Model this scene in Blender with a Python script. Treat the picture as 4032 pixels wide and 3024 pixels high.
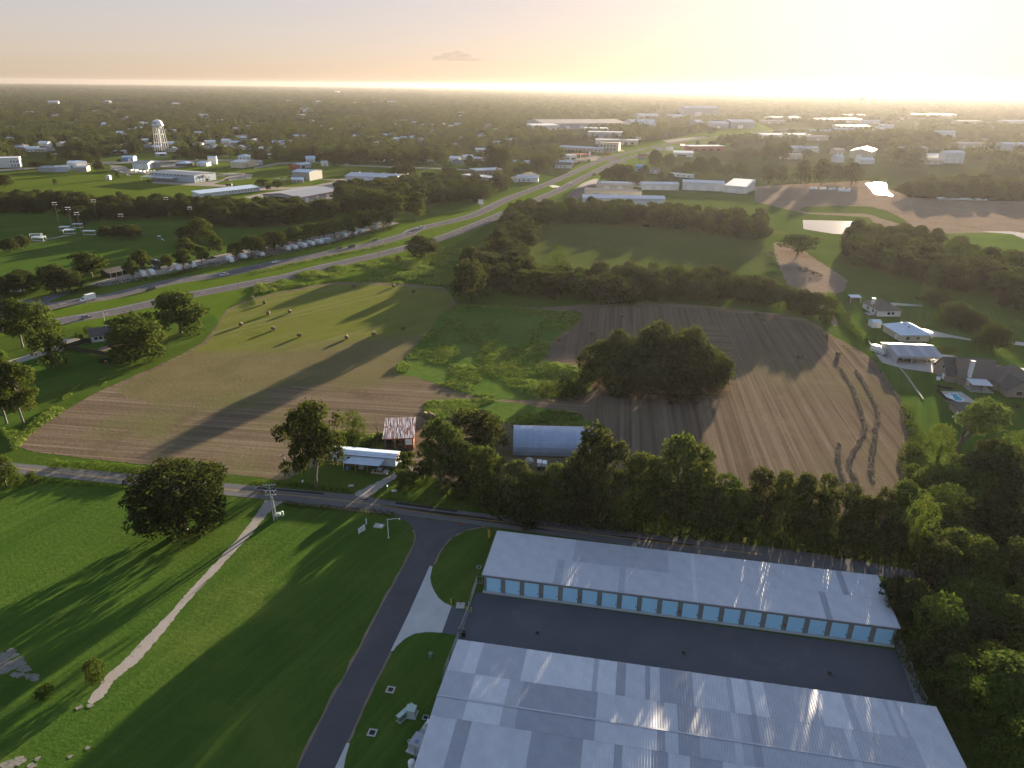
import bpy, bmesh, math, random
import numpy as np
from mathutils import Vector, Matrix
for o in list(bpy.data.objects): bpy.data.objects.remove(o)
scene = bpy.context.scene
COL = scene.collection
R = math.radians
rng = np.random.default_rng(7)
random.seed(7)

# ------------------------------------------------------------------ camera (drone, 100 m up)
CAM_H, PITCH, ROLL, FPX = 100.0, R(22.8), R(0.68), 2795.0
cam_data = bpy.data.cameras.new('camera')
cam_data.sensor_width = 36.0
cam_data.lens = 36.0 * FPX / 4032
cam_data.clip_start, cam_data.clip_end = 1.0, 120000
cam = bpy.data.objects.new('camera', cam_data)
COL.objects.link(cam)
cam.matrix_world = Matrix.Translation((0, 0, CAM_H)) @ Matrix.Rotation(R(90) - PITCH, 4, 'X') @ Matrix.Rotation(ROLL, 4, 'Z')
scene.camera = cam

# ------------------------------------------------------------------ sky, sun, exposure
SUN_EL, SUN_AZ = R(6.4), R(26.5)
world = bpy.data.worlds.new('World')
scene.world = world
world.use_nodes = True
nt = world.node_tree
bg = nt.nodes['Background']
sky = nt.nodes.new('ShaderNodeTexSky')
sky.sky_type = 'NISHITA'
sky.sun_disc = False
sky.sun_elevation = SUN_EL
sky.sun_rotation = SUN_AZ
sky.altitude = 100
sky.air_density = 0.75
sky.dust_density = 1.0
sky.ozone_density = 1.0
# dusty summer evening: the sky's range is narrow and its colour pinkish grey
gam = nt.nodes.new('ShaderNodeGamma')
gam.inputs['Gamma'].default_value = 0.31
hsv = nt.nodes.new('ShaderNodeHueSaturation')
hsv.inputs['Saturation'].default_value = 1.2
tint = nt.nodes.new('ShaderNodeMix'); tint.data_type = 'RGBA'; tint.blend_type = 'MULTIPLY'; tint.inputs[0].default_value = 1.0
# dust warms the lowest air all round, the sky overhead stays blue
tc = nt.nodes.new('ShaderNodeTexCoord'); sx = nt.nodes.new('ShaderNodeSeparateXYZ'); tr = nt.nodes.new('ShaderNodeValToRGB')
nt.links.new(tc.outputs['Generated'], sx.inputs[0]); nt.links.new(sx.outputs['Z'], tr.inputs[0]); nt.links.new(tr.outputs[0], tint.inputs[7])
tr.color_ramp.elements[0].position = .02; tr.color_ramp.elements[0].color = (1.06, .91, .90, 1)
tr.color_ramp.elements[1].position = .45; tr.color_ramp.elements[1].color = (.86, .97, 1.22, 1)
nt.links.new(sky.outputs[0], gam.inputs[0])
nt.links.new(gam.outputs[0], hsv.inputs['Color'])
nt.links.new(hsv.outputs[0], tint.inputs[6])
nt.links.new(tint.outputs[2], bg.inputs[0])
bg.inputs[1].default_value = 0.070
sun_data = bpy.data.lights.new('sun', 'SUN')
sun_data.energy = 4.8
sun_data.angle = R(0.6)
sun_data.color = (1.0, 0.82, 0.59)
sun = bpy.data.objects.new('sun', sun_data)
COL.objects.link(sun)
SUN_DIR = Vector((math.sin(SUN_AZ) * math.cos(SUN_EL), math.cos(SUN_AZ) * math.cos(SUN_EL), math.sin(SUN_EL)))
sun.rotation_euler = SUN_DIR.to_track_quat('Z', 'Y').to_euler()
sun.location = SUN_DIR * 500
vs = scene.view_settings
vs.view_transform, vs.look, vs.gamma = 'Standard', 'None', 1.0
vs.use_curve_mapping = False
vs.exposure = 2.6
cy = scene.cycles
cy.max_bounces, cy.diffuse_bounces, cy.glossy_bounces, cy.transmission_bounces = 4, 2, 2, 3
cy.volume_bounces, cy.transparent_max_bounces = 1, 8
cy.caustics_reflective = cy.caustics_refractive = False
cy.sample_clamp_indirect = 6.0
cy.use_denoising = True

# ------------------------------------------------------------------ placing: a point of the photograph on the ground plane
TL = dict(S=(0, 0, .54861), A=(0, 300, 2.212), B=(1000, 300, 2.212), C=(2000, 300, 2.212), D=(3000, 300, 2.1434),
          E=(0, 950, 2.212), F=(1000, 950, 2.212), G=(2000, 950, 2.212), H=(3000, 950, 2.1434),
          I=(0, 1600, 2.212), J=(1000, 1500, 2.212), K=(2000, 1600, 2.212), L=(3032, 1600, 2.212),
          M=(0, 2274, 2.212), N=(1000, 2274, 2.212), O=(2000, 2274, 2.212), R=(3032, 2274, 2.212),
          U=(0, 560, 3.16), V=(600, 560, 3.16), W=(1000, 820, 3.687), X=(3380, 1120, 2.860), Y=(1300, 1580, 3.687),
          Z=(2000, 420, 3.16), a=(1860, 2200, 3.687), b=(1000, 1850, 3.687), c=(3000, 2200, 3.687))
CAMQ = cam.matrix_world.to_3x3()
CAMP = Vector((0, 0, CAM_H))
def ray(t, x, y):
    ox, oy, k = TL[t]
    d = Vector(((ox + x / k - 2016) / FPX, -(oy + y / k - 1512) / FPX, -1.0))
    return (CAMQ @ d).normalized()
def gp(t, x, y, z=0.0):
    d = ray(t, x, y)
    return CAMP + d * ((z - CAM_H) / d.z)
def pts(s, z=0.0):
    """'S 10 20 30 40 N 5 6' -> ground points, tile letter then x y pairs"""
    out, t, buf = [], None, []
    for w in s.split():
        if w in TL: t = w; continue
        buf.append(float(w))
        if len(buf) == 2: out.append(gp(t, buf[0], buf[1], z)); buf = []
    return out
def top_z(base, t, x, y):
    """height of the ray through a pixel over a ground point (same distance from the camera)"""
    d = ray(t, x, y)
    s = math.hypot(base.x, base.y) / math.hypot(d.x, d.y)
    return CAM_H + d.z * s
def px_m(base, n_full):
    """metres that n photo pixels span at a point"""
    v = base - CAMP
    dep = v.dot(CAMQ @ Vector((0, 0, -1)))
    return n_full * dep / FPX

# ------------------------------------------------------------------ materials
def nodes_of(m):
    m.use_nodes = True
    return m.node_tree, m.node_tree.nodes['Principled BSDF']
def add(nt, t, **kw):
    n = nt.nodes.new(t)
    for k, v in kw.items():
        if k in n.inputs: n.inputs[k].default_value = v
        else: setattr(n, k, v)
    return n
def ramp(nt, fac, stops):
    r = nt.nodes.new('ShaderNodeValToRGB')
    el = r.color_ramp.elements
    while len(el) > 1: el.remove(el[-1])
    for i, (p, c) in enumerate(stops):
        e = el[0] if i == 0 else el.new(p)
        e.position = p; e.color = (*c, 1) if len(c) == 3 else c
    nt.links.new(fac, r.inputs[0])
    return r.outputs[0]
def mix(nt, fac, a, b):
    n = nt.nodes.new('ShaderNodeMix'); n.data_type = 'RGBA'
    for sock, v in ((n.inputs[0], fac), (n.inputs[6], a), (n.inputs[7], b)):
        if isinstance(v, (int, float)): sock.default_value = v
        elif isinstance(v, tuple): sock.default_value = (*v, 1) if len(v) == 3 else v
        else: nt.links.new(v, sock)
    return n.outputs[2]
def noise(nt, vec, scale, detail=4, rough=0.55, dist=0.0):
    n = add(nt, 'ShaderNodeTexNoise', Scale=scale, Detail=detail, Roughness=rough, Distortion=dist)
    if vec is not None: nt.links.new(vec, n.inputs['Vector'])
    return n.outputs[0]
def math_(nt, op, a, b=None, clamp=False):
    n = nt.nodes.new('ShaderNodeMath'); n.operation = op; n.use_clamp = clamp
    for i, v in enumerate((a, b)):
        if v is None: continue
        if isinstance(v, (int, float)): n.inputs[i].default_value = v
        else: nt.links.new(v, n.inputs[i])
    return n.outputs[0]
def world_pos(nt, rotz=0.0, scale=(1, 1, 1)):
    g = nt.nodes.new('ShaderNodeNewGeometry')
    if rotz == 0.0 and scale == (1, 1, 1): return g.outputs['Position']
    mp = nt.nodes.new('ShaderNodeMapping')
    mp.inputs['Rotation'].default_value = (0, 0, rotz)
    nt.links.new(g.outputs['Position'], mp.inputs[0])
    m2 = nt.nodes.new('ShaderNodeMapping'); m2.inputs['Scale'].default_value = scale     # turn first, then stretch
    nt.links.new(mp.outputs[0], m2.inputs[0])
    return m2.outputs[0]
def bump(nt, bs, h, strength=.4, dist=.1):
    b = add(nt, 'ShaderNodeBump', Strength=strength, Distance=dist)
    nt.links.new(h, b.inputs['Height']); nt.links.new(b.outputs[0], bs.inputs['Normal'])
MATS = {}
def M(name, c1, c2=None, scale=1.0, rough=.7, metal=0.0, bmp=0.0, spec=.3, coords='obj', detail=5, rand=0.0):
    """plain two-tone noisy material"""
    if name in MATS: return MATS[name]
    m = bpy.data.materials.new(name); nt, bs = nodes_of(m)
    if c2 is None: c2 = tuple(min(1, v * 1.25 + .01) for v in c1)
    if coords == 'obj':
        v = nt.nodes.new('ShaderNodeTexCoord').outputs['Object']
    else: v = world_pos(nt)
    f = noise(nt, v, scale, detail, .6)
    col = ramp(nt, f, [(.32, c1), (.68, c2)])
    if rand:
        oi = nt.nodes.new('ShaderNodeObjectInfo')
        h = nt.nodes.new('ShaderNodeHueSaturation')
        nt.links.new(math_(nt, 'MULTIPLY_ADD', oi.outputs['Random'], rand), h.inputs['Value'])
        h.inputs['Value'].links[0].from_node.inputs[2].default_value = 1 - rand / 2
        nt.links.new(col, h.inputs['Color']); col = h.outputs[0]
    nt.links.new(col, bs.inputs['Base Color'])
    bs.inputs['Roughness'].default_value = rough; bs.inputs['Metallic'].default_value = metal
    bs.inputs['Specular IOR Level'].default_value = spec
    if bmp: bump(nt, bs, f, bmp, .05)
    MATS[name] = m
    return m

def ground_mat(name, layers, stripes=None, rough=.95, bmp=.5, fine=1.2, fade=None):
    """layers: [(colour_a, colour_b, scale)] then patches [(colour, scale, lo, hi)]; stripes: (angle, pitch, colour, amount)"""
    if name in MATS: return MATS[name]
    m = bpy.data.materials.new(name); nt, bs = nodes_of(m)
    pos = world_pos(nt)
    (ca, cb, sc), patches = layers[0], layers[1:]
    f = noise(nt, pos, sc, 8, .68)
    col = ramp(nt, f, [(.3, ca), (.7, cb)])
    g = nt.nodes.new('ShaderNodeNewGeometry')
    if stripes:
        for ang, pitch, c, amt, stretch in stripes:
            v = world_pos(nt, ang, (stretch, 1.0, 1.0))
            s = noise(nt, v, 1.0 / pitch, 5, .7)
            fac = math_(nt, 'MULTIPLY', ramp(nt, s, [(.48, (0, 0, 0)), (.6, (1, 1, 1))]), amt)
            col = mix(nt, fac, col, c)
    for c, psc, lo, hi in patches:
        p = noise(nt, pos, psc, 9, .65, .3)
        col = mix(nt, ramp(nt, p, [(lo, (0, 0, 0)), (hi, (1, 1, 1))]), col, c)
    if fade:                                   # one ground cover thins out into another across a line
        (px_, py_), (nx_, ny_), width, fa, fb = fade
        dt = nt.nodes.new('ShaderNodeVectorMath'); dt.operation = 'DOT_PRODUCT'; nt.links.new(pos, dt.inputs[0]); dt.inputs[1].default_value = (nx_, ny_, 0)
        dd = math_(nt, 'ADD', math_(nt, 'SUBTRACT', dt.outputs['Value'], px_ * nx_ + py_ * ny_), math_(nt, 'MULTIPLY', math_(nt, 'SUBTRACT', noise(nt, world_pos(nt, R(7), (.25, 1, 1)), .06, 6, .7), .5), width * 3.0))
        k = math_(nt, 'DIVIDE', dd, width, True)
        other = ramp(nt, noise(nt, pos, .07, 8, .68), [(.3, fa), (.7, fb)])
        col = mix(nt, k, other, col)
    ff = noise(nt, pos, fine, 6, .75)
    col = mix(nt, .32 if stripes else .55, col, mix(nt, ff, tuple(v * .35 for v in ca), tuple(min(1, v * 1.7) for v in cb)))
    nt.links.new(col, bs.inputs['Base Color'])
    bs.inputs['Roughness'].default_value = rough
    bs.inputs['Specular IOR Level'].default_value = .0
    if bmp: bump(nt, bs, ff, bmp, .25)
    MATS[name] = m
    return m

# ------------------------------------------------------------------ mesh building
class MB:
    def __init__(s): s.v, s.f, s.m = [], [], []
    def add(s, verts, faces, mi=0):
        o = len(s.v); s.v += [tuple(p) for p in verts]
        s.f += [tuple(i + o for i in f) for f in faces]; s.m += [mi] * len(faces)
        return s
    def box(s, x0, x1, y0, y1, z0, z1, mi=0):
        return s.add([(x0, y0, z0), (x1, y0, z0), (x1, y1, z0), (x0, y1, z0), (x0, y0, z1), (x1, y0, z1), (x1, y1, z1), (x0, y1, z1)],
                     [(0, 3, 2, 1), (4, 5, 6, 7), (0, 1, 5, 4), (1, 2, 6, 5), (2, 3, 7, 6), (3, 0, 4, 7)], mi)
    def hexa(s, p, mi=0):
        return s.add(p, [(0, 3, 2, 1), (4, 5, 6, 7), (0, 1, 5, 4), (1, 2, 6, 5), (2, 3, 7, 6), (3, 0, 4, 7)], mi)
    def slab(s, quad, t, mi=0):
        """four points, thickness t downward"""
        return s.hexa([(p[0], p[1], p[2] - t) for p in quad] + [tuple(p) for p in quad], mi)
    def ext(s, prof, y0, y1, mi=0):
        """profile of (x,z) extruded along y"""
        n = len(prof)
        s.add([(x, y0, z) for x, z in prof] + [(x, y1, z) for x, z in prof],
              [tuple(range(n))[::-1], tuple(range(n, 2 * n))] + [(i, (i + 1) % n, n + (i + 1) % n, n + i) for i in range(n)], mi)
        return s
    def extx(s, prof, x0, x1, mi=0):
        """profile of (y,z) extruded along x"""
        n = len(prof)
        s.add([(x0, y, z) for y, z in prof] + [(x1, y, z) for y, z in prof],
              [tuple(range(n)), tuple(range(n, 2 * n))[::-1]] + [(i, n + i, n + (i + 1) % n, (i + 1) % n) for i in range(n)], mi)
        return s
    def tube(s, p0, p1, r0, r1=None, n=8, mi=0, cap=True):
        r1 = r0 if r1 is None else r1
        p0, p1 = Vector(p0), Vector(p1)
        d = (p1 - p0).normalized()
        a = d.orthogonal().normalized(); b = d.cross(a)
        vs = [p + (a * math.cos(2 * math.pi * i / n) + b * math.sin(2 * math.pi * i / n)) * r for p, r in ((p0, r0), (p1, r1)) for i in range(n)]
        fs = [(i, (i + 1) % n, n + (i + 1) % n, n + i) for i in range(n)]
        if cap: fs += [tuple(range(n))[::-1], tuple(range(n, 2 * n))]
        return s.add(vs, fs, mi)
    def lathe(s, prof, n=16, c=(0, 0, 0), mi=0):
        vs = [(c[0] + r * math.cos(2 * math.pi * i / n), c[1] + r * math.sin(2 * math.pi * i / n), c[2] + z) for r, z in prof for i in range(n)]
        fs = [(k * n + i, k * n + (i + 1) % n, (k + 1) * n + (i + 1) % n, (k + 1) * n + i) for k in range(len(prof) - 1) for i in range(n)]
        return s.add(vs, fs, mi)
    def mesh(s, name, mats, smooth=False):
        me = bpy.data.meshes.new(name)
        me.from_pydata(s.v, [], s.f)
        mats = mats if isinstance(mats, (list, tuple)) else [mats]
        for m in mats: me.materials.append(m)
        if len(mats) > 1: me.polygons.foreach_set('material_index', s.m)
        if smooth: me.polygons.foreach_set('use_smooth', [True] * len(me.polygons))
        me.update()
        return me
    def build(s, name, mats, parent=None, smooth=False):
        return link(name, s.mesh(name, mats, smooth), parent)
def link(name, data, parent=None):
    o = bpy.data.objects.new(name, data); COL.objects.link(o)
    if parent is not None: o.parent = parent
    return o
def tag(o, label=None, cat=None, group=None, kind=None):
    for k, v in (('label', label), ('category', cat), ('group', group), ('kind', kind)):
        if v: o[k] = v
    return o
def empty(name, loc, rz, label, cat, group=None):
    o = bpy.data.objects.new(name, None); COL.objects.link(o)
    o.location = loc; o.rotation_euler = (0, 0, rz); o.empty_display_size = .1
    return tag(o, label, cat, group)
def dup(root, loc, rz, label=None, group=None, scale=None):
    r = root.copy(); COL.objects.link(r); r.location = loc; r.rotation_euler = (0, 0, rz)
    if label: r['label'] = label
    if group: r['group'] = group
    if scale is not None: r.scale = scale
    for ch in root.children:
        c = ch.copy(); COL.objects.link(c); c.parent = r
        for g in ch.children:
            d = g.copy(); COL.objects.link(d); d.parent = c
    return r
KIDS = {}
def smooth_line(p, n=4, closed=False):
    """Catmull-Rom through points"""
    p = [Vector(q) for q in p]; N = len(p); out = []
    for i in range(N if closed else N - 1):
        if closed: a, b, c, d = p[i - 1], p[i], p[(i + 1) % N], p[(i + 2) % N]
        else: a, b, c, d = p[max(i - 1, 0)], p[i], p[i + 1], p[min(i + 2, N - 1)]
        for k in range(n):
            t = k / n
            out.append(.5 * ((2 * b) + (c - a) * t + (2 * a - 5 * b + 4 * c - d) * t * t + (3 * b - a - 3 * c + d) * t ** 3))
    if not closed: out.append(p[-1])
    return out
def sheet(name, P, z, mat, sm=3, jit=0.0, kind='structure', label=None, cat=None):
    z *= .3
    if sm > 1: P = smooth_line(P, sm, True)
    if jit:
        Q = []
        for i in range(len(P)):
            a, b = P[i], P[(i + 1) % len(P)]
            n = max(1, min(60, int((b - a).length / (jit * 2.5))))
            for k in range(n):
                q = a.lerp(b, k / n)
                Q.append(q + Vector((rng.normal() * jit * .5, rng.normal() * jit * .5, 0)))
        P = Q
    me = bpy.data.meshes.new(name)
    me.from_pydata([(p.x, p.y, z) for p in P], [], [tuple(range(len(P)))])
    me.update()
    if me.polygons and me.polygons[0].normal.z < 0: me.flip_normals()
    me.materials.append(mat)
    o = link(name, me); tag(o, label, cat, kind=kind)
    return o
def ribbon(name, P, w, z, mat, kind='structure', label=None, sm=4, jit=0.0):
    """strip of width w along a ground polyline"""
    P = smooth_line(P, sm) if sm > 1 else [Vector(p) for p in P]
    z *= .3
    mb = MB(); L, Rr = [], []
    for i, p in enumerate(P):
        d = (P[min(i + 1, len(P) - 1)] - P[max(i - 1, 0)]); d.z = 0; d.normalize()
        nrm = Vector((-d.y, d.x, 0))
        ww = w / 2
        L.append(p + nrm * (ww + rng.normal() * jit)); Rr.append(p - nrm * (ww + rng.normal() * jit))
    n = len(P)
    mb.add([(q.x, q.y, z) for q in L + Rr], [(i, n + i, n + i + 1, i + 1) for i in range(n - 1)])
    o = mb.build(name, mat)
    return tag(o, label, kind=kind)
def inside(p, poly):
    x, y = p[0], p[1]; c = False; j = len(poly) - 1
    for i in range(len(poly)):
        xi, yi, xj, yj = poly[i][0], poly[i][1], poly[j][0], poly[j][1]
        if (yi > y) != (yj > y) and x < (xj - xi) * (y - yi) / (yj - yi + 1e-12) + xi: c = not c
        j = i
    return c

# ================================================================== GROUND
lawn = ground_mat('lawn', [((.034, .076, .012), (.064, .112, .018), .05), ((.105, .135, .028), .03, .52, .70), ((.026, .055, .012), .12, .58, .75)], stripes=[(R(-62), 1.8, (.085, .125, .024), .65, .02), (R(-62), 5.0, (.026, .058, .010), .6, .015)], bmp=.6, fine=1.0)
meadow = ground_mat('meadow', [((.03, .06, .010), (.065, .10, .016), .04), ((.09, .11, .03), .02, .52, .7)], bmp=.6, fine=.5)
verge = ground_mat('verge_grass', [((.045, .085, .010), (.09, .135, .015), .06), ((.03, .06, .008), .09, .55, .7)], bmp=.8, fine=.7)
weeds = ground_mat('weedy_ground', [((.042, .086, .016), (.085, .135, .026), .045), ((.105, .145, .036), .025, .50, .62), ((.10, .085, .05), .03, .6, .75)], bmp=1.0, fine=.45)
land = ground_mat('land', [((.018, .030, .010), (.035, .05, .014), .006), ((.07, .09, .025), .0016, .6, .66)], bmp=0, fine=.03)
stubble = ground_mat('stubble', [((.112, .080, .053), (.168, .126, .086), .07), ((.21, .163, .105), .022, .56, .72), ((.105, .12, .035), .016, .50, .64), ((.075, .052, .035), .05, .56, .72)],
                     stripes=[(R(7), 1.8, (.23, .185, .13), .8, .012), (R(7), 2.6, (.075, .056, .040), .75, .01)], bmp=.6, fine=.9)
stubble_r = ground_mat('stubble_rows', [((.100, .074, .053), (.150, .115, .083), .05), ((.18, .142, .10), .03, .56, .72), ((.12, .112, .055), .013, .53, .70), ((.075, .052, .036), .02, .55, .72)],
                       stripes=[(R(-82), 2.6, (.19, .152, .11), .8, .008), (R(-82), 2.1, (.058, .044, .033), .85, .008)], bmp=.7, fine=.9)
_h0, _h1 = gp('S', 300, 815), gp('S', 870, 772)
_hd = (_h1 - _h0).normalized(); _h0 = _h0 + Vector((-_hd.y, _hd.x, 0)) * 16
hayfield = ground_mat('hay_field', [((.085, .105, .018), (.145, .155, .035), .03), ((.15, .12, .05), .02, .55, .72), ((.05, .07, .012), .06, .6, .72)],
                      stripes=[(R(-48), 3.0, (.19, .18, .09), .55, .012)], bmp=.5, fine=.7,
                      fade=((_h0.x, _h0.y), (-_hd.y, _hd.x), 14.0, (.108, .080, .053), (.163, .124, .085)))
backfield = ground_mat('back_field', [((.04, .065, .016), (.075, .095, .026), .02), ((.09, .10, .035), .012, .54, .7)], bmp=.5, fine=.3)
soil = ground_mat('bare_soil', [((.15, .11, .08), (.24, .185, .14), .05), ((.09, .06, .045), .03, .56, .7), ((.07, .09, .025), .02, .62, .75)], bmp=.5, fine=.4)
gravel = ground_mat('gravel', [((.22, .20, .18), (.33, .30, .27), .2), ((.20, .17, .14), .15, .6, .75), ((.06, .08, .025), .5, .60, .66)], bmp=.4, fine=3.0)
yardm = ground_mat('gravel_yard', [((.22, .195, .17), (.33, .29, .25), .04), ((.14, .13, .10), .03, .58, .75)], bmp=0, fine=.2)

def asphalt(name, ca, cb, stain, rough=.9, streak=None):
    m = bpy.data.materials.new(name); nt, bs = nodes_of(m)
    pos = world_pos(nt)
    col = ramp(nt, noise(nt, pos, .12, 6, .6), [(.3, ca), (.7, cb)])
    col = mix(nt, math_(nt, 'MULTIPLY', ramp(nt, noise(nt, pos, .07, 7, .7, .8), [(.56, (0, 0, 0)), (.74, (1, 1, 1))]), .8), col, stain)
    if streak is not None:
        v = world_pos(nt, streak, (.03, 1, 1))
        col = mix(nt, math_(nt, 'MULTIPLY', ramp(nt, noise(nt, v, .45, 3, .6), [(.45, (0, 0, 0)), (.65, (1, 1, 1))]), .4), col, tuple(v_ * .6 for v_ in ca))
    f = noise(nt, pos, 6, 5, .8)
    col = mix(nt, .35, col, mix(nt, f, tuple(v_ * .5 for v_ in ca), tuple(v_ * 1.5 for v_ in cb)))
    nt.links.new(col, bs.inputs['Base Color']); bs.inputs['Roughness'].default_value = rough
    bs.inputs['Specular IOR Level'].default_value = .08 if streak is None else 0.0
    if streak is None: bump(nt, bs, f, .3, .03)
    MATS[name] = m
    return m
road_m = asphalt('old_asphalt', (.115, .115, .118), (.155, .152, .15), (.2, .195, .19), streak=R(8))
drive_m = asphalt('drive_asphalt', (.066, .066, .072), (.095, .094, .10), (.13, .125, .12))
yard_m = asphalt('yard_asphalt', (.072, .077, .090), (.097, .102, .116), (.16, .155, .15), rough=.6)
patch_m = asphalt('fresh_asphalt', (.022, .022, .024), (.035, .035, .037), (.05, .05, .05))
hwy_m = asphalt('highway_asphalt', (.10, .096, .102), (.135, .128, .135), (.16, .152, .156), streak=R(49))
conc_m = M('concrete', (.40, .40, .385), (.50, .495, .475), .25, .85, bmp=.1, coords='world')
pale_conc = M('pale_concrete', (.34, .325, .30), (.44, .425, .39), .3, .85, coords='world')
line_w = M('white_paint', (.6, .6, .58), (.75, .75, .72), 1.2, .7, coords='world')
line_y = M('yellow_paint', (.42, .25, .04), (.55, .34, .06), .8, .7, coords='world')
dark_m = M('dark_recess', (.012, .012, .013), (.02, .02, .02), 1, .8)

# the land itself, out to the horizon
n = 64; mb = MB()
rad = [0, 400, 1500, 6000, 12000, 22500]
vs_ = [(0, 300, 0)]; fs_ = []
for r_ in rad[1:]: vs_ += [(r_ * math.sin(2 * math.pi * i / n), 300 + r_ * math.cos(2 * math.pi * i / n), 0) for i in range(n)]
fs_ += [(0, 1 + (i + 1) % n, 1 + i) for i in range(n)]
for k in range(len(rad) - 2):
    a_ = 1 + k * n
    fs_ += [(a_ + i, a_ + (i + 1) % n, a_ + n + (i + 1) % n, a_ + n + i) for i in range(n)]
mb.add(vs_, fs_); tag(mb.build('ground', land), kind='structure')

def gsheet(name, s, z, mat, sm=3, jit=0.0): return sheet(name, pts(s), z, mat, sm, jit)
# grassland over the near half of the view
gsheet('grassland', 'S -900 1750 -500 700 -300 430 300 330 900 330 1300 400 2300 470 2900 600 3200 1750', .03, meadow, 1)
# mown lawns in the foreground
gsheet('lawn', 'S -400 1900 -300 1040 0 1046 300 1058 540 1080 660 1096 880 1125 920 1160 1030 1140 1075 1160 1010 1400 1000 1900', .06, lawn, 1)
# highway corridor grass
gsheet('highway_verge', 'S -400 690 0 650 100 655 500 545 800 500 1000 450 1200 390 1300 320 1640 265 1680 285 1420 355 1230 425 1150 430 1060 480 960 545 800 612 680 618 520 660 470 700 200 705 -400 770', .05, verge, 1)
# fields
gsheet('stubble_field', 'S 35 962 90 920 200 852 330 795 440 738 475 690 520 652 680 616 780 609 960 621 985 655 1150 664 1225 660 1400 652 1600 668 1740 688 1790 720 1870 765 1940 830 1965 900 1958 1000 1940 1080 1700 1130 1300 1100 1000 1060 840 985 700 1000 620 1034 560 1032 300 1002 120 982', .09, stubble, 2, .35)
gsheet('row_field', 'S 1225 668 1400 660 1600 676 1730 694 1780 724 1860 770 1925 835 1950 900 1945 1000 1935 1085 1600 1130 1290 1030 1262 950 1275 890 1300 850 1550 860 1590 790 1540 700 1260 780 1180 775 1195 740 1250 705', .12, stubble_r, 2, .35)
gsheet('hay_field', 'S 250 845 330 800 445 742 478 692 522 655 682 620 780 614 955 627 972 660 925 710 885 760 850 790 840 815 700 830 500 850 350 870', .12, hayfield, 2, .4)
gsheet('weed_patch', 'S 985 657 1150 668 1255 680 1238 702 1190 742 1175 782 1262 800 1272 850 1180 862 1050 862 960 835 900 815 850 803 880 768 922 722', .15, weeds, 2, .45)
gsheet('weed_margin', 'S 925 868 1050 862 1250 898 1262 925 1110 915 1010 905 930 905 915 890', .15, weeds, 2, .4)
gsheet('back_field', 'S 1130 500 1180 484 1300 480 1500 492 1640 520 1690 560 1640 590 1400 590 1150 580', .09, backfield, 2, .6)
gsheet('cleared_soil', 'S 1670 525 1720 530 1760 560 1830 605 1800 640 1720 630 1690 590', .12, soil, 2, .8)
gsheet('field_track', 'H 480 535 560 560 610 620 640 690 610 720 560 650 500 575', .15, soil, 2, .3)
gsheet('crop_field', 'D 1030 1340 1500 1330 1850 1320 2300 1330 2700 1500 2300 1750 1800 1560 1350 1500 1150 1400', .12, weeds, 1, .6)
gsheet('building_site', 'D -60 930 300 910 900 880 1250 1020 1500 1040 2300 1060 2800 1250 2300 1360 1850 1330 1500 1330 1050 1330 900 1190 360 1160 -60 1060', .09, soil, 1, 1.0)
gsheet('site_grass', 'D 370 1105 900 1100 1150 1180 1240 1260 1000 1200 860 1160 380 1150', .12, meadow, 2, .6)
# country lane with patches and its worn double line
lane = 'I -200 460 150 497 600 537 1260 600 J 0 913 860 990 1790 1130 2212 1180 K 1100 1095 2212 1218 L 600 1310 1180 1420 1900 1540 ' \
       'L 1900 1640 1160 1515 900 1470 K 2212 1350 1100 1222 J 2212 1290 1700 1222 1200 1155 700 1100 260 1050 0 1022 I 1100 683 190 590 -200 548'
gsheet('country_road', lane, .12, road_m, 1, .06)
mid = pts('I -200 504 190 543 1100 640 J 0 968 480 1012 1000 1072 1600 1165 2212 1235 K 1100 1160 2212 1290', .0)
for k_, off in enumerate((-.14, .14)):
    P_ = smooth_line(mid, 6)
    Q_ = []
    for i, p in enumerate(P_):
        d = P_[min(i + 1, len(P_) - 1)] - P_[max(i - 1, 0)]; d.normalize()
        Q_.append(p + Vector((-d.y, d.x, 0)) * off)
    ribbon('road_line', Q_, .10, .137, line_y, sm=1)
for q in ('J 30 925 620 975 600 990 20 938', 'J 5 958 195 972 180 992 0 975', 'J 925 1023 992 1030 985 1044 918 1036',
          'J 1105 1078 2000 1185 K 400 1085 1000 1130 1615 1205 1612 1228 1100 1160 850 1120 300 1080 0 1030 J 1700 1185 1100 1095',
          'J 1235 1053 1775 1128 1765 1144 1228 1072'):
    gsheet('road_patch', q, .130, patch_m, 1, .03)
# private drive, aprons, storage yard
gsheet('drive', 'J 1210 1162 1340 1232 1395 1290 1412 1360 1375 1480 1280 1659 N 1230 40 1100 270 860 740 680 1060 380 1659 200 2050 '
       'N 560 2050 710 1659 800 1450 840 1380 990 1030 1150 720 1190 640 1340 330 1487 0 J 1560 1600 1620 1480 1690 1390 1780 1330 1900 1285 2010 1270', .126, drive_m, 1)
ribbon('soil_edge', pts('J 1395 1290 1412 1360 1375 1480 1280 1659 N 1230 40 1100 270 860 740 680 1060 380 1659 200 2050'), .9, .115, soil, jit=.14)
ribbon('soil_edge', pts('N 560 2050 710 1659 800 1450 840 1380 990 1030 1150 720 1190 640'), .8, .115, soil, jit=.14)
ribbon('soil_edge', pts('J 1560 1600 1620 1480 1690 1390 1780 1330 1900 1285 2010 1270'), .8, .115, soil, jit=.14)
ribbon('soil_edge', pts('J 260 1053 700 1103 1200 1158'), .8, .105, soil, jit=.14)
gsheet('concrete_apron', 'J 1530 1612 1556 1612 N 1535 0 1545 60 1570 120 1610 180 1660 222 1722 248 1637 482 1500 475 1400 490 1320 530 1240 600 1213 640 1190 640 1340 330 1487 0', .15, conc_m, 1)
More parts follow.
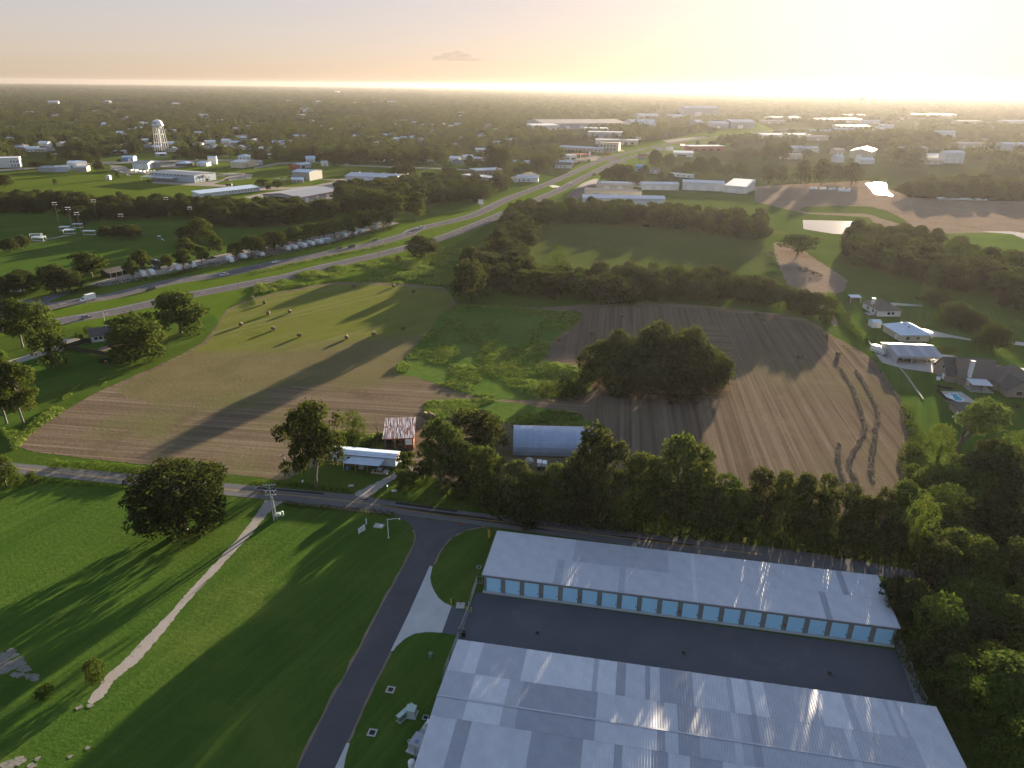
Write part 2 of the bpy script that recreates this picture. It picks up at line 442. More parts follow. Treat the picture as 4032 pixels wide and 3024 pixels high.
gsheet('concrete_apron', 'N 808 1440 835 1445 800 1560 782 1659 770 1900 560 1900 706 1659', .15, conc_m, 1)
yard_poly = 'N 1722 248 1870 290 1935 130 R 1140 640 1400 1180 1750 1750 O 900 1900 N 1350 1900 1790 560 1770 505 1637 482'
gsheet('yard', yard_poly, .135, yard_m, 1)
gsheet('yard_gutter', 'R 1080 560 1125 600 1330 1110 1400 1250 1340 1250 1270 1090', .15, M('gutter_concrete', (.16, .165, .165), (.22, .22, .21), .6, .85, coords='world'), 1)
# gravel path and rubble at the frame's lower left
gsheet('gravel_path', 'J 95 1040 60 1100 0 1190 I 2100 1120 1600 1659 M 1500 290 1250 540 1060 742 930 850 850 960 760 1080 800 1105 905 1040 990 900 1085 828 1195 742 1400 510 1560 300 1830 0 I 1700 1640 2212 1085 J 120 1150 255 1050', .10, gravel, 1, .2)
rubble = ground_mat('rubble', [((.13, .125, .105), (.24, .225, .195), .5), ((.055, .08, .025), .7, .50, .58)], bmp=.6, fine=2.0)
for k_, (x_, y_, r_) in enumerate(((20, 690, 2.0), (100, 680, 1.6), (150, 740, 1.7), (60, 780, 2.2), (210, 800, 1.2), (270, 860, 1.3), (160, 850, 1.2), (310, 890, .7), (90, 640, 1.0), (90, 1630, 1.5), (170, 1590, 1.3), (270, 1640, .8), (330, 1580, .5), (610, 1560, .45), (765, 1485, .5), (690, 1130, .6), (790, 1120, .7))):
    c_ = gp('M', x_, y_); P_ = [c_ + Vector((math.cos(a_) * r_ * rng.uniform(.6, 1.35), math.sin(a_) * r_ * rng.uniform(.4, .9), 0)) for a_ in np.linspace(0, 6.28, 11)[:-1]]
    sheet('rubble_patch', P_, .10 + k_ * .012, rubble, 2, .12)
# farm driveways and yards
gsheet('farm_driveway', 'J 870 992 960 935 1060 885 1160 840 1240 790 1330 740 1420 745 1560 760 1560 800 1450 810 1300 830 1200 870 1100 935 1005 1010', .128, gravel, 2, .25)
gsheet('house_driveway', 'E -200 1120 200 1005 330 950 420 910 560 850 740 850 760 880 600 920 480 985 330 1030 200 1060 -200 1190', .11, gravel, 2, .2)
gsheet('house_lawn', 'E -300 1500 -200 1190 200 1050 560 950 1100 820 1500 640 1750 600 1850 640 1900 720 1800 800 1550 930 1300 1020 1120 1100 700 1230 420 1330 300 1400 340 1480 350 1540 100 1659 -300 1659', .115, lawn, 2, .3)
# right-hand properties
gsheet('property_lawn', 'H 600 440 1100 480 1900 560 2500 800 2500 1900 1500 1900 1240 1600 1180 1350 1000 1100 900 850 740 690', .10, lawn, 1, .4)
gsheet('house_drive', 'X 355 205 430 208 720 232 715 248 425 236 395 250', .13, pale_conc, 1)
gsheet('house_drive', 'X 690 505 820 515 1000 560 1290 620 1280 636 1050 600 800 590 770 560', .13, pale_conc, 1)
gsheet('house_drive', 'X 920 790 1060 800 1300 880 1870 945 2100 1000 2100 1100 1865 1130 1780 1050 1700 960 1520 935 1330 925 1000 960 870 1000 780 985 520 950 440 930 330 900 265 880 215 790 290 780 380 820', .13, pale_conc, 1)
gsheet('house_drive', 'X 1680 650 1760 640 1900 660 1900 695 1760 680', .13, pale_conc, 1)
gsheet('pool_deck', 'X 925 1202 1160 1210 1330 1330 1320 1370 1260 1385 1100 1360 980 1310', .14, pale_conc, 1)
# highway
far_c = pts('S -200 700 E -100 665 300 590 700 520 1000 470 1500 352 1950 288 W 0 862 1000 668 1800 500 2212 385 B 1450 1325 1900 1215 C 0 1068 400 915 800 738 1100 652 1500 575 2000 505 2500 455')
near_c = pts('S -200 748 E -100 780 300 735 560 690 1000 612 1500 500 1900 422 W 0 1082 500 985 1000 855 1800 675 2212 570 B 1600 1420 1900 1310 2212 1180 C 430 1000 600 912 800 812 950 745 1100 698 1500 612 2000 532 2500 478')
ribbon('highway', far_c, 12.5, .10, hwy_m)
ribbon('highway', near_c, 12.5, .10, hwy_m)
def offset_line(P, off):
    P = smooth_line(P, 4); Q = []
    for i, p in enumerate(P):
        d = P[min(i + 1, len(P) - 1)] - P[max(i - 1, 0)]; d.z = 0; d.normalize()
        Q.append(p + Vector((-d.y, d.x, 0)) * off)
    return Q
for c_ in (far_c, near_c):
    ribbon('lane_line', offset_line(c_[:22], 4.6), .18, .116, line_w, sm=1)
    ribbon('lane_line', offset_line(c_[:22], -4.6), .18, .116, line_y, sm=1)
    # broken centre line of single dashes
    P_ = offset_line(c_[:18], .3); acc = 0; mb = MB()
    for i in range(len(P_) - 1):
        a_, b_ = P_[i], P_[i + 1]; Ld = (b_ - a_).length; u = -acc % 12
        d = (b_ - a_).normalized(); nn = Vector((-d.y, d.x, 0)) * .09
        while u + 3 < Ld:
            p, q = a_ + d * u, a_ + d * (u + 3)
            mb.add([(w_.x, w_.y, .0355) for w_ in (p + nn, p - nn, q - nn, q + nn)], [(0, 1, 2, 3)])
            u += 12
        acc += Ld
    tag(mb.build('lane_dashes', line_w), kind='structure')
gsheet('highway_crossover', 'Z 510 985 560 975 650 990 620 1005 560 1008', .13, pale_conc, 1)
gsheet('junction', 'Z 1090 640 1240 620 1360 650 1500 690 1440 705 1260 680', .11, hwy_m, 1)
gsheet('side_road', 'E -200 560 300 500 560 430 640 425 560 470 440 520 360 560 -200 640', .09, road_m, 2)
# RV park ground and roads
gsheet('park_road', 'E 760 380 1000 310 1300 240 1600 190 1900 120 2200 60 W 500 480 1300 330 2000 190 2100 215 1500 400 600 620 0 740 E 2212 130 1900 210 1500 265 1200 340 900 395', .09, yardm, 1, .3)
gsheet('park_lawn', 'A -400 1210 0 1180 600 1200 1500 1240 2212 1340 B 500 1300 500 1400 0 1560 A 1500 1600 900 1640 -400 1800', .06, lawn, 1)
# warehouse district left of the highway
gsheet('mown_meadow', 'A -600 830 0 820 900 780 1400 800 2212 700 B 300 740 1200 780 1200 860 600 900 400 1000 0 1080 A 1700 1040 1000 1080 -600 980', .06, ground_mat('bright_meadow', [((.05, .085, .010), (.09, .125, .016), .02), ((.035, .06, .01), .01, .55, .65)], bmp=0, fine=.12), 1)
gsheet('gravel_yard', 'V 0 470 330 500 520 510 820 480 1000 400 800 390 1040 380 1250 400 1230 450 900 480 760 520 1100 550 1700 560 2010 540 2400 470 2400 600 1900 580 1340 600 1000 560 500 540 0 510', .09, yardm, 1)
gsheet('gravel_yard', 'U 1350 280 1560 300 1640 360 1900 370 1850 400 1560 380 1440 360', .09, yardm, 1)
gsheet('gravel_yard', 'V 60 260 300 260 480 295 300 320 100 310', .09, yardm, 1)
gsheet('gravel_yard', 'V 1140 680 1400 630 1700 590 1760 600 1350 690 1300 730', .09, yardm, 1)
gsheet('gravel_yard', 'V 1690 780 1960 750 2000 780 1820 820', .09, yardm, 1)
gsheet('gravel_yard', 'V 1900 560 2300 480 B 560 900 900 890 900 950 700 1000 760 1040 620 1090 330 1120 500 1060', .085, yardm, 1)
gsheet('town_street', 'A -600 835 0 815 700 760 1000 740 1300 735 1700 730 2212 720 2300 740 1700 745 1300 752 1000 760 700 780 0 830 -600 850', .10, yardm, 1)
gsheet('town_street', 'B 0 795 200 755 480 740 800 770 1200 785 1700 800 2000 820 2000 830 1700 812 1200 797 800 780 480 750 220 768 0 810', .10, yardm, 1)
# commercial strip beside the highway
gsheet('forecourt', 'C 400 740 520 730 760 690 820 705 760 735 500 760', .09, yardm, 1)
gsheet('forecourt', 'C 20 880 180 830 260 850 200 890 60 930', .09, yardm, 1)
gsheet('forecourt', 'C 680 620 1000 640 1020 655 820 665 640 655', .09, yardm, 1)
gsheet('forecourt', 'C 500 1050 650 930 760 890 790 900 770 950 680 980 650 1050 600 1080', .095, drive_m, 1)
gsheet('forecourt', 'C 1340 560 1700 520 1740 530 1400 580', .09, yardm, 1)
# ponds
water = bpy.data.materials.new('pond_water'); nt_, bs_ = nodes_of(water)
bs_.inputs['Base Color'].default_value = (.03, .035, .03, 1); bs_.inputs['Roughness'].default_value = .06
bs_.inputs['Specular IOR Level'].default_value = .8
bump(nt_, bs_, noise(nt_, world_pos(nt_), .8, 3), .05, .05)
gsheet('pond', 'D 345 1213 800 1225 890 1290 870 1340 600 1330 350 1290', .13, water, 1)
gsheet('pond', 'D 868 905 950 898 1050 905 1055 960 1110 1005 1100 1020 1040 1000 950 990 915 950', .13, water, 1)
gsheet('pond', 'D 1845 1310 2100 1310 2400 1350 2500 1420 2212 1375 2120 1335', .13, water, 1)
pool_m = M('pool_water', (.03, .30, .42), (.05, .38, .5), .4, .08, spec=.5)

# ================================================================== TREES
def leaf_mat(name, c1, c2, trans=.3):
    m = bpy.data.materials.new(name); m.use_nodes = True
    nt = m.node_tree
    for n in list(nt.nodes): nt.nodes.remove(n)
    out = nt.nodes.new('ShaderNodeOutputMaterial')
    g = nt.nodes.new('ShaderNodeNewGeometry'); oi = nt.nodes.new('ShaderNodeObjectInfo')
    col = ramp(nt, g.outputs['Random Per Island'], [(0, c1), (1, c2)])
    h = nt.nodes.new('ShaderNodeHueSaturation')
    nt.links.new(col, h.inputs['Color'])
    mr = nt.nodes.new('ShaderNodeMapRange'); mr.inputs['To Min'].default_value = .475; mr.inputs['To Max'].default_value = .515
    nt.links.new(oi.outputs['Random'], mr.inputs[0]); nt.links.new(mr.outputs[0], h.inputs['Hue'])
    mr2 = nt.nodes.new('ShaderNodeMapRange'); mr2.inputs['To Min'].default_value = .7; mr2.inputs['To Max'].default_value = 1.4
    w = nt.nodes.new('ShaderNodeTexWhiteNoise'); w.noise_dimensions = '1D'
    nt.links.new(oi.outputs['Random'], w.inputs['W']); nt.links.new(w.outputs[0], mr2.inputs[0]); nt.links.new(mr2.outputs[0], h.inputs['Value'])
    d = nt.nodes.new('ShaderNodeBsdfDiffuse'); t = nt.nodes.new('ShaderNodeBsdfTranslucent'); mx = nt.nodes.new('ShaderNodeMixShader')
    nt.links.new(h.outputs[0], d.inputs[0])
    tc = mix(nt, .55, h.outputs[0], (.10, .115, .018)); nt.links.new(tc, t.inputs[0])
    mx.inputs[0].default_value = trans
    nt.links.new(d.outputs[0], mx.inputs[1]); nt.links.new(t.outputs[0], mx.inputs[2]); nt.links.new(mx.outputs[0], out.inputs[0])
    MATS[name] = m
    return m
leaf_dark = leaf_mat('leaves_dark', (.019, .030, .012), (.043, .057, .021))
leaf_mid = leaf_mat('leaves_mid', (.026, .050, .011), (.065, .095, .020))
leaf_pale = leaf_mat('leaves_pale', (.055, .085, .022), (.12, .15, .035))
leaf_ivy = leaf_mat('leaves_vine', (.035, .075, .012), (.085, .14, .02))
bark = M('bark', (.06, .05, .042), (.13, .115, .10), 1.5, .9, bmp=.5)
grey_bark = M('grey_bark', (.10, .092, .083), (.175, .16, .145), 1.5, .9, bmp=.4)

def leaf_mesh(name, lobes, n, size, mat, rs, flat=.75, inner=.25, up=.25):
    """lobes: (x,y,z,rx,ry,rz); n leaf sprays spread over their shells, in little bunches"""
    r = np.random.default_rng(rs)
    L = np.array(lobes, float)
    area = (L[:, 3] * L[:, 4] + L[:, 4] * L[:, 5] + L[:, 3] * L[:, 5])
    nb = max(1, n // 5)
    k = r.choice(len(L), nb, p=area / area.sum())
    d = r.normal(size=(nb, 3)); d /= np.linalg.norm(d, axis=1)[:, None]
    d[:, 2] = np.where((d[:, 2] < 0) & (r.random(nb) < .45), -d[:, 2], d[:, 2])
    rr = np.where(r.random(nb) < inner, r.uniform(.45, .9, nb), r.uniform(.88, 1.06, nb))
    c = L[k, :3] + d * L[k, 3:] * rr[:, None]
    # drop bunches that lie deep inside another lobe
    keep = np.ones(nb, bool)
    for j in range(len(L)):
        q = ((c - L[j, :3]) / (L[j, 3:] * .72))
        keep &= ~((np.sum(q * q, axis=1) < 1) & (k != j) & (r.random(nb) < .85))
    c, d = c[keep], d[keep]
    c = np.repeat(c, 5, 0) + r.normal(size=(len(c) * 5, 3)) * size * .8
    d = np.repeat(d, 5, 0)
    m = len(c)
    nrm = d * flat + r.normal(size=(m, 3)) * .55 + np.array([0, 0, up])
    nrm /= np.linalg.norm(nrm, axis=1)[:, None]
    a = np.cross(nrm, r.normal(size=(m, 3))); a /= np.linalg.norm(a, axis=1)[:, None]
    b = np.cross(nrm, a)
    s = size * r.uniform(.55, 1.25, m)[:, None]
    v = np.stack([c + a * s, c + b * s * .62 + nrm * s * .12, c - a * s, c - b * s * .62 + nrm * s * .12], 1).reshape(-1, 3)
    me = bpy.data.meshes.new(name)
    me.vertices.add(len(v)); me.vertices.foreach_set('co', v.ravel())
    me.loops.add(m * 4); me.polygons.add(m)
    me.loops.foreach_set('vertex_index', np.arange(m * 4)); me.polygons.foreach_set('loop_start', np.arange(m) * 4)
    me.polygons.foreach_set('loop_total', np.full(m, 4))
    me.update(); me.validate(); me.materials.append(mat)
    return me
def trunk_mesh(name, h, r0, limbs, mat, rs, bend=.03):
    r = np.random.default_rng(rs); mb = MB()
    p = Vector((0, 0, -.3)); seg = 5; rad = r0
    path = [(p, r0 * 1.1)]
    for i in range(1, seg + 1):
        q = Vector((r.normal() * bend * h, r.normal() * bend * h, h * i / seg)); path.append((q, r0 * (1 - .6 * i / seg)))
    for (p, ra), (q, rb) in zip(path, path[1:]): mb.tube(p, q, ra, rb, 8, cap=False)
    for (x, y, z) in limbs:
        t = r.uniform(.45, .95); i = int(t * seg); s = path[min(i, seg)][0]
        m_ = s.lerp(Vector((x, y, z)), .5) + Vector((r.normal() * .3, r.normal() * .3, .4))
        mb.tube(s, m_, r0 * .42, r0 * .28, 6, cap=False); mb.tube(m_, (x, y, z), r0 * .28, r0 * .08, 6, cap=False)
    return mb.mesh(name, mat, True)
def lobes_dome(rs, n, rad, z0, z1, lob, squash=.8, top=.55):
    """lobes laid over a dome between z0 and z1"""
    r = np.random.default_rng(rs); out = []
    for i in range(n):
        t = (i + .5) / n
        z = z0 + (z1 - z0) * t
        w = rad * math.sqrt(max(.05, 1 - (max(0, (t - top) / (1 - top))) ** 2)) * (.75 + .25 * min(1, t / .25))
        a = i * 2.39996 + r.normal() * .3
        rr = w * r.uniform(.45, .85) if i < n - 1 else 0
        l = lob * r.uniform(.75, 1.25)
        out.append((rr * math.cos(a), rr * math.sin(a), z, l, l, l * squash))
    return out
def lumpy(rs, n, rad, z0, z1, lo, hi, top=.4):
    # many unequal lobes thrown unevenly over a dome
    r = np.random.default_rng(rs); out = []
    for i in range(n):
        t = r.uniform(0, 1) ** .85; l = r.uniform(lo, hi); z = z0 + (z1 - z0) * t
        w = rad * math.sqrt(max(.04, 1 - (max(0, (t - top) / (1 - top))) ** 2)); a = r.uniform(0, 6.283); q = w * r.uniform(.35, 1.0) * (1 + .25 * math.sin(a * 2 + rs))
        out.append((q * math.cos(a), q * math.sin(a), z, l, l, l * r.uniform(.65, .95)))
    return out
PROTO = {}
def proto(kind, variants): PROTO[kind] = variants
def mk(kind, seeds, gen, n, size, mat, trunk_h, trunk_r, nl, bm=bark, **kw):
    out = []
    for s in seeds:
        lb = gen(s)
        cr = leaf_mesh(kind + '_crown', lb, n, size, mat, s, **kw)
        rr = np.random.default_rng(s + 1)
        lim = [lb[i][:3] for i in rr.choice(len(lb), min(nl, len(lb)), replace=False)]
        out.append((trunk_mesh(kind + '_trunk', trunk_h, trunk_r, lim, bm, s), cr))
    proto(kind, out)
# all prototypes are 10 m tall with a 5 m nominal radius
mk('oak', (11,), lambda s: lobes_dome(s, 40, 5.6, 1.9, 8.4, 1.75, .8, .35), 30000, .17, leaf_dark, 5.5, .55, 9)
mk('pecan', (21, 22), lambda s: lumpy(s, 44, 3.6, 2.8, 9.0, .7, 1.5, .5), 14000, .19, leaf_mid, 7.5, .2, 8, grey_bark)
mk('belt', (31, 32, 33, 34, 35), lambda s: lumpy(s, 40, 4.2, .9, 8.7, .8, 1.9, .35), 10500, .26, leaf_dark, 6.5, .26, 5)
mk('beltmid', (36, 37, 38), lambda s: lumpy(s, 36, 4.0, .9, 8.7, .8, 1.8, .4), 9500, .26, leaf_mid, 6.5, .26, 5)
mk('tall', (131, 132, 133), lambda s: lumpy(s, 34, 2.5, 1.0, 9.0, .6, 1.3), 8500, .19, leaf_dark, 7.5, .2, 8)
mk('tallmid', (134, 135, 136), lambda s: lumpy(s, 32, 2.5, .9, 9.0, .6, 1.35), 8000, .19, leaf_mid, 7.5, .2, 8)
mk('round', (41, 42), lambda s: lumpy(s, 40, 4.4, 1.8, 8.4, .8, 2.0, .35), 10500, .26, leaf_dark, 5.5, .32, 6)
mk('park', (51, 52), lambda s: lumpy(s, 34, 4.0, 3.0, 8.6, .8, 1.7, .35), 8500, .26, leaf_mid, 6.5, .22, 6)
mk('vine', (61, 62), lambda s: lobes_dome(s, 9, 3.2, 1.0, 7.6, 2.3, 1.0, .5), 8000, .17, leaf_ivy, 5, .35, 2, inner=.05)
mk('bush', (71, 72), lambda s: lobes_dome(s, 10, 5.0, 1.5, 7.0, 3.0, .9, .3), 3000, .42, leaf_mid, 4, .3, 3)
mk('slim', (81, 82), lambda s: lobes_dome(s, 12, 2.4, 1.5, 8.8, 1.4, 1.3, .5), 4500, .24, leaf_mid, 8, .22, 4)
def fan_lobes(s): return [(2.2, 0, 6.5, 2.2, 2.2, 1.5), (3.6, .6, 8.2, 1.9, 1.9, 1.4), (1.2, -.6, 8.4, 1.7, 1.7, 1.3), (4.6, -.6, 6.6, 1.8, 1.8, 1.3), (3.0, .3, 5.4, 1.7, 1.7, 1.2), (-.2, .4, 6.6, 1.2, 1.2, .8), (5.6, .2, 7.6, 1.5, 1.5, 1.1)]
mk('leaning', (91,), fan_lobes, 6000, .2, leaf_pale, 6, .35, 6)
TREES = []
def tree(kind, base, h, w, label, group=None, name='tree', rz=None, var=None, cat='tree'):
    """base point, height and crown width in metres"""
    vs = PROTO[kind]; i = len(TREES) % len(vs) if var is None else var
    tr, cr = vs[i]
    o = empty(name, base, random.uniform(0, 6.28) if rz is None else rz, label, cat, group)
    nominal = {'oak': 13.4, 'pecan': 9.8, 'belt': 10.2, 'beltmid': 9.8, 'round': 11.2, 'park': 10.0, 'vine': 9.6, 'bush': 14.0, 'slim': 6.6, 'leaning': 9.0}[kind]
    o.scale = (w / nominal, w / nominal, h / 10.0)
    link('trunk', tr, o); link('crown', cr, o)
    TREES.append(o)
    return o
def tpx(kind, t, x, y, xt, yt, wpx, label, group=None, **kw):
    """tree from its foot pixel, top pixel and crown width in tile pixels"""
    b = gp(t, x, y); h = top_z(b, t, xt, yt); w = px_m(b, wpx / TL[t][2])
    return tree(kind, b, max(1.0, h), w, label, group, **kw)
def belt(kinds, s, spacing, hlo, hhi, label, group, jit=.35, edge=None, wf=1.25, name='tree'):
    """fill a ground polygon with trees one by one"""
    poly = pts(s); xs = [p.x for p in poly]; ys = [p.y for p in poly]; n = 0
    y = min(ys); row = 0
    while y < max(ys):
        x = min(xs) + (row % 2) * spacing / 2
        while x < max(xs):
            p = Vector((x + random.gauss(0, jit) * spacing * .6, y + random.gauss(0, jit) * spacing * .6, 0))
            if inside(p, poly):
                h = random.uniform(hlo, hhi)
                tree(random.choice(kinds), p, h, spacing * wf * random.uniform(.9, 1.35), label, group, name=name); n += 1
            x += spacing
        y += spacing * .9; row += 1
    return n

# far woods: one mass, instanced
def lowpoly(name, rs, n, wide, mat, size):
    lb = lobes_dome(rs, 9, 4.2 * wide, 1.8, 8.5, 2.0 * (1 if wide < 2 else 1.6), .9, .4)
    return link_hidden(name, leaf_mesh(name, lb, n, size, mat, rs))
lib = bpy.data.collections.new('far_tree_shapes')
def link_hidden(name, me):
    o = bpy.data.objects.new(name, me); lib.objects.link(o); return o
for i, (wd, mt) in enumerate(((1, leaf_dark), (1.1, leaf_mid), (.9, leaf_dark), (1.2, leaf_dark))): lowpoly('far_tree_%d' % i, 101 + i, 700, wd, mt, .62)
near_lib = bpy.data.collections.new('belt_tree_shapes')
for i, (tr_, cr_) in enumerate(PROTO['belt'][:3] + PROTO['beltmid'][:1]): near_lib.objects.link(bpy.data.objects.new('belt_shape_%d' % i, cr_))
def far_stuff(name, P, S, label, lib):
    P = np.array(P, float); me = bpy.data.meshes.new(name)
    me.vertices.add(len(P)); me.vertices.foreach_set('co', P.ravel())
    a = me.attributes.new('sc', 'FLOAT_VECTOR', 'POINT'); a.data.foreach_set('vector', np.array(S, float).ravel())
    a = me.attributes.new('rz', 'FLOAT_VECTOR', 'POINT'); rz = np.zeros((len(P), 3)); rz[:, 2] = rng.uniform(0, 6.28, len(P)); a.data.foreach_set('vector', rz.ravel())
    a = me.attributes.new('ix', 'INT', 'POINT'); a.data.foreach_set('value', rng.integers(0, 4, len(P)).astype(np.int32))
    o = link(name, me); tag(o, label, name.replace('_', ' ').split()[-1], kind='stuff')
    ng = bpy.data.node_groups.new(name + '_scatter', 'GeometryNodeTree')
    ng.interface.new_socket('Geometry', in_out='INPUT', socket_type='NodeSocketGeometry')
    ng.interface.new_socket('Geometry', in_out='OUTPUT', socket_type='NodeSocketGeometry')
    gi, go = ng.nodes.new('NodeGroupInput'), ng.nodes.new('NodeGroupOutput')
    ip = ng.nodes.new('GeometryNodeInstanceOnPoints'); ci = ng.nodes.new('GeometryNodeCollectionInfo')
    ci.inputs['Collection'].default_value = lib; ci.inputs['Separate Children'].default_value = True; ci.inputs['Reset Children'].default_value = True
    ip.inputs['Pick Instance'].default_value = True
    def attr(nm, ty):
        n = ng.nodes.new('GeometryNodeInputNamedAttribute'); n.data_type = ty; n.inputs['Name'].default_value = nm
        return n.outputs['Attribute']
    L = ng.links.new
    L(gi.outputs[0], ip.inputs['Points']); L(ci.outputs[0], ip.inputs['Instance'])
    L(attr('sc', 'FLOAT_VECTOR'), ip.inputs['Scale']); L(attr('ix', 'INT'), ip.inputs['Instance Index'])
    e2r = ng.nodes.new('FunctionNodeEulerToRotation'); L(attr('rz', 'FLOAT_VECTOR'), e2r.inputs[0]); L(e2r.outputs[0], ip.inputs['Rotation'])
    L(ip.outputs[0], go.inputs[0])
    md = o.modifiers.new('scatter', 'NODES'); md.node_group = ng
    return o
OPEN = []      # clearings without far trees
for s in ('A -900 1110 -600 830 0 790 250 640 560 640 900 700 1300 660 1500 640 1900 740 2212 640 B 300 720 1200 770 2000 800 2212 1000 2212 1659 0 1659 A -900 1659',
          'C -300 1900 -200 950 300 800 480 740 420 640 700 590 1060 600 1300 560 1450 540 1800 470 2212 450 2400 440 2400 490 1700 590 1500 640 1950 700 2212 760 2212 1900',
          'D -200 1900 -200 720 250 620 400 560 560 520 640 600 1050 600 1020 700 1400 640 1720 640 1720 740 1300 750 1050 760 900 860 1200 920 2400 1040 2600 1900',
          'D -100 560 300 500 700 480 1000 465 700 440 300 440 -100 480', 'D 400 420 1500 350 2300 330 2300 350 1500 380 500 450',
          'D 1250 320 1600 325 1620 350 1280 345', 'D 30 340 320 345 300 375 0 380', 'C 1100 370 1850 330 1850 360 1350 390 1100 395',
          'C 220 460 320 420 560 405 1080 415 1070 450 700 470 660 520 1000 500 1000 550 700 560', 'C 1350 400 1700 440 1500 480 1400 470', 'C 1700 430 2150 410 2150 460 1750 470',
          'A 850 225 1000 215 1450 240 1500 255 1000 262 850 250', 'A 0 225 500 240 750 250 740 270 400 262 0 245'):
    OPEN.append([(p.x, p.y) for p in pts(s)])
def mask_open(X, Y):
    m = np.zeros(len(X), bool)
    for poly in OPEN:
        c = np.zeros(len(X), bool); j = len(poly) - 1
        for i in range(len(poly)):
            xi, yi = poly[i]; xj, yj = poly[j]
            c ^= ((yi > Y) != (yj > Y)) & (X < (xj - xi) * (Y - yi) / (yj - yi + 1e-12) + xi)
            j = i
        m |= c
    return m
def vnoise(X, Y, sc, seed):
    r = np.random.default_rng(seed); T = r.random((64, 64))
    x, y = X / sc, Y / sc; xi, yi = np.floor(x).astype(int), np.floor(y).astype(int); fx, fy = x - xi, y - yi
    fx, fy = fx * fx * (3 - 2 * fx), fy * fy * (3 - 2 * fy)
    g = lambda a, b: T[a % 64, b % 64]
    return (g(xi, yi) * (1 - fx) + g(xi + 1, yi) * fx) * (1 - fy) + (g(xi, yi + 1) * (1 - fx) + g(xi + 1, yi + 1) * fx) * fy

# ================================================================== BUILDINGS
def metal(name, c, rough=.58, metalness=.15, var=.12):
    if name in MATS: return MATS[name]
    m = bpy.data.materials.new(name); nt, bs = nodes_of(m)
    v = nt.nodes.new('ShaderNodeTexCoord').outputs['Object']
    f = noise(nt, v, .35, 6, .65)
    col = ramp(nt, f, [(.3, tuple(x * (1 - var) for x in c)), (.7, tuple(min(1, x * (1 + var)) for x in c))])
    nt.links.new(col, bs.inputs['Base Color'])
    bs.inputs['Metallic'].default_value = metalness
    nt.links.new(math_(nt, 'MULTIPLY_ADD', f, .2), bs.inputs['Roughness'])
    bs.inputs['Roughness'].links[0].from_node.inputs[2].default_value = rough - .1
    MATS[name] = m
    return m
roof_a = metal('galvanised_bright', (.53, .54, .575)); roof_b = metal('galvanised_mid', (.425, .44, .48)); roof_c = metal('galvanised_dull', (.335, .35, .39)); roof_d = metal('galvanised_pale', (.61, .62, .65))
roof_far = metal('far_metal_roof', (.55, .56, .58), .5, .3); roof_blue = metal('pale_blue_roof', (.50, .60, .70), .45, .25); roof_dark = metal('grey_metal_roof', (.25, .26, .28), .5, .3)
shingle = M('shingles', (.065, .060, .056), (.115, .105, .098), 1.6, .9, bmp=.3); shingle_b = M('brown_shingles', (.11, .092, .078), (.16, .138, .118), 1.4, .9, bmp=.3)
white_wall = M('white_wall', (.62, .62, .6), (.72, .72, .70), .4, .75); cream_wall = M('cream_wall', (.50, .44, .33), (.58, .52, .40), .4, .8); tan_wall = M('tan_wall', (.30, .30, .265), (.36, .355, .315), .5, .75)
brick_wall = M('brick_wall', (.22, .15, .12), (.32, .24, .19), 3.0, .9); grey_wall = M('grey_wall', (.33, .34, .355), (.42, .43, .44), .4, .7); red_wall = M('red_wall', (.30, .07, .05), (.38, .10, .07), .5, .8)
blue_wall = M('blue_wall', (.12, .22, .38), (.16, .28, .45), .5, .7); brown_wood = M('brown_wood', (.08, .06, .045), (.14, .105, .08), 2, .9); black_m = M('black_paint', (.012, .012, .013), (.022, .022, .024), 1, .5)
glass = M('window_glass', (.015, .018, .022), (.03, .034, .04), .7, .12, spec=.6); steel = metal('steel', (.45, .46, .47), .45, .7); white_m = M('white_enamel', (.72, .72, .71), (.8, .8, .79), .8, .4)
door_blue = M('light_blue_door', (.44, .77, .97), (.49, .81, .98), .6, .45); trim_red = M('red_trim', (.30, .05, .04), (.38, .07, .05), 1, .6); rubber = M('rubber', (.015, .015, .015), (.03, .03, .03), 3, .9)
wood = M('weathered_wood', (.16, .125, .095), (.26, .21, .165), 2.5, .9, bmp=.3); pole_wood = M('pole_wood', (.11, .09, .075), (.17, .145, .12), 3, .9); yellow_m = M('yellow_enamel', (.55, .36, .02), (.65, .44, .04), 1, .5)
green_box = M('green_enamel', (.13, .19, .15), (.18, .25, .20), 1, .5); pale_green = M('pale_green_enamel', (.36, .46, .40), (.44, .53, .46), 1, .5); blue_m = M('blue_plastic', (.04, .18, .5), (.06, .24, .58), 1, .4)
hay_m = M('hay', (.12, .088, .05), (.20, .15, .085), 4, .95, bmp=.8); rust_m = M('rust', (.16, .045, .022), (.26, .085, .04), 1.5, .85)

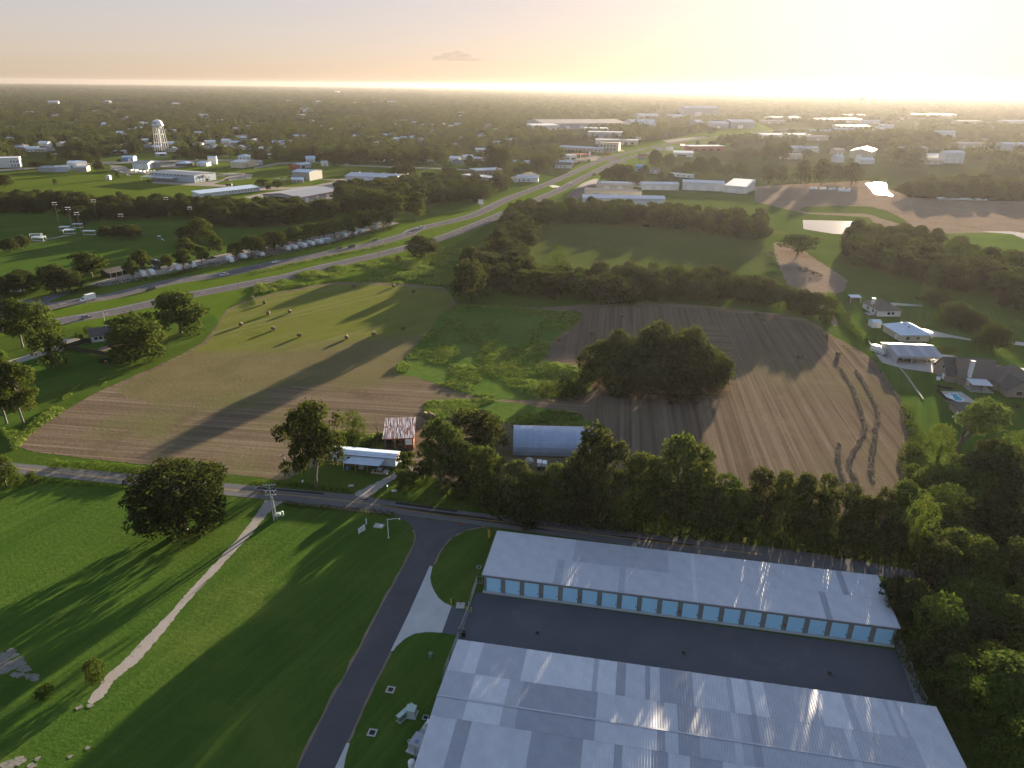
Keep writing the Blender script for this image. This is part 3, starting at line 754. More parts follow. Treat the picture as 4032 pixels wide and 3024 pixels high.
def frame_of(s):
    A_, B_ = pts(s)[:2]
    d = B_ - A_; L = d.length
    return A_, L, math.atan2(d.y, d.x)
def opening(parent, side, u0, u1, z0, z1, W, D, m, kind, frame=None):
    e = .05
    mb = MB()
    def bx(a0, a1, b0, b1, pr):
        if side == 'F': mb.box(a0, a1, -pr, .02, b0, b1)
        elif side == 'L': mb.box(-pr, .02, a0, a1, b0, b1)
        else: mb.box(W - .02, W + pr, a0, a1, b0, b1)
    if kind == 'window':
        bx(u0 - .08, u1 + .08, z0 - .08, z1 + .08, e)
        o = mb.build('window', frame or white_m, parent)
        mb.__init__(); bx(u0, u1, z0, z1, e + .02); mb.build('pane', m or glass, o)
    else:
        bx(u0, u1, z0, z1, e); o = mb.build(kind, m, parent)
    return o
def shell(W, D, h, roof, rise):
    mb = MB()
    if roof == 'gx': mb.extx([(0, 0), (D, 0), (D, h), (D / 2, h + rise), (0, h)], 0, W)
    elif roof == 'gy': mb.ext([(0, 0), (W, 0), (W, h), (W / 2, h + rise), (0, h)], 0, D)
    elif roof == 'mono': mb.extx([(0, 0), (D, 0), (D, h + rise), (0, h)], 0, W)
    else: mb.box(0, W, 0, D, 0, h)
    return mb
def roof_mesh(W, D, h, roof, rise, ov, t=.18):
    mb = MB(); e = .012
    if roof == 'gx':
        k = rise / (D / 2)
        mb.slab([(-ov, -ov, h - k * ov + t + e), (W + ov, -ov, h - k * ov + t + e), (W + ov, D / 2, h + rise + t + e), (-ov, D / 2, h + rise + t + e)], t)
        mb.slab([(-ov, D / 2, h + rise + t + e), (W + ov, D / 2, h + rise + t + e), (W + ov, D + ov, h - k * ov + t + e), (-ov, D + ov, h - k * ov + t + e)], t)
    elif roof == 'gy':
        k = rise / (W / 2)
        mb.slab([(-ov, -ov, h - k * ov + t + e), (W / 2, -ov, h + rise + t + e), (W / 2, D + ov, h + rise + t + e), (-ov, D + ov, h - k * ov + t + e)], t)
        mb.slab([(W / 2, -ov, h + rise + t + e), (W + ov, -ov, h - k * ov + t + e), (W + ov, D + ov, h - k * ov + t + e), (W / 2, D + ov, h + rise + t + e)], t)
    elif roof == 'mono':
        k = rise / D
        mb.slab([(-ov, -ov, h - k * ov + t + e), (W + ov, -ov, h - k * ov + t + e), (W + ov, D + ov, h + rise + k * ov + t + e), (-ov, D + ov, h + rise + k * ov + t + e)], t)
    elif roof == 'hip':
        m = min(W, D) / 2; a, b = -ov, ov; z = h + .01
        if W >= D: r0, r1 = (m, D / 2, h + rise), (W - m, D / 2, h + rise)
        else: r0, r1 = (W / 2, m, h + rise), (W / 2, D - m, h + rise)
        c = [(a, a, z), (W + b, a, z), (W + b, D + b, z), (a, D + b, z)]
        v = c + [(p[0], p[1], z + t) for p in c] + [r0, r1]
        f = [(3, 2, 1, 0), (0, 1, 5, 4), (1, 2, 6, 5), (2, 3, 7, 6), (3, 0, 4, 7)]
        f += [(4, 5, 9, 8), (5, 6, 9), (6, 7, 8, 9), (7, 4, 8)] if W >= D else [(4, 5, 8), (5, 6, 9, 8), (6, 7, 9), (7, 4, 8, 9)]
        mb.add(v, f)
    else:
        mb.box(-.05, W + .05, -.05, D + .05, h + e, h + .25); mb.box(-.05, W + .05, -.05, .2, h + .26, h + .6); mb.box(-.05, W + .05, D - .2, D + .05, h + .26, h + .6)
    return mb
def bld(name, label, cat, s, D, h, roof='gx', rise=1.0, wall=None, roofm=None, ov=.3, ops=(), group=None, parts=True, base_z=0.0):
    """front edge from two ground pixels, depth away from the camera"""
    A_, W, rz = frame_of(s) if isinstance(s, str) else s
    o = empty(name, (A_.x, A_.y, base_z), rz, label, cat, group)
    shell(W, D, h, roof, rise).build('wall', wall or white_wall, o)
    roof_mesh(W, D, h, roof, rise, ov).build('roof', roofm or roof_far, o)
    for (side, u0, u1, z0, z1, kind, m) in ops:
        if u1 > (W if side == 'F' else D) - .2: continue
        opening(o, side, u0, u1, z0, z1, W, D, m, kind)
    o['W'] = W
    return o
def row(side, n, u0, pitch, w, z0, z1, kind, m): return [(side, u0 + i * pitch, u0 + i * pitch + w, z0, z1, kind, m) for i in range(n)]
def posts(parent, P, z1, r=.08, m=None, name='post'):
    for (x, y) in P: MB().box(x - r, x + r, y - r, y + r, -.05, z1).build(name, m or steel, parent)

# ---------------------------------------------------------------- storage units
BL, BR = gp('a', 172, 474), gp('c', 1898, 1262)
d_ = BR - BL; SW = d_.length; srz = math.atan2(d_.y, d_.x)
SH = top_z(BL, 'a', 158, 212) - .1
back = gp('S', 1075, 1148, SH + .35)
nrm_ = Vector((-d_.y, d_.x, 0)).normalized(); SD = (back - BL).dot(nrm_)
su = empty('storage_building', BL, srz, 'long storage building with light blue roll-up doors facing the asphalt yard', 'storage building')
pier_m = M('grey_green_wall', (.19, .195, .18), (.235, .24, .22), .5, .75)
mb = MB(); pitch = SW / 20; dw = pitch * .785; dh = SH * .76; z_s = .22
mb.extx([(.35, z_s), (SD, z_s), (SD, SH + .3), (.35, SH)], 0, SW)
mb.build('back_wall', tan_wall, su)
mb = MB(); mb.box(-.25, SW + .25, -.55, SD, 0, z_s); mb.build('slab', conc_m, su)
for i in range(21):
    x0 = 0 if i == 0 else i * pitch - (pitch - dw) / 2; x1 = SW if i == 20 else i * pitch + (pitch - dw) / 2
    MB().box(x0, x1, 0, .36, z_s, dh + z_s).build('pier', pier_m, su)
MB().box(0, SW, .002, .352, dh + z_s, SH - .02).build('header', pier_m, su)
mbd = MB()
nsl = 16
for k in range(nsl): mbd.box(.03, dw - .03, .10 + (.012 if k % 2 else 0), .2, k * (dh / nsl) + .01, (k + 1) * (dh / nsl) - .012)
dm = mbd.mesh('door', door_blue)
hm = MB().box(dw - .32, dw - .18, .02, .12, .75, 1.0).mesh('handle', black_m); jm = MB().box(0, .05, .05, .3, 0, dh).mesh('door_track', roof_dark)
for i in range(20):
    dr = link('door', dm, su); dr.location = (i * pitch + (pitch - dw) / 2, 0, z_s + .01)
    link('handle', hm, dr); link('door_track', jm, dr); link('door_track', jm, dr).location = (dw - .05, 0, 0)
lm = MB().box(-.18, .18, -.22, .02, -.12, .12).mesh('wall_light', black_m)
for i in (1, 5, 9, 13, 16, 19):
    l_ = link('wall_light', lm, su); l_.location = (i * pitch + pitch * .4, 0, SH - .35)
for i in (5, 10, 15):
    MB().box(-.12, .12, -.14, .02, 1.3, 1.9).build('extinguisher', trim_red, su).location = (i * pitch, 0, 0)
def ribbed(W, D, pitch, z=.0, rib=.055, n_y=1):
    mb = MB(); mb.box(0, W, 0, D, -.04, 0)
    k = max(1, int(round(W / pitch)))
    for i in range(k):
        x = (i + .5) * W / k
        mb.add([(x - .05, 0, .001), (x - .02, 0, rib), (x + .02, 0, rib), (x + .05, 0, .001), (x - .05, D, .001), (x - .02, D, rib), (x + .02, D, rib), (x + .05, D, .001)],
               [(0, 1, 5, 4), (1, 2, 6, 5), (2, 3, 7, 6), (0, 3, 2, 1), (4, 5, 6, 7)])
    return mb
def panel_row(parent, W, spec, y0, z0, y1, z1, mats, pitch=.45, lift=.0):
    """one course of roof sheets; spec = [(x0,x1,tone)] in metres"""
    L = math.hypot(y1 - y0, z1 - z0); ang = math.atan2(z1 - z0, y1 - y0)
    for x0, x1, t in spec:
        o = ribbed(x1 - x0 - .012, L, pitch).build('roof_panel', mats[t], parent)
        o.location = (x0, y0, z0 + lift); o.rotation_euler = (ang, 0, 0)
def random_spec(W, n, r, tones):
    c = np.sort(r.choice(np.arange(2, int(W) - 1, 2), n, replace=False)); e = [-.35] + [float(x) for x in c] + [W + .35]
    return [(e[i], e[i + 1], int(r.choice(tones))) for i in range(len(e) - 1)]
rp = np.random.default_rng(5)
um = SD * .52
sp = lambda *a: [(a[i], a[i + 1], a[i + 2]) for i in range(0, len(a) - 2, 3)]
def frac(W, L): return [(W * a - (.35 if a == 0 else 0), W * b + (.35 if b == 1 else 0), t) for a, b, t in L]
RM = [roof_a, roof_b, roof_c, roof_d]
panel_row(su, SW, frac(SW, [(0, .18, 0), (.18, .2, 1), (.2, .345, 0), (.345, .36, 1), (.36, .53, 0), (.53, .54, 3), (.54, .84, 0), (.84, .855, 2), (.855, 1, 0)]), -.35, SH + .03, um, SH + .2, RM)
panel_row(su, SW, frac(SW, [(0, .22, 0), (.22, .47, 1), (.47, .53, 0), (.53, .54, 3), (.54, .7, 0), (.7, .9, 0), (.9, .915, 2), (.915, 1, 0)]), um - .15, SH + .235, SD + .3, SH + .38, RM)
MB().box(-.4, SW + .4, -.5, -.36, SH - .12, SH + .06).build('gutter', roof_c, su)
MB().hexa([(-.45, -.4, SH - .1), (-.36, -.4, SH - .1), (-.36, SD + .3, SH + .25), (-.45, SD + .3, SH + .25), (-.45, -.4, SH + .09), (-.36, -.4, SH + .09), (-.36, SD + .3, SH + .44), (-.45, SD + .3, SH + .44)]).build('rake_trim', tan_wall, su)
MB().hexa(
    [(SW + .36, -.4, SH - .1), (SW + .45, -.4, SH - .1), (SW + .45, SD + .3, SH + .25), (SW + .36, SD + .3, SH + .25), (SW + .36, -.4, SH + .09), (SW + .45, -.4, SH + .09), (SW + .45, SD + .3, SH + .44), (SW + .36, SD + .3, SH + .44)]).build('rake_trim', tan_wall, su)
# second storage building, only its roof and left wall in view
QH = SH + .1
QL, QR = gp('N', 1787, 556, QH), gp('R', 1438, 1142, QH)
qd = QR - QL; QW = qd.length; qrz = math.atan2(qd.y, qd.x)
qn = Vector((qd.y, -qd.x, 0)).normalized()                       # towards the camera
qrz2 = qrz
l1 = (gp('N', 1690, 822, QH) - QL).dot(qn); rg = (gp('N', 1607, 1030, QH + .6) - QL).dot(qn); l2 = (gp('N', 1562, 1214, QH) - QL).dot(qn)
q_or = Vector((QL.x, QL.y, 0)) + qn * 0
sb = empty('storage_building', q_or, qrz, 'wide storage building with patchwork galvanised roof in the lower foreground', 'storage building')
slope = .052; zr = QH + rg * slope; end = rg * 2 + 1
def qz(v): return QH + v * slope if v <= rg else zr - (v - rg) * .085
mb = MB(); mb.extx([(0, 0), (-end, 0), (-end, qz(end) - .1), (-rg, zr - .1), (0, QH - .1)], 0.3, QW - .3)
mb.build('wall', tan_wall, sb)
def ux(t, x, y, v):                                                # local x of a pixel on the roof
    p = gp(t, x, y, qz(v)); return (p - QL).dot(qd.normalized())
def spec_px(v, L):
    out = []
    for (ta, xa, ya), (tb, xb, yb), tone in L:
        out.append((ux(ta, xa, ya, v), ux(tb, xb, yb, v), tone))
    return out
row1 = [('N', 1787, 556), ('N', 1890, 570), ('N', 2002, 585), ('O', 165, 635), ('O', 755, 722), ('O', 792, 727), ('O', 952, 748), ('O', 1030, 760), ('O', 1197, 782), ('O', 1236, 786), ('O', 1320, 798),
        ('O', 1600, 838), ('O', 1855, 873), ('O', 1900, 880), ('O', 1940, 885), ('O', 2072, 903), ('O', 2110, 908), ('R', -60, 932), ('R', 390, 992), ('R', 625, 1022), ('R', 690, 1032), ('R', 975, 1072), ('R', 1012, 1078), ('R', 1068, 1088), ('R', 1105, 1094), ('R', 1438, 1140)]
tone1 = [0, 3, 1, 3, 1, 3, 2, 0, 2, 0, 2, 0, 0, 1, 3, 1, 3, 1, 3, 1, 0, 1, 0, 1, 0, 1]
e_ = [ux(t, x, y, 0) for t, x, y in row1]; e_[0] = -.35; e_[-1] = QW + .35
def qrow(spec, v0, v1, lift=0):
    for x0, x1, t in spec:
        L = math.hypot(v1 - v0, qz(v1) - qz(v0))
        o = ribbed(x1 - x0 - .012, L, .45).build('roof_panel', RM[t], sb)
        o.location = (x0, -v1, qz(v1) + lift); o.rotation_euler = (math.atan2(qz(v0) - qz(v1), v1 - v0), 0, 0)
qrow([(e_[i], e_[i + 1], tone1[i]) for i in range(len(e_) - 1)], -.4, l1, .05)
mid_spec = frac(QW, [(0, .06, 1), (.06, .135, 3), (.135, .165, 1), (.165, .32, 2), (.32, .44, 0), (.44, .455, 2), (.455, .48, 0), (.48, .52, 2), (.52, .585, 1), (.585, .6, 0), (.6, .62, 1), (.62, .635, 2), (.635, .8, 1), (.8, .815, 0), (.815, .93, 1), (.93, 1, 0)])
qrow(mid_spec, l1, rg, .03); qrow(mid_spec, rg, max(l2, rg + 2), .01)
bot = frac(QW, [(0, .05, 0), (.05, .08, 2), (.08, .2, 0), (.2, .3, 2), (.3, .36, 0), (.36, .375, 2), (.375, .43, 0), (.43, .46, 2), (.46, .5, 0), (.5, .56, 2), (.56, .66, 0), (.66, .8, 1), (.8, 1, 0)])
qrow(bot, max(l2, rg + 2), end + .3, -.02)
for v_ in (rg,): MB().box(-.4, QW + .4, -v_ - .18, -v_ + .18, zr + .055, zr + .10).build('ridge_cap', roof_b, sb)
for k in range(46):
    MB().box(0, .12, -.02, .12, -.14, .04).build('gutter_strap', roof_d, sb).location = ((k + .5) * QW / 46, .36, QH + .05)
MB().box(-.35, QW + .35, .40, .54, QH - .2, QH - .02).build('gutter', roof_c, sb)
# ---------------------------------------------------------------- storage site furniture
def drain(t, x, y, w, label, fr=conc_m, rim=.5):
    p = gp(t, x, y, .14); o = empty('drain_inlet', p, srz, label, 'drain')
    mb = MB(); r = rim
    mb.box(-w / 2, w / 2, -w / 2, -w / 2 + r * w / 2.6, 0, .1).box(-w / 2, w / 2, w / 2 - r * w / 2.6, w / 2, 0, .1).box(-w / 2, -w / 2 + r * w / 2.6, -w / 2 + r * w / 2.6, w / 2 - r * w / 2.6, 0, .1).box(w / 2 - r * w / 2.6, w / 2, -w / 2 + r * w / 2.6, w / 2 - r * w / 2.6, 0, .1)
    mb.build('frame', fr, o)
    q = w / 2 - r * w / 2.6; mb = MB(); mb.box(-q, q, -q, q, -.02, .02)
    mb.build('pit', dark_m, o)
    mb = MB()
    for i in range(5): mb.box(-q + (i + .3) * 2 * q / 5, -q + (i + .7) * 2 * q / 5, -q, q, .04, .07)
    mb.build('grate', M('dark_grate', (.03, .022, .02), (.055, .04, .035), 2, .8), o)
drain('N', 1190, 978, 1.5, 'square white concrete drain inlet beside the drive, farther of two', pale_conc)
drain('N', 1030, 1352, 1.5, 'square white concrete drain inlet beside the drive, nearer of two', pale_conc)
drain('N', 1495, 1220, 1.0, 'small dark drain inlet in the grass by the patchwork roof', conc_m, .25)
drain('N', 1355, 1425, .6, 'tiny pale drain box in grass near the equipment pad', pale_conc)
drain('a', 95, 122, 1.0, 'drain inlet in the grass at the blue-door building corner', conc_m, .3)
drain('O', 258, 482, .8, 'drain grate in the asphalt yard nearest the gate', wood, .15)
drain('O', 1530, 655, .8, 'drain grate in the middle of the asphalt yard', wood, .15)
drain('R', 522, 835, .8, 'drain grate in the asphalt yard nearest the woods', wood, .15)
p = gp('N', 1322, 1205); o = empty('cabinet', p, srz + R(62), 'long grey-green utility cabinet on the grass strip', 'utility cabinet')
MB().box(-1.7, 1.7, -.35, .35, .1, 1.25).build('body', green_box, o); MB().box(-1.8, 1.8, -.42, .42, 1.25, 1.36).build('lid', pale_green, o); MB().box(-1.8, 1.8, -.5, .5, 0, .1).build('pad', conc_m, o)
p = gp('N', 1372, 1195); o = empty('transformer', p, srz, 'pale green transformer box on a pad beside the long cabinet', 'transformer')
MB().box(-.8, .8, -.7, .7, .15, 1.5).build('body', pale_green, o); MB().box(-.85, .85, -.75, .75, 1.5, 1.6).build('lid', pale_green, o); MB().box(-1, 1, -.95, .95, 0, .15).build('pad', conc_m, o)
p = gp('N', 1538, 690); o = empty('junction_box', p, srz, 'small dark green junction box on the grass near the gate', 'junction box')
MB().box(-.3, .3, -.3, .3, 0, .8).build('body', green_box, o); MB().box(-.34, .34, -.34, .34, .8, .88).build('lid', green_box, o)
p = gp('N', 1430, 1480); o = empty('pump_unit', p, qrz + R(-14), 'grey generator skid with cabinets beside the patchwork roof', 'generator')
MB().box(-1.4, 1.4, -1.6, 4.6, 0, .2).build('pad', conc_m, o); MB().box(-1.1, 1.1, -1.2, 1.4, .2, 1.7).build('housing', grey_wall, o); MB().box(-.3, .3, -.6, .0, 1.7, 1.76).build('hatch', blue_wall, o)
MB().box(-.9, .9, 1.6, 2.6, .2, 1.2).build('engine', roof_dark, o); MB().box(-.5, .5, 3.2, 4.2, .2, 1.9).build('control_cabinet', white_m, o); MB().tube((0, 2.9, .2), (0, 2.9, 2.4), .08).build('exhaust', steel, o)
p = gp('N', 1375, 1640); o = empty('tank', p, 0, 'round white tank at the lower end of the generator skid', 'tank')
MB().lathe([(.0, 1.15), (.45, 1.1), (.6, .9), (.6, .1), (.6, 0)], 18).build('shell', white_m, o, True); MB().tube((.3, .8, .2), (.3, 2.2, 1.2), .1).build('pipe', green_box, o)
# gate, bollards, fence
def bollard(t, x, y, label, m=yellow_m, h=1.25):
    p = gp(t, x, y, .13); o = empty('bollard', p, 0, label, 'bollard', 'bollards at the yard gate')
    MB().tube((0, 0, 0), (0, 0, h), .11, .11, 10).build('post', m, o); MB().lathe([(.11, h), (.08, h + .06), (0, h + .08)], 10).build('cap', m, o, True)
for t, x, y, lb in (('N', 1718, 228, 'yellow bollard at the grass corner of the concrete apron'), ('N', 1850, 296, 'yellow bollard outside the far gate post'), ('N', 1892, 303, 'yellow bollard inside the far gate post'),
                    ('N', 1785, 482, 'yellow bollard outside the near gate post'), ('N', 1828, 484, 'yellow bollard inside the near gate post')): bollard(t, x, y, lb)
bollard('N', 1741, 228, 'black keypad post beside the yellow apron bollard', black_m, 1.2)
def fence_line(name, label, P, h, m, step=3.0, cat='fence', wires=10, z=.1):
    o = empty(name, (P[0].x, P[0].y, z), 0, label, cat)
    for a_, b_ in zip(P, P[1:]):
        a_, b_ = a_ - P[0], b_ - P[0]; L = (b_ - a_).length; n = max(1, int(L / step))
        for i in range(n + 1):
            q = a_.lerp(b_, i / n); MB().tube((q.x, q.y, 0), (q.x, q.y, h), .04, .04, 6).build('post', m, o)
        for k in (0, 1): MB().tube((a_.x, a_.y, h * (1 - k * .97)), (b_.x, b_.y, h * (1 - k * .97)), .028, .028, 5).build('rail', m, o)
        mb = MB(); d = (b_ - a_).normalized(); s = .16 if L < 70 else .3
        for i in range(int(L / s)):
            for sg in (1, -1):
                p0 = a_ + d * i * s; p1 = p0 + d * min(h, L - i * s if sg > 0 else i * s) * sg
                zt = abs((p1 - p0).length)
                mb.tube((p0.x, p0.y, 0.03), (p1.x, p1.y, .03 + zt), .006, .006, 3, cap=False)
        mb.build('mesh_panel', m, o)
    return o
fence_line('chain_link_fence', 'short chain link fence between blue-door building and gate', pts('N 1990 60 1942 56 1878 250'), 2.0, steel)
fence_line('chain_link_fence', 'chain link fence along the wooded edge of the asphalt yard', pts('R 1092 540 1190 770 1270 980 1345 1130'), 2.0, steel)
fence_line('chain_link_fence', 'low chain link fence beside the patchwork-roof building', pts('N 1782 545 1702 745 1640 900'), 2.0, steel)
g0, g1 = pts('N 1878 290 1792 520'); o = empty('gate', (g0.x, g0.y, .13), math.atan2(g1.y - g0.y, g1.x - g0.x), 'sliding barred steel gate across the yard entrance', 'gate')
gl = (g1 - g0).length
MB().box(0, gl, -.04, .04, .1, .18).box(0, gl, -.04, .04, 1.95, 2.05).build('rail', steel, o)
for i in range(2): MB().box(i * gl - .08, i * gl + .08, -.25, -.09, 0, 2.2).build('post', steel, o)
pk = MB().box(-.02, .02, -.02, .02, .18, 1.95).mesh('picket', steel)
for i in range(int(gl / .25)): link('picket', pk, o).location = (.12 + i * .25, 0, 0)
MB().box(gl - .9, gl - .1, .4, 1.0, 0, 1.0).build('gate_motor', black_m, o)
p = gp('N', 1798, 245); o = empty('concrete_pad', p, srz + R(10), 'small pale concrete pad with a thin post by the gate', 'pad')
MB().box(-.9, .9, -.9, .9, 0, .1).build('slab', pale_conc, o); MB().tube((0, .2, .1), (0, .2, 1.3), .05).build('post', black_m, o)
# street light, signs
p = gp('b', 1954, 988); h = top_z(p, 'b', 1949, 708); o = empty('street_light', p, 0, 'slim pale street light with curved arm at the drive corner', 'street light')
MB().tube((0, 0, 0), (0, 0, h), .1, .07, 10).build('pole', white_m, o); MB().tube((0, 0, h - .25), (1.9, .1, h), .05, .05, 8).tube((1.9, .1, h), (2.75, .1, h + .02), .05, .05, 8).build('arm', white_m, o)
MB().lathe([(0, .1), (.16, .06), (.2, -.1), (.12, -.28), (0, -.32)], 10, (2.85, .1, h)).build('lamp', white_m, o, True); MB().box(-.25, .25, -.25, .25, 0, .1).build('base', conc_m, o)
p = gp('b', 1520, 965); q = gp('b', 1620, 905); o = empty('sign', p, math.atan2(q.y - p.y, q.x - p.x), 'white slanted-edge notice board standing on the lawn', 'sign')
L = (q - p).length; MB().hexa([(0, -.04, .75), (L, -.04, .75), (L, .04, .75), (0, .04, .75), (0, -.04, 2.1), (L, -.04, 2.35), (L, .04, 2.35), (0, .04, 2.1)]).build('board', white_m, o)
for x_ in (.25, L - .25): MB().box(x_ - .06, x_ + .06, .05, .17, 0, 2.0).build('post', wood, o)
mb = MB()
for k, (a_, b_) in enumerate(((.25, .75), (.2, .6))): mb.box(L * a_, L * b_, -.05, -.041, 1.55 - k * .35, 1.68 - k * .35)
mb.build('lettering', grey_wall, o)
p = gp('b', 1633, 785); o = empty('marker_post', p, 0, 'short white marker post behind the notice board', 'marker post')
MB().tube((0, 0, 0), (0, 0, 1.4), .16, .16, 12).build('post', white_m, o); MB().lathe([(.16, 1.4), (.12, 1.5), (0, 1.52)], 12).build('cap', white_m, o, True)
p = gp('b', 1815, 815); o = empty('concrete_slab', p, R(-12), 'pale flat concrete slab in the lawn near the street light', 'slab')
MB().box(-1.2, 1.2, -.9, .9, 0, .12).build('slab', pale_conc, o); MB().box(.2, .9, -.3, .3, .12, .2).build('lid', white_m, o)
p = gp('J', 1822, 1308); o = empty('street_sign', p, 0, 'green and red street sign post at the junction corner', 'street sign')
MB().tube((0, 0, 0), (0, 0, 3), .05).build('post', steel, o); MB().box(-.5, .5, -.02, .02, 2.75, 3.0).build('name_plate', M('sign_green', (.02, .2, .1), (.03, .25, .12), 1, .5), o); MB().lathe([(0, -.02), (.4, -.02), (.4, .02), (0, .02)], 8).build('stop_plate', trim_red, o)
o.children[-1].rotation_euler = (R(90), 0, 0); o.children[-1].location = (0, -.08, 2.2)
p = gp('J', 2038, 1385); o = empty('feather_flag', p, R(5), 'tall yellow and red feather banner at the building corner', 'banner')
MB().tube((0, 0, 0), (0, 0, 3.6), .03).build('pole', steel, o); MB().box(.03, .55, -.015, .015, .6, 2.9).build('banner', yellow_m, o); MB().box(.03, .5, -.02, .02, 2.9, 3.4).build('banner_top', trim_red, o)
mb = MB()
for k in range(4): mb.box(.18, .42, -.024, -.016, .8 + k * .5, 1.1 + k * .5)
mb.build('lettering', trim_red, o)
p = gp('K', 2035, 1330); o = empty('warning_sign', p + Vector((0, 0, 0)), R(5), 'small yellow warning sign behind the blue-door building roof', 'warning sign')
MB().tube((0, 0, 0), (0, 0, 6.0), .05).build('post', steel, o); MB().box(-.35, .35, -.02, .02, 4.6, 5.9).build('plate', yellow_m, o)
# utility poles
def power_pole(name, t, x, y, xt, yt, label, arms=((0, 1.2),), r=.16, m=None, az=0.0, ins=True):
    b = gp(t, x, y); h = top_z(b, t, xt, yt); o = empty(name, b, az, label, 'utility pole')
    MB().tube((0, 0, -.1), (0, 0, h), r, r * .6, 8).build('pole', m or pole_wood, o)
    for dz, w in arms:
        a_ = MB().box(-w, w, -.07, .07, h - .3 - dz, h - .15 - dz).build('crossarm', m or pole_wood, o)
        if ins:
            for xx in (-w * .92, -w * .45, w * .45, w * .92): MB().lathe([(.07, 0), (.09, .1), (.05, .2), (0, .22)], 6, (xx, 0, h - .15 - dz)).build('insulator', white_m, a_)
    o['h'] = h
    return o
P1 = power_pole('utility_pole', 'b', 292, 735, 238, 205, 'tall pale double utility pole with crossarms beside the gravel path', ((0, 1.5), (1.6, 1.5), (2.8, 1.3)), .19, M('pale_pole', (.38, .39, .38), (.48, .48, .46), 2, .8), R(5))
mb = MB(); h1 = P1['h']; mb.tube((.55, .55, -.1), (.2, .25, h1 * .66), .18, .15, 8); mb.build('brace_pole', MATS['pale_pole'], P1)
for k in range(3): MB().tube((-1 + k * .95, 0, h1 - 2.4), (-1 + k * .95, 0, h1 - 1.75), .1, .1, 8).build('cutout', white_m, P1)
MB().tube((-1.4, .05, h1 - .25), (0, .05, h1 - 1.6), .03).tube((1.4, .05, h1 - .25), (0, .05, h1 - 1.6), .03).build('brace', steel, P1)
P2 = power_pole('utility_pole', 'J', 281, 892, 255, 640, 'brown wooden utility pole on the verge left of the tall shade tree', ((.0, 1.2),), .15, None, R(50))
MB().tube((.35, 0, P2['h'] - 1.9), (.35, 0, P2['h'] - 1.1), .22, .22, 10).build('transformer_can', grey_wall, P2)
def wire(label, a_, b_, sag=1.2, r=.012):
    mb = MB(); n = 12; P = [a_.lerp(b_, i / n) - Vector((0, 0, sag * 4 * (i / n) * (1 - i / n))) for i in range(n + 1)]
    for p_, q_ in zip(P, P[1:]): mb.tube(p_, q_, r, r, 4, cap=False)
    return tag(mb.build('power_line', black_m), label, 'power line', 'power lines over the country road')
t1 = P1.location + Vector((0, 0, h1 - .1)); t2 = P2.location + Vector((0, 0, P2['h'] - .1))
for dx, l_ in ((-1.2, 'left'), (0, 'middle'), (1.2, 'right')): wire(l_ + ' of three sagging power lines between the pale double pole and brown pole', t1 + Vector((dx, 0, 0)), t2 + Vector((dx * .7, dx * .6, 0)), 1.0)
p = gp('b', 355, 668); o = empty('pad_transformer', p, R(5), 'pale green pad transformer at the foot of the double pole', 'transformer')
MB().box(-.9, .5, -.4, .4, 0, .9).build('body', pale_green, o); MB().lathe([(.35, 0), (.35, 1.1), (.28, 1.25), (0, 1.3)], 12, (1.0, 0, 0)).build('drum', pale_green, o, True)

# ================================================================== FARMSTEAD ACROSS THE ROAD
A_, W_, rz_ = frame_of('Y 60 905 955 985')
W_ = 19.5; B_ = gp('Y', 955, 985); A_ = B_ - Vector((math.cos(rz_), math.sin(rz_), 0)) * W_
o = empty('mobile_home', A_, rz_, 'white and rust-trimmed mobile home with a carport awning', 'mobile home')
MB().box(0, W_, 0, 4.2, .75, 3.3).build('wall', M('pale_blue_wall', (.50, .58, .64), (.58, .66, .71), .5, .6), o)
MB().box(.1, W_ - .1, .1, 4.1, 0, .75).build('skirting', M('brown_skirting', (.12, .075, .06), (.18, .12, .095), 1, .8), o)
MB().box(-.05, W_ + .05, -.06, -.005, 3.0, 3.34).box(W_ + .005, W_ + .06, 0, 4.2, 2.9, 3.34).build('fascia', M('rust_trim', (.30, .12, .06), (.38, .17, .09), 1, .7), o)
rs_ = MB().slab([(-.2, -.2, 3.42), (W_ + .2, -.2, 3.42), (W_ + .2, 2.1, 3.75), (-.2, 2.1, 3.75)], .06).slab([(-.2, 2.1, 3.75), (W_ + .2, 2.1, 3.75), (W_ + .2, 4.4, 3.42), (-.2, 4.4, 3.42)], .06).build('roof', roof_blue, o)
MB().box(-.2, W_ + .2, .9, 1.0, 3.58, 3.64).build('roof_seam', roof_dark, rs_)
for x_ in (2.2, 3.4, 5.4, 7.0): opening(o, 'F', x_, x_ + .9, 1.7, 2.6, W_, 4.2, glass, 'window')
opening(o, 'R', 1.2, 2.0, 1.7, 2.6, W_, 4.2, glass, 'window'); opening(o, 'F', 14.6, 15.5, .8, 2.8, W_, 4.2, white_m, 'door'); opening(o, 'F', 9.2, 10.1, .8, 2.8, W_, 4.2, brown_wood, 'door')
aw = MB().slab([(5.3, -3.6, 2.6), (15.9, -3.6, 2.6), (16.6, -.08, 3.1), (7.0, -.08, 3.1)], .07)
ao = aw.build('awning', roof_blue, o)
for i in range(14): MB().hexa([(5.35 + i * .76, -3.58, 2.605), (5.42 + i * .76, -3.58, 2.605), (7.12 + i * .68, -.1, 3.105), (7.05 + i * .68, -.1, 3.105), (5.35 + i * .76, -3.58, 2.65), (5.42 + i * .76, -3.58, 2.65), (7.12 + i * .68, -.1, 3.15), (7.05 + i * .68, -.1, 3.15)]).build('awning_rib', roof_b, ao)
for x_ in (5.5, 9.0, 12.4, 15.7): MB().box(x_ - .05, x_ + .05, -3.5, -3.4, 0, 2.55).build('post', steel, o)
st = MB()
for k in range(4): st.box(9.0, 10.4, -1.8 + k * .35, -1.4 + k * .35, 0, .2 + k * .2)
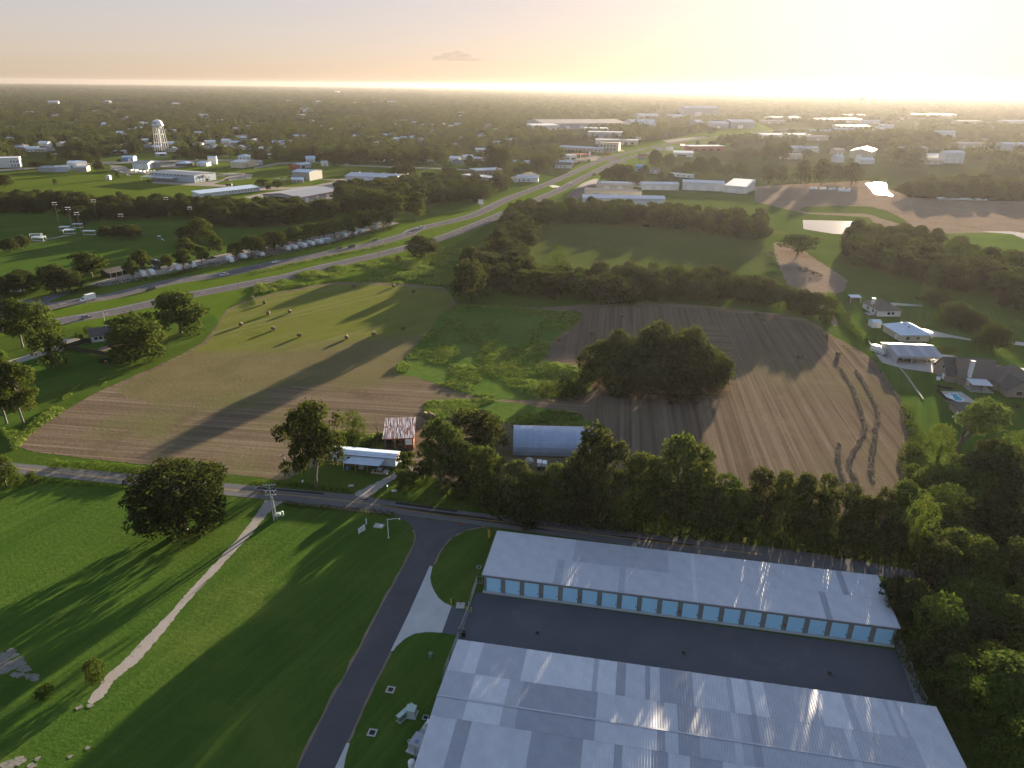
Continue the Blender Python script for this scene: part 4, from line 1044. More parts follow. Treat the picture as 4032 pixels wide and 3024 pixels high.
st.build('steps', pale_conc, o)
MB().box(W_ + .02, W_ + .8, 2.6, 3.4, .2, 1.1).build('air_conditioner', white_m, o)
# clutter below the awning
for k, (u, v, m_, lb) in enumerate(((6.2, -2.6, blue_m, 'blue plastic barrel under the mobile home awning'), (6.9, -2.2, brown_wood, 'brown bin standing beside the blue barrel'))):
    p = Matrix.Rotation(rz_, 4, 'Z') @ Vector((u, v, 0)); q = empty('barrel', A_ + p, 0, lb, 'barrel')
    MB().lathe([(.28, 0), (.32, .3), (.32, .6), (.28, .9), (0, .92)], 12).build('body', m_, q, True); MB().lathe([(.3, .9), (.3, .95), (0, .96)], 12).build('lid', m_, q)
# ---- vehicles
def vehicle_parts(o, L, Wd, h, paint, kind='sedan'):
    r = .33; z0 = .28
    if kind == 'sedan': prof = [(-.5, z0), (-.5, .72), (-.46, .82), (-.18, .9), (.18, .9), (.48, .84), (.5, .7), (.5, z0)]; cab = [(-.24, .9), (-.13, h), (.16, h), (.33, .9)]
    elif kind == 'suv': prof = [(-.5, z0), (-.5, .9), (-.46, 1.0), (-.2, 1.05), (.5, 1.05), (.5, z0)]; cab = [(-.24, 1.05), (-.14, h), (.44, h), (.49, 1.05)]
    elif kind == 'pickup': prof = [(-.5, z0), (-.5, .95), (-.46, 1.05), (-.2, 1.1), (.14, 1.1), (.14, 1.12), (.5, 1.12), (.5, z0)]; cab = [(-.22, 1.1), (-.12, h), (.1, h), (.14, 1.1)]
    body = MB().ext([(x * L, z) for x, z in prof], -Wd / 2, Wd / 2).build('body', paint, o)
    w2 = Wd * .42
    c = [(x * L, z) for x, z in cab]
    b0, t0, t1, b1 = c
    cabm = MB().hexa([(b0[0], -Wd * .47, b0[1]), (b1[0], -Wd * .47, b1[1]), (b1[0], Wd * .47, b1[1]), (b0[0], Wd * .47, b0[1]), (t0[0], -w2 * .92, t0[1]), (t1[0], -w2 * .92, t1[1]), (t1[0], w2 * .92, t1[1]), (t0[0], w2 * .92, t0[1])])
    cb = cabm.build('glasshouse', glass, o)
    MB().box(t0[0], t1[0], -w2 * .9, w2 * .9, h + .002, h + .05).build('roof', paint, cb)
    for x_ in (b0[0] * .35 + b1[0] * .65,): MB().box(x_ - .04, x_ + .04, -Wd * .465, Wd * .465, b0[1], h - .02).build('pillar', paint, cb)
    if kind == 'pickup': MB().box(.17 * L, .48 * L, -Wd * .4, Wd * .4, 1.121, 1.13).build('bed', black_m, o)
    for sx in (-.32, .31):
        for sy in (-1, 1):
            w = MB().tube((sx * L, sy * (Wd / 2 - .2), r), (sx * L, sy * (Wd / 2 + .02), r), r, r, 12).build('wheel', rubber, o)
            MB().tube((sx * L, sy * (Wd / 2 + .015), r), (sx * L, sy * (Wd / 2 + .035), r), r * .55, r * .55, 8).build('rim', steel, w)
    for sy in (-1, 1):
        MB().box(-L / 2 - .02, -L / 2 + .05, sy * Wd * .36 - .15, sy * Wd * .36 + .15, .6, .74).build('headlight', white_m, o)
        MB().box(L / 2 - .05, L / 2 + .02, sy * Wd * .38 - .13, sy * Wd * .38 + .13, .62, .8).build('tail_light', trim_red, o)
def paint(n, c): return M('paint_' + n, c, tuple(min(1, v * 1.1 + .005) for v in c), .3, .25, spec=.5)
VEH = dict(white=paint('white', (.72, .73, .74)), silver=paint('silver', (.45, .46, .48)), dark=paint('dark', (.03, .035, .045)), grey=paint('grey', (.14, .15, .165)), tan=paint('tan', (.34, .30, .24)), red=paint('red', (.30, .03, .025)), blue=paint('blue', (.05, .12, .28)), black=paint('black', (.015, .015, .017)))
DIMS = dict(sedan=(4.7, 1.8, 1.45), suv=(4.8, 1.9, 1.75), pickup=(5.6, 1.95, 1.85))
VP = {}
def car(t, x, y, az, kind, col, label, group=None, z=.0):
    p = gp(t, x, y, z) if t else x
    key = (kind, col)
    if key in VP: return dup(VP[key], (p.x, p.y, z), az, label, group)
    o = empty({'sedan': 'car', 'suv': 'suv', 'pickup': 'pickup_truck'}[kind], (p.x, p.y, z), az, label, {'sedan': 'car', 'suv': 'car', 'pickup': 'pickup truck'}[kind], group)
    L, Wd, h = DIMS[kind]; vehicle_parts(o, L, Wd, h, VEH[col], kind); VP[key] = o
    return o
car('Y', 725, 1050, rz_ + R(180), 'sedan', 'tan', 'tan sedan parked under the mobile home awning')
# ---- barn of rusty sheets
BA, BW, brz = frame_of('Y 795 715 1215 700')
bz = top_z(BA, 'Y', 783, 538); bd = (gp('Y', 990, 250, bz + .5) - BA).dot(Vector((-math.sin(brz), math.cos(brz), 0)))
bo = empty('barn', BA, brz, 'open-fronted hay barn with rust-streaked sheet metal roof', 'barn')
MB().box(0, .12, 0, bd, 0, bz).build('side_wall', roof_dark, bo); MB().box(BW - .12, BW, 0, bd, 0, bz).build('side_wall', rust_m, bo); MB().box(.12, BW - .12, bd - .12, bd, 0, bz + .3).build('back_wall', brown_wood, bo)
for x_ in (.12, BW * .36, BW * .7, BW - .12): MB().box(x_ - .1, x_ + .1, .02, .22, 0, bz).build('post', wood, bo)
MB().box(-.2, BW + .2, -.3, -.1, bz - .35, bz - .05).build('beam', trim_red, bo)
MB().box(BW * .7, BW - .1, .05, .12, .0, bz * .35).box(BW * .7, BW - .1, .05, .12, bz * .35, bz - .4).build('front_wall', rust_m, bo)
MB().box(BW * .72, BW * .95, -.04, .04, bz * .42, bz * .86).build('white_panel', white_m, bo); MB().box(BW * .73, BW * .94, -.06, -.041, bz * .62, bz * .66).build('panel_slot', grey_wall, bo)
rusty = bpy.data.materials.new('rusty_sheet'); nt_, bs_ = nodes_of(rusty)
v_ = nt_.nodes.new('ShaderNodeTexCoord').outputs['Object']; oi_ = nt_.nodes.new('ShaderNodeObjectInfo')
mp_ = nt_.nodes.new('ShaderNodeMapping'); mp_.inputs['Scale'].default_value = (3.2, .28, 1); nt_.links.new(v_, mp_.inputs[0])
vm_ = nt_.nodes.new('ShaderNodeVectorMath'); vm_.operation = 'ADD'; nt_.links.new(mp_.outputs[0], vm_.inputs[0])
cx_ = nt_.nodes.new('ShaderNodeCombineXYZ'); nt_.links.new(math_(nt_, 'MULTIPLY', oi_.outputs['Random'], 40.0), cx_.inputs[0]); nt_.links.new(math_(nt_, 'MULTIPLY', oi_.outputs['Random'], 17.0), cx_.inputs[1]); nt_.links.new(cx_.outputs[0], vm_.inputs[1])
f_ = noise(nt_, vm_.outputs[0], .8, 5, .6)
nt_.links.new(mix(nt_, ramp(nt_, f_, [(.46, (0, 0, 0)), (.52, (1, 1, 1))]), (.56, .52, .51), (.17, .05, .03)), bs_.inputs['Base Color']); bs_.inputs['Roughness'].default_value = .6; bs_.inputs['Metallic'].default_value = .15
ns = 14; sw_ = (BW + .8) / ns
for i in range(ns):
    for k in range(2):
        y0, y1 = -.5 + k * (bd + 1) / 2, -.5 + (k + 1) * (bd + 1) / 2 + .1
        L = y1 - y0
        pn = MB().box(0, sw_ - .03, 0, L, -.03, 0).box(-.03, .03, 0, L, 0, .05).build('roof_sheet', rusty, bo)
        zz = bz + .05 + (y0 + .5) / (bd + 1) * .5 - k * .02 + random.uniform(-.008, .008)
        pn.location = (-.4 + i * sw_, y0, zz); pn.rotation_euler = (math.atan2(.5 / (bd + 1) * L, L), 0, 0)
# ---- round hay bales
def bale_mesh(rs):
    r = np.random.default_rng(rs); mb = MB(); n = 20; prof = [(0, -.74), (.4, -.76), (.74, -.75), (.82, -.66), (.84, -.3), (.83, 0), (.84, .3), (.82, .66), (.74, .75), (.4, .76), (0, .74)]
    v = []
    for rad_, xx in prof:
        for i in range(n):
            a = 2 * math.pi * i / n; q = rad_ * (1 + r.normal() * .025)
            v.append((xx + r.normal() * .012, q * math.cos(a), max(0, .82 + q * math.sin(a) * (1 if math.sin(a) > -.8 else .96))))
    f = [(k * n + i, k * n + (i + 1) % n, (k + 1) * n + (i + 1) % n, (k + 1) * n + i) for k in range(len(prof) - 1) for i in range(n)]
    return mb.add(v, f).mesh('hay_bale', hay_m, True)
BALES = [bale_mesh(s) for s in (1, 2, 3)]
def bale(t, x, y, label, az=None, z=.1):
    p = gp(t, x, y, z) if t else x
    o = link('hay_bale', BALES[random.randrange(3)]); o.location = (p.x, p.y, p.z if not t else z); o.rotation_euler = (0, 0, random.uniform(0, 3.1) if az is None else az)
    tag(o, label, 'hay bale', 'round hay bales')
fld = ['E 2196 505', 'E 2098 738', 'F 91 545', 'F 125 640', 'F 310 625', 'F 168 775', 'F 396 832', 'F 806 850', 'F 1043 820', 'F 1302 768', 'F 867 402', 'F 1217 400', 'F 1390 445', 'F 1684 390']
fl = ['hay bale at the far left edge of the mown hay field', 'hay bale on the brown left end of the hay field', 'leftmost hay bale of the sunlit hay field middle', 'hay bale just below the leftmost one on the sunlit hay field', 'hay bale alone in the upper middle of the sunlit hay field',
      'hay bale at the lower left of the sunlit hay field', 'hay bale at the lower edge of the sunlit hay field', 'hay bale on the shadow edge, leftmost of the shaded three', 'hay bale in the middle of the shaded row of three', 'hay bale at the right end of the shaded row of three',
      'hay bale on the highway side of the hay field, left one', 'hay bale on the highway side of the hay field, right one', 'hay bale in shade near the far fence corner', 'hay bale half hidden at the foot of the dark hedge trees']
for s_, l_ in zip(fld, fl): q = s_.split(); bale(q[0], float(q[1]), float(q[2]), l_)
for s_, l_ in zip(['G 987 660', 'G 735 812', 'G 440 868', 'G 2160 640', 'H 537 805', 'H 640 965', 'H 316 990', 'H 18 665'],
                  ['hay bale on the dull field behind the round thicket', 'hay bale left of the round thicket top', 'hay bale at the weedy edge left of the thicket', 'faint hay bale below the middle tree belt', 'hay bale nearest the right property fence, upper one', 'hay bale nearest the right property fence, lower one', 'hay bale in the middle of the right row field', 'hay bale in the shade of the middle tree belt']):
    q = s_.split(); bale(q[0], float(q[1]), float(q[2]), l_)
for s_, l_ in zip(['Y 1375 225', 'Y 1450 230', 'Y 1480 250'], ['dark brown hay bale behind the rusty barn, left of three', 'dark brown hay bale behind the rusty barn, middle of three', 'dark brown hay bale behind the rusty barn, nearest of three']):
    q = s_.split(); bale(q[0], float(q[1]), float(q[2]), l_)
for k, (u, v, z) in enumerate(((2.6, 2.2, 0), (4.6, 2.2, 0), (6.6, 2.6, 0), (2.7, 2.3, 1.6), (4.7, 2.4, 1.6), (6.4, 2.7, 1.6), (3.6, 2.4, 3.2), (5.6, 2.5, 3.2))):
    if u > BW * .68 or z + 1.7 > bz: continue
    q = Matrix.Rotation(brz, 4, 'Z') @ Vector((u, v, 0)); o = link('hay_bale', BALES[k % 3]); o.location = (BA.x + q.x, BA.y + q.y, z + .05); o.rotation_euler = (0, 0, brz + R(90))
    tag(o, 'tan hay bale stacked inside the rusty-roofed barn', 'hay bale', 'hay bales stacked in the barn')
# ---- arched shed (quonset) behind the trees
QA, QWd, qz_ = frame_of('K 130 440 640 452')
qo = empty('arched_shed', QA, qz_, 'long arched blue-grey metal shed behind the roadside trees', 'shed')
QWd = 24.0; QA2 = QA - Vector((math.cos(qz_), math.sin(qz_), 0)) * 3; qo.location = QA2
hq = 6.2; dq = 13.0
prof = [(dq / 2 - dq / 2 * math.cos(math.pi * i / 16), hq * math.sin(math.pi * i / 16) ** .8) for i in range(17)]
qm = metal('arched_sheet', (.36, .43, .55), .45, .45)
npn = 12
for k in range(npn):
    mb = MB(); x0, x1 = k * QWd / npn, (k + 1) * QWd / npn
    for i in range(16):
        (ya, za), (yb, zb) = prof[i], prof[i + 1]
        mb.add([(x0, ya, za), (x1 - .03, ya, za), (x1 - .03, yb, zb), (x0, yb, zb)], [(0, 1, 2, 3)])
        for xr in np.linspace(x0, x1, 6)[:-1]: mb.add([(xr, ya, za), (xr + .05, ya - .02, za + .05), (xr + .05, yb - .02, zb + .05), (xr, yb, zb)], [(0, 1, 2, 3)])
    mb.build('arch_panel', qm, qo)
MB().extx([(y, z) for y, z in prof], .05, .15).extx([(y, z) for y, z in prof], QWd - .15, QWd - .05).build('end_wall', roof_dark, qo)
MB().box(-.3, QWd + .3, -.25, .0, 0, .5).build('footing', brown_wood, qo)
# equipment by the shed
p = gp('K', 295, 545); o = empty('truck_cab', p, qz_, 'white boxy truck cab parked by the arched shed', 'truck')
MB().box(-1.5, 1.5, -1, 1, .6, 1.3).build('chassis', black_m, o); MB().box(-1.4, -.1, -1, 1, 1.3, 2.5).build('cab', white_m, o); MB().box(.1, 1.4, -1, 1, 1.3, 2.3).build('box', white_m, o); MB().box(-1.42, -1.39, -.8, .8, 1.8, 2.4).build('windscreen', glass, o)
for sx in (-.9, .9):
    for sy in (-1, 1): MB().tube((sx, sy * .8, .4), (sx, sy * 1.02, .4), .4, .4, 10).build('wheel', rubber, o)
p = gp('K', 185, 482); o = empty('tarp_heap', p, 0, 'pale tarpaulin-covered heap beside the arched shed', 'tarp')
MB().lathe([(1.4, 0), (1.3, .6), (.8, 1.1), (.3, 1.3), (0, 1.3)], 9).build('tarp', pale_conc, o); MB().box(-1.2, 1.2, -1.2, 1.2, 0, .3).build('pallet', wood, o)
p = gp('Y', 1060, 740); o = empty('flat_trailer', p, R(12), 'dark flat trailer in front of the rusty barn', 'trailer')
MB().box(-2, 2, -.9, .9, .5, .65).build('deck', black_m, o); MB().box(-3.2, -2, -.06, .06, .5, .6).build('drawbar', steel, o)
for sy in (-1, 1): MB().tube((.3, sy * .9, .35), (.3, sy * 1.1, .35), .35, .35, 10).build('wheel', rubber, o)
p = gp('G', 380, 1400); o = empty('hay_rake', p, R(-20), 'small red and yellow farm implement left on the field track', 'farm implement')
MB().tube((-1.6, .6, .9), (1.2, -.4, .5), .08).tube((0, 0, .7), (1.6, 1.2, .5), .08).build('frame', trim_red, o); MB().box(.3, 1.2, -.4, .2, .3, .8).build('gearbox', yellow_m, o)
for k in range(3): MB().lathe([(.5, -.03), (.55, 0), (.5, .03)], 12, (-1 + k * .9, .3 - k * .3, .55)).build('rake_wheel', steel, o)
p = gp('Y', 832, 1290); o = empty('mailbox', p, 0, 'pale mailbox on a post beside the gravel drive', 'mailbox')
MB().box(-.06, .06, -.06, .06, 0, 1.1).build('post', wood, o); MB().box(-.15, .15, -.3, .3, 1.1, 1.45).build('box', white_m, o)
p = gp('b', 712, 222); o = empty('mailbox', p, 0, 'white mailbox on the verge left of the tall shade tree', 'mailbox')
MB().box(-.06, .06, -.06, .06, 0, 1.0).build('post', wood, o); MB().box(-.2, .2, -.3, .3, 1.0, 1.4).build('box', white_m, o)
for t_, x_, y_, lb in (('Y', 305, 1228, 'pale concrete slab in the mobile home lawn'), ('Y', 930, 1302, 'pale concrete slab on the verge beside the gravel drive')):
    p = gp(t_, x_, y_); o = empty('concrete_slab', p, .2, lb, 'slab'); MB().box(-.7, .7, -.5, .5, 0, .12).build('slab', pale_conc, o); MB().box(-.2, .2, -.2, .2, .12, .17).build('lid', conc_m, o)
# windrows of raked hay on the right field
def windrow(s, w, label):
    P = smooth_line(pts(s), 8); lb = []; c = P[0].copy(); r = np.random.default_rng(len(s))
    for a_, b_ in zip(P, P[1:]):
        k = max(1, int((b_ - a_).length / .55))
        for i in range(k):
            q = a_.lerp(b_, i / k) - c; ww = w * r.uniform(.3, .75)
            lb.append((q.x + r.normal() * .18, q.y + r.normal() * .18, .08, ww, ww, r.uniform(.12, .42)))
    o = link('windrow', leaf_mesh('windrow', lb, 40 * len(lb), .17, M('raked_hay', (.20, .158, .11), (.31, .25, .175), 3, .95), len(s), inner=.1, up=.5)); o.location = c
    tag(o, label, 'windrow', 'hay windrows on the right field')
windrow('H 660 1070 720 1170 770 1260 L 820 180 700 470 745 640 800 740', 1.1, 'long wavy hay windrow, middle of the right field')
windrow('H 790 1090 880 1230 950 1370 980 1500 L 930 160 900 330 880 560 900 660', 1.1, 'long hay windrow nearest the property fence')
windrow('L 600 330 590 420 620 560 660 660', 1.0, 'short hay windrow near the roadside trees')
windrow('H 1000 1100 1150 1320 1230 1480 L 1210 130', .8, 'thin hay windrow along the fence edge of the right field')

# ================================================================== HOUSE BY THE HIGHWAY, ROAD TRAFFIC, RV PARK, BALL PARK
HB = gp('E', 800, 885); HA = gp('E', 1060, 850)
hd = HA - HB; hrz = math.atan2(hd.y, hd.x)
o = bld('house', 'long white house with grey shingle roof beside the highway', 'house', (HB, 21.0, hrz), 9.5, 2.9, 'gx', 1.9, white_wall, shingle, .6,
        row('F', 4, 1.2, 1.7, 1.2, 1.1, 2.2, 'window', None) + [('F', 9.2, 10.2, .1, 2.2, 'door', brown_wood), ('F', 12, 13.6, 1, 2.2, 'window', None), ('L', 2.5, 3.7, 1.1, 2.2, 'window', None)])
MB().slab([(8.0, -2.2, 2.6), (14.5, -2.2, 2.6), (14.5, -.1, 3.0), (8.0, -.1, 3.0)], .12).build('porch_roof', shingle, o)
posts(o, ((8.2, -2.1), (11.2, -2.1), (14.3, -2.1)), 2.48, .07, white_m)
MB().box(15.2, 16.0, 4.2, 5.0, 4.2, 5.6).build('chimney', brick_wall, o)
def board_fence(name, label, s, h, m, bw=.16):
    P = pts(s); o = empty(name, (P[0].x, P[0].y, .11), 0, label, 'fence'); bm = MB().box(0, bw * .92, -.015, .015, 0, h).mesh('board', m)
    for a_, b_ in zip(P, P[1:]):
        d = b_ - a_; az = math.atan2(d.y, d.x); L = d.length; n = min(int(L / bw), 150); w = L / n
        for i in range(n):
            q = a_.lerp(b_, i / n) - P[0]; b2 = link('board', bm, o); b2.location = (q.x, q.y, random.uniform(0, .03)); b2.rotation_euler = (0, 0, az); b2.scale = (w / bw, 1, 1)
        for zz in (.4, h - .35):
            r_ = MB().box(0, L, .02, .08, zz, zz + .09).build('rail', m, o); r_.location = ((a_ - P[0]).x, (a_ - P[0]).y, 0); r_.rotation_euler = (0, 0, az)
    return o
fdark = M('dark_fence', (.045, .034, .028), (.075, .058, .046), 2, .9)
board_fence('board_fence', 'dark brown board fence round the white house garden', 'E 800 890 755 880 565 940 980 1010 990 1000', 1.8, fdark, .3)
gsheet('garden_path', 'E 850 950 920 905 1000 900 1080 880 1090 900 1000 925 900 960', .135, soil, 2, .1)
o = bld('shed', 'black board shed below the big tree by the white house', 'shed', 'E 1035 1005 1115 1012', 3.2, 2.6, 'gy', .8, fdark, shingle, .2, [('F', .8, 2.0, .1, 2.1, 'door', black_m)])
p = gp('E', 925, 1060); o = empty('dump_trailer', p, hrz + R(-2), 'black dump trailer parked on the lawn below the fence', 'trailer')
mb = MB().box(-2.2, 2.2, -1, 1, .75, .85); mb.box(-2.2, 2.2, -1, -.92, .85, 1.6).box(-2.2, 2.2, .92, 1, .85, 1.6).box(-2.2, -2.12, -.92, .92, .85, 1.6).box(2.12, 2.2, -.92, .92, .85, 1.6); mb.build('body', black_m, o)
MB().box(2.2, 3.6, -.06, .06, .6, .72).build('drawbar', black_m, o); MB().box(-.5, .5, -1.03, -1.0, 1.0, 1.4).build('badge', yellow_m, o)
for sx in (-.5, .5):
    for sy in (-1, 1):
        w = MB().tube((sx, sy * .95, .38), (sx, sy * 1.15, .38), .38, .38, 12).build('wheel', rubber, o); MB().tube((sx, sy * 1.14, .38), (sx, sy * 1.17, .38), .2, .2, 8).build('rim', steel, w)
p = gp('E', 925, 745); o = empty('flagpole', p, hrz, 'flagpole with striped flag behind the white house', 'flagpole')
MB().tube((0, 0, 0), (0, 0, 6.5), .06, .04).build('pole', white_m, o); fl_ = MB().box(.05, 1.8, -.01, .01, 5.2, 6.3).build('flag', white_m, o)
for k in range(4): MB().box(.05, 1.8, -.02, .02, 5.2 + k * .3, 5.33 + k * .3).build('stripe', trim_red, fl_)
MB().box(.05, .8, -.025, .025, 5.8, 6.3).build('canton', blue_wall, fl_)
p = gp('E', 1160, 1002); o = empty('white_tub', p, 0, 'white upturned tub beside the black shed', 'tub')
MB().lathe([(.5, 0), (.45, .3), (.3, .42), (0, .45)], 12).build('tub', white_m, o, True); MB().lathe([(.5, 0), (.55, .03), (.5, .06)], 12).build('rim', white_m, o)
# traffic: the highway runs north-east
hw = math.atan2(444.2 - 379.7, -85.6 + 142.0)
near_dir, far_dir = hw + math.pi, hw         # car fronts point along local -x
G_ = 'vehicles on the highway'
car('E', 745, 672, near_dir + R(14), 'sedan', 'grey', 'grey-blue car on the near carriageway by the white house', G_, .11)
car('E', 1315, 425, hw + R(16), 'suv', 'dark', 'dark pickup-sized car on the far carriageway behind the big trees', G_, .11)
car('E', 1955, 298, hw + R(4), 'sedan', 'silver', 'silver car on the far carriageway left of the RV hedge', G_, .11)
car('W', 320, 790, hw, 'sedan', 'white', 'white car alone on the far carriageway beside the RV park', G_, .11)
car('W', 1232, 592, hw, 'sedan', 'dark', 'dark car, rear of the pair on the far carriageway', G_, .11)
car('W', 1415, 570, hw, 'suv', 'dark', 'dark suv, front of the pair on the far carriageway', G_, .11)
car('W', 1752, 472, hw, 'sedan', 'grey', 'small grey car past the dark pair on the far carriageway', G_, .11)
car('B', 1447, 1328, hw, 'suv', 'white', 'white suv on the far carriageway beyond the RV park', G_, .11)
for i_, (x_, y_, k_, c_, l_) in enumerate(((785, 965, 'suv', 'white', 'white suv on the near carriageway by the concrete crossover'), (1072, 855, 'suv', 'black', 'black car on the near carriageway beside the tree clump'), (1390, 650, 'sedan', 'white', 'white car turning at the highway junction'),
        (1446, 668, 'sedan', 'white', 'white car waiting in the junction median'), (1556, 634, 'suv', 'white', 'white van-like car past the junction'), (1305, 735, 'sedan', 'silver', 'silver car approaching the junction on the near carriageway'), (1722, 578, 'suv', 'silver', 'silver car far up the highway behind the billboards'), (1600, 603, 'sedan', 'white', 'white car at the foot of the double billboard'))):
    car('Z', x_, y_, hw + (R(-6) if i_ % 2 else R(174)), k_, c_, l_, G_, .11)
# box truck
p = gp('E', 770, 520, .11); o = empty('box_truck', p, hw + R(14), 'white box truck on the far carriageway at left', 'truck', G_)
MB().box(-3.4, 3.4, -.45, .45, .55, .75).build('chassis', black_m, o); MB().box(-.9, 3.5, -1.15, 1.15, .76, 3.3).build('cargo_box', white_m, o)
cb = MB().ext([(-3.6, .6), (-3.6, 1.3), (-2.7, 1.45), (-2.3, 2.35), (-1.05, 2.4), (-1.05, .6)], -1.05, 1.05).build('cab', white_m, o)
MB().hexa([(-2.72, -.95, 1.5), (-2.66, -.95, 1.48), (-2.66, .95, 1.48), (-2.72, .95, 1.5), (-2.40, -.95, 2.25), (-2.34, -.95, 2.25), (-2.34, .95, 2.25), (-2.40, .95, 2.25)]).build('windscreen', glass, cb)
for sx in (-2.5, 2.2):
    for sy in (-1, 1):
        w = MB().tube((sx, sy * .8, .45), (sx, sy * 1.1, .45), .45, .45, 12).build('wheel', rubber, o); MB().tube((sx, sy * 1.09, .45), (sx, sy * 1.13, .45), .22, .22, 8).build('rim', steel, w)
for sy in (-1, 1): MB().box(-3.64, -3.6, sy * .75 - .15, sy * .75 + .15, .85, 1.1).build('headlight', glass, o)
car('E', 150, 440, R(180), 'pickup', 'white', 'white pickup parked under the trees at far left')
# RVs
stripe_m = M('rv_stripe', (.10, .12, .16), (.16, .17, .2), 1, .5)
def rv_root(kind, L, H, label, col):
    o = empty('camper_trailer', (0, 0, 0), 0, label, 'camper', 'campers parked in the RV park')
    b = MB().ext([(-L / 2, .6), (-L / 2 - .25, 1.3), (-L / 2 + .1, H - .25), (-L / 2 + .5, H), (L / 2 - .2, H), (L / 2, H - .25), (L / 2, .6)], -1.22, 1.22).build('body', col, o)
    for x_ in (-L * .3, -.3, L * .28): w = MB().box(x_ - .5, x_ + .5, -1.26, -1.215, 1.6, 2.2).build('window', black_m, o); MB().box(x_ - .44, x_ + .44, -1.28, -1.255, 1.65, 2.15).build('pane', glass, w)
    w = MB().box(L / 2 - .02, L / 2 + .03, -.7, .7, 1.6, 2.3).build('rear_window', glass, o)
    MB().box(-L / 2 + .3, L / 2 - .1, -1.25, -1.221, 1.1, 1.3).box(-L / 2 + .3, L / 2 - .1, 1.221, 1.25, 1.1, 1.3).build('stripe', stripe_m, o)
    MB().box(L * .05, L * .05 + .7, -1.27, -1.215, .75, 2.35).build('door', white_m, o); MB().box(-.5, .5, -.4, .4, H, H + .28).build('air_conditioner', white_m, o)
    for sx in (.1, 1.0):
        for sy in (-1, 1): MB().tube((sx, sy * 1.0, .36), (sx, sy * 1.22, .36), .36, .36, 10).build('wheel', rubber, o)
    MB().box(-L / 2 - 1.4, -L / 2, -.08, .08, .5, .62).build('hitch', steel, o)
    return o
RV = {}
def rv(t, x, y, label, kind=0, az=None, s=1.0):
    L, H, col = ((8.0, 3.1, white_m), (6.4, 2.9, white_m), (9.5, 3.4, cream_wall), (9.5, 3.4, black_m))[kind]
    p = gp(t, x, y, .09); a = (hw + R(92)) if az is None else az
    if kind in RV: o = dup(RV[kind], p, a, label)
    else: o = rv_root(kind, L, H, label, col); o.location = p; o.rotation_euler = (0, 0, a); RV[kind] = o
for i_, (t_, x_, y_, k_) in enumerate((('W', 95, 695, 1), ('W', 460, 610, 0), ('W', 578, 598, 1), ('W', 700, 568, 0), ('W', 825, 540, 1), ('W', 945, 518, 1), ('W', 1030, 500, 1), ('W', 1290, 415, 0), ('W', 1440, 380, 1), ('W', 1550, 358, 1), ('W', 1735, 318, 2), ('W', 1775, 240, 1), ('W', 1870, 212, 1))):
    rv(t_, x_, y_, ['white camper with sloping nose at the left end of the RV hedge', 'long white camper, left of a close pair under the RV park trees', 'short white camper, right of a close pair under the RV park trees', 'white camper with dark windows right of the close pair', 'grey-fronted short camper deep under the RV park trees', 'white camper with tilted awning in the middle RV row',
        'short camper beside the blue kiosk', 'long white camper right of the blue kiosk', 'short camper, left of two near the row end', 'short camper, right of two near the row end', 'tall boxy cream camper by the utility pole', 'small camper behind the tall boxy one', 'small white camper in the shade at the far row end'][i_], k_)
rv('W', 1920, 262, 'long pale camper parked lengthwise at the far end of the RV hedge', 2, hw + R(6))
for i_, (x_, y_, k_) in enumerate(((1245, 305, 0), (1325, 293, 1), (1545, 248, 0), (1680, 228, 1), (2005, 180, 0), (2125, 155, 1))):
    rv('E', x_, y_, ['white camper nearest the park pavilion', 'short white camper next to the pavilion one', 'white camper behind the low hedge bend', 'low white camper alone on the park road', 'white camper with side graphics at the hedge', 'short white camper right of the one with graphics'][i_], k_, hw + R(80))
rv('E', 1368, 212, 'black motor coach in the RV park lot', 3, hw + R(95))
car('E', 1338, 244, hw + R(80), 'suv', 'black', 'black suv beside the black motor coach, left one'); car('E', 1378, 238, hw + R(80), 'suv', 'dark', 'dark suv beside the black motor coach, right one'); car('E', 1462, 258, hw + R(100), 'sedan', 'white', 'white car parked in the RV park lot'); car('V', 740, 1450, hw, 'sedan', 'black', 'black car parked under the RV park trees')
p = gp('W', 1080, 515); o = empty('kiosk', p, hw, 'blue-green kiosk shed with tall sides by the RV hedge', 'kiosk')
MB().box(-1.6, 1.6, -1.4, 1.4, 0, 3.4).build('wall', M('teal_wall', (.25, .36, .40), (.32, .42, .46), .6, .7), o); MB().slab([(-1.9, -1.7, 3.6), (1.9, -1.7, 3.6), (1.9, 1.7, 3.9), (-1.9, 1.7, 3.9)], .15).build('roof', roof_far, o); MB().box(1.6, 3.6, .3, 1.3, 0, 2.6).build('side_panel', cream_wall, o)
o = bld('pavilion', 'open timber pavilion with grey roof at the RV park entrance', 'pavilion', 'E 945 315 1080 285', 6.5, 2.7, 'gx', 1.2, brown_wood, shingle, .6, [('F', 2.6, 6.4, .1, 2.3, 'opening', dark_m)])
posts(o, ((.2, -2.2), (3.5, -2.2), (7.0, -2.2)), 2.5, .1, white_m); MB().slab([(-.4, -2.5, 2.55), (8.2, -2.5, 2.55), (8.2, -.62, 2.74), (-.4, -.62, 2.74)], .1).build('porch_roof', shingle, o)
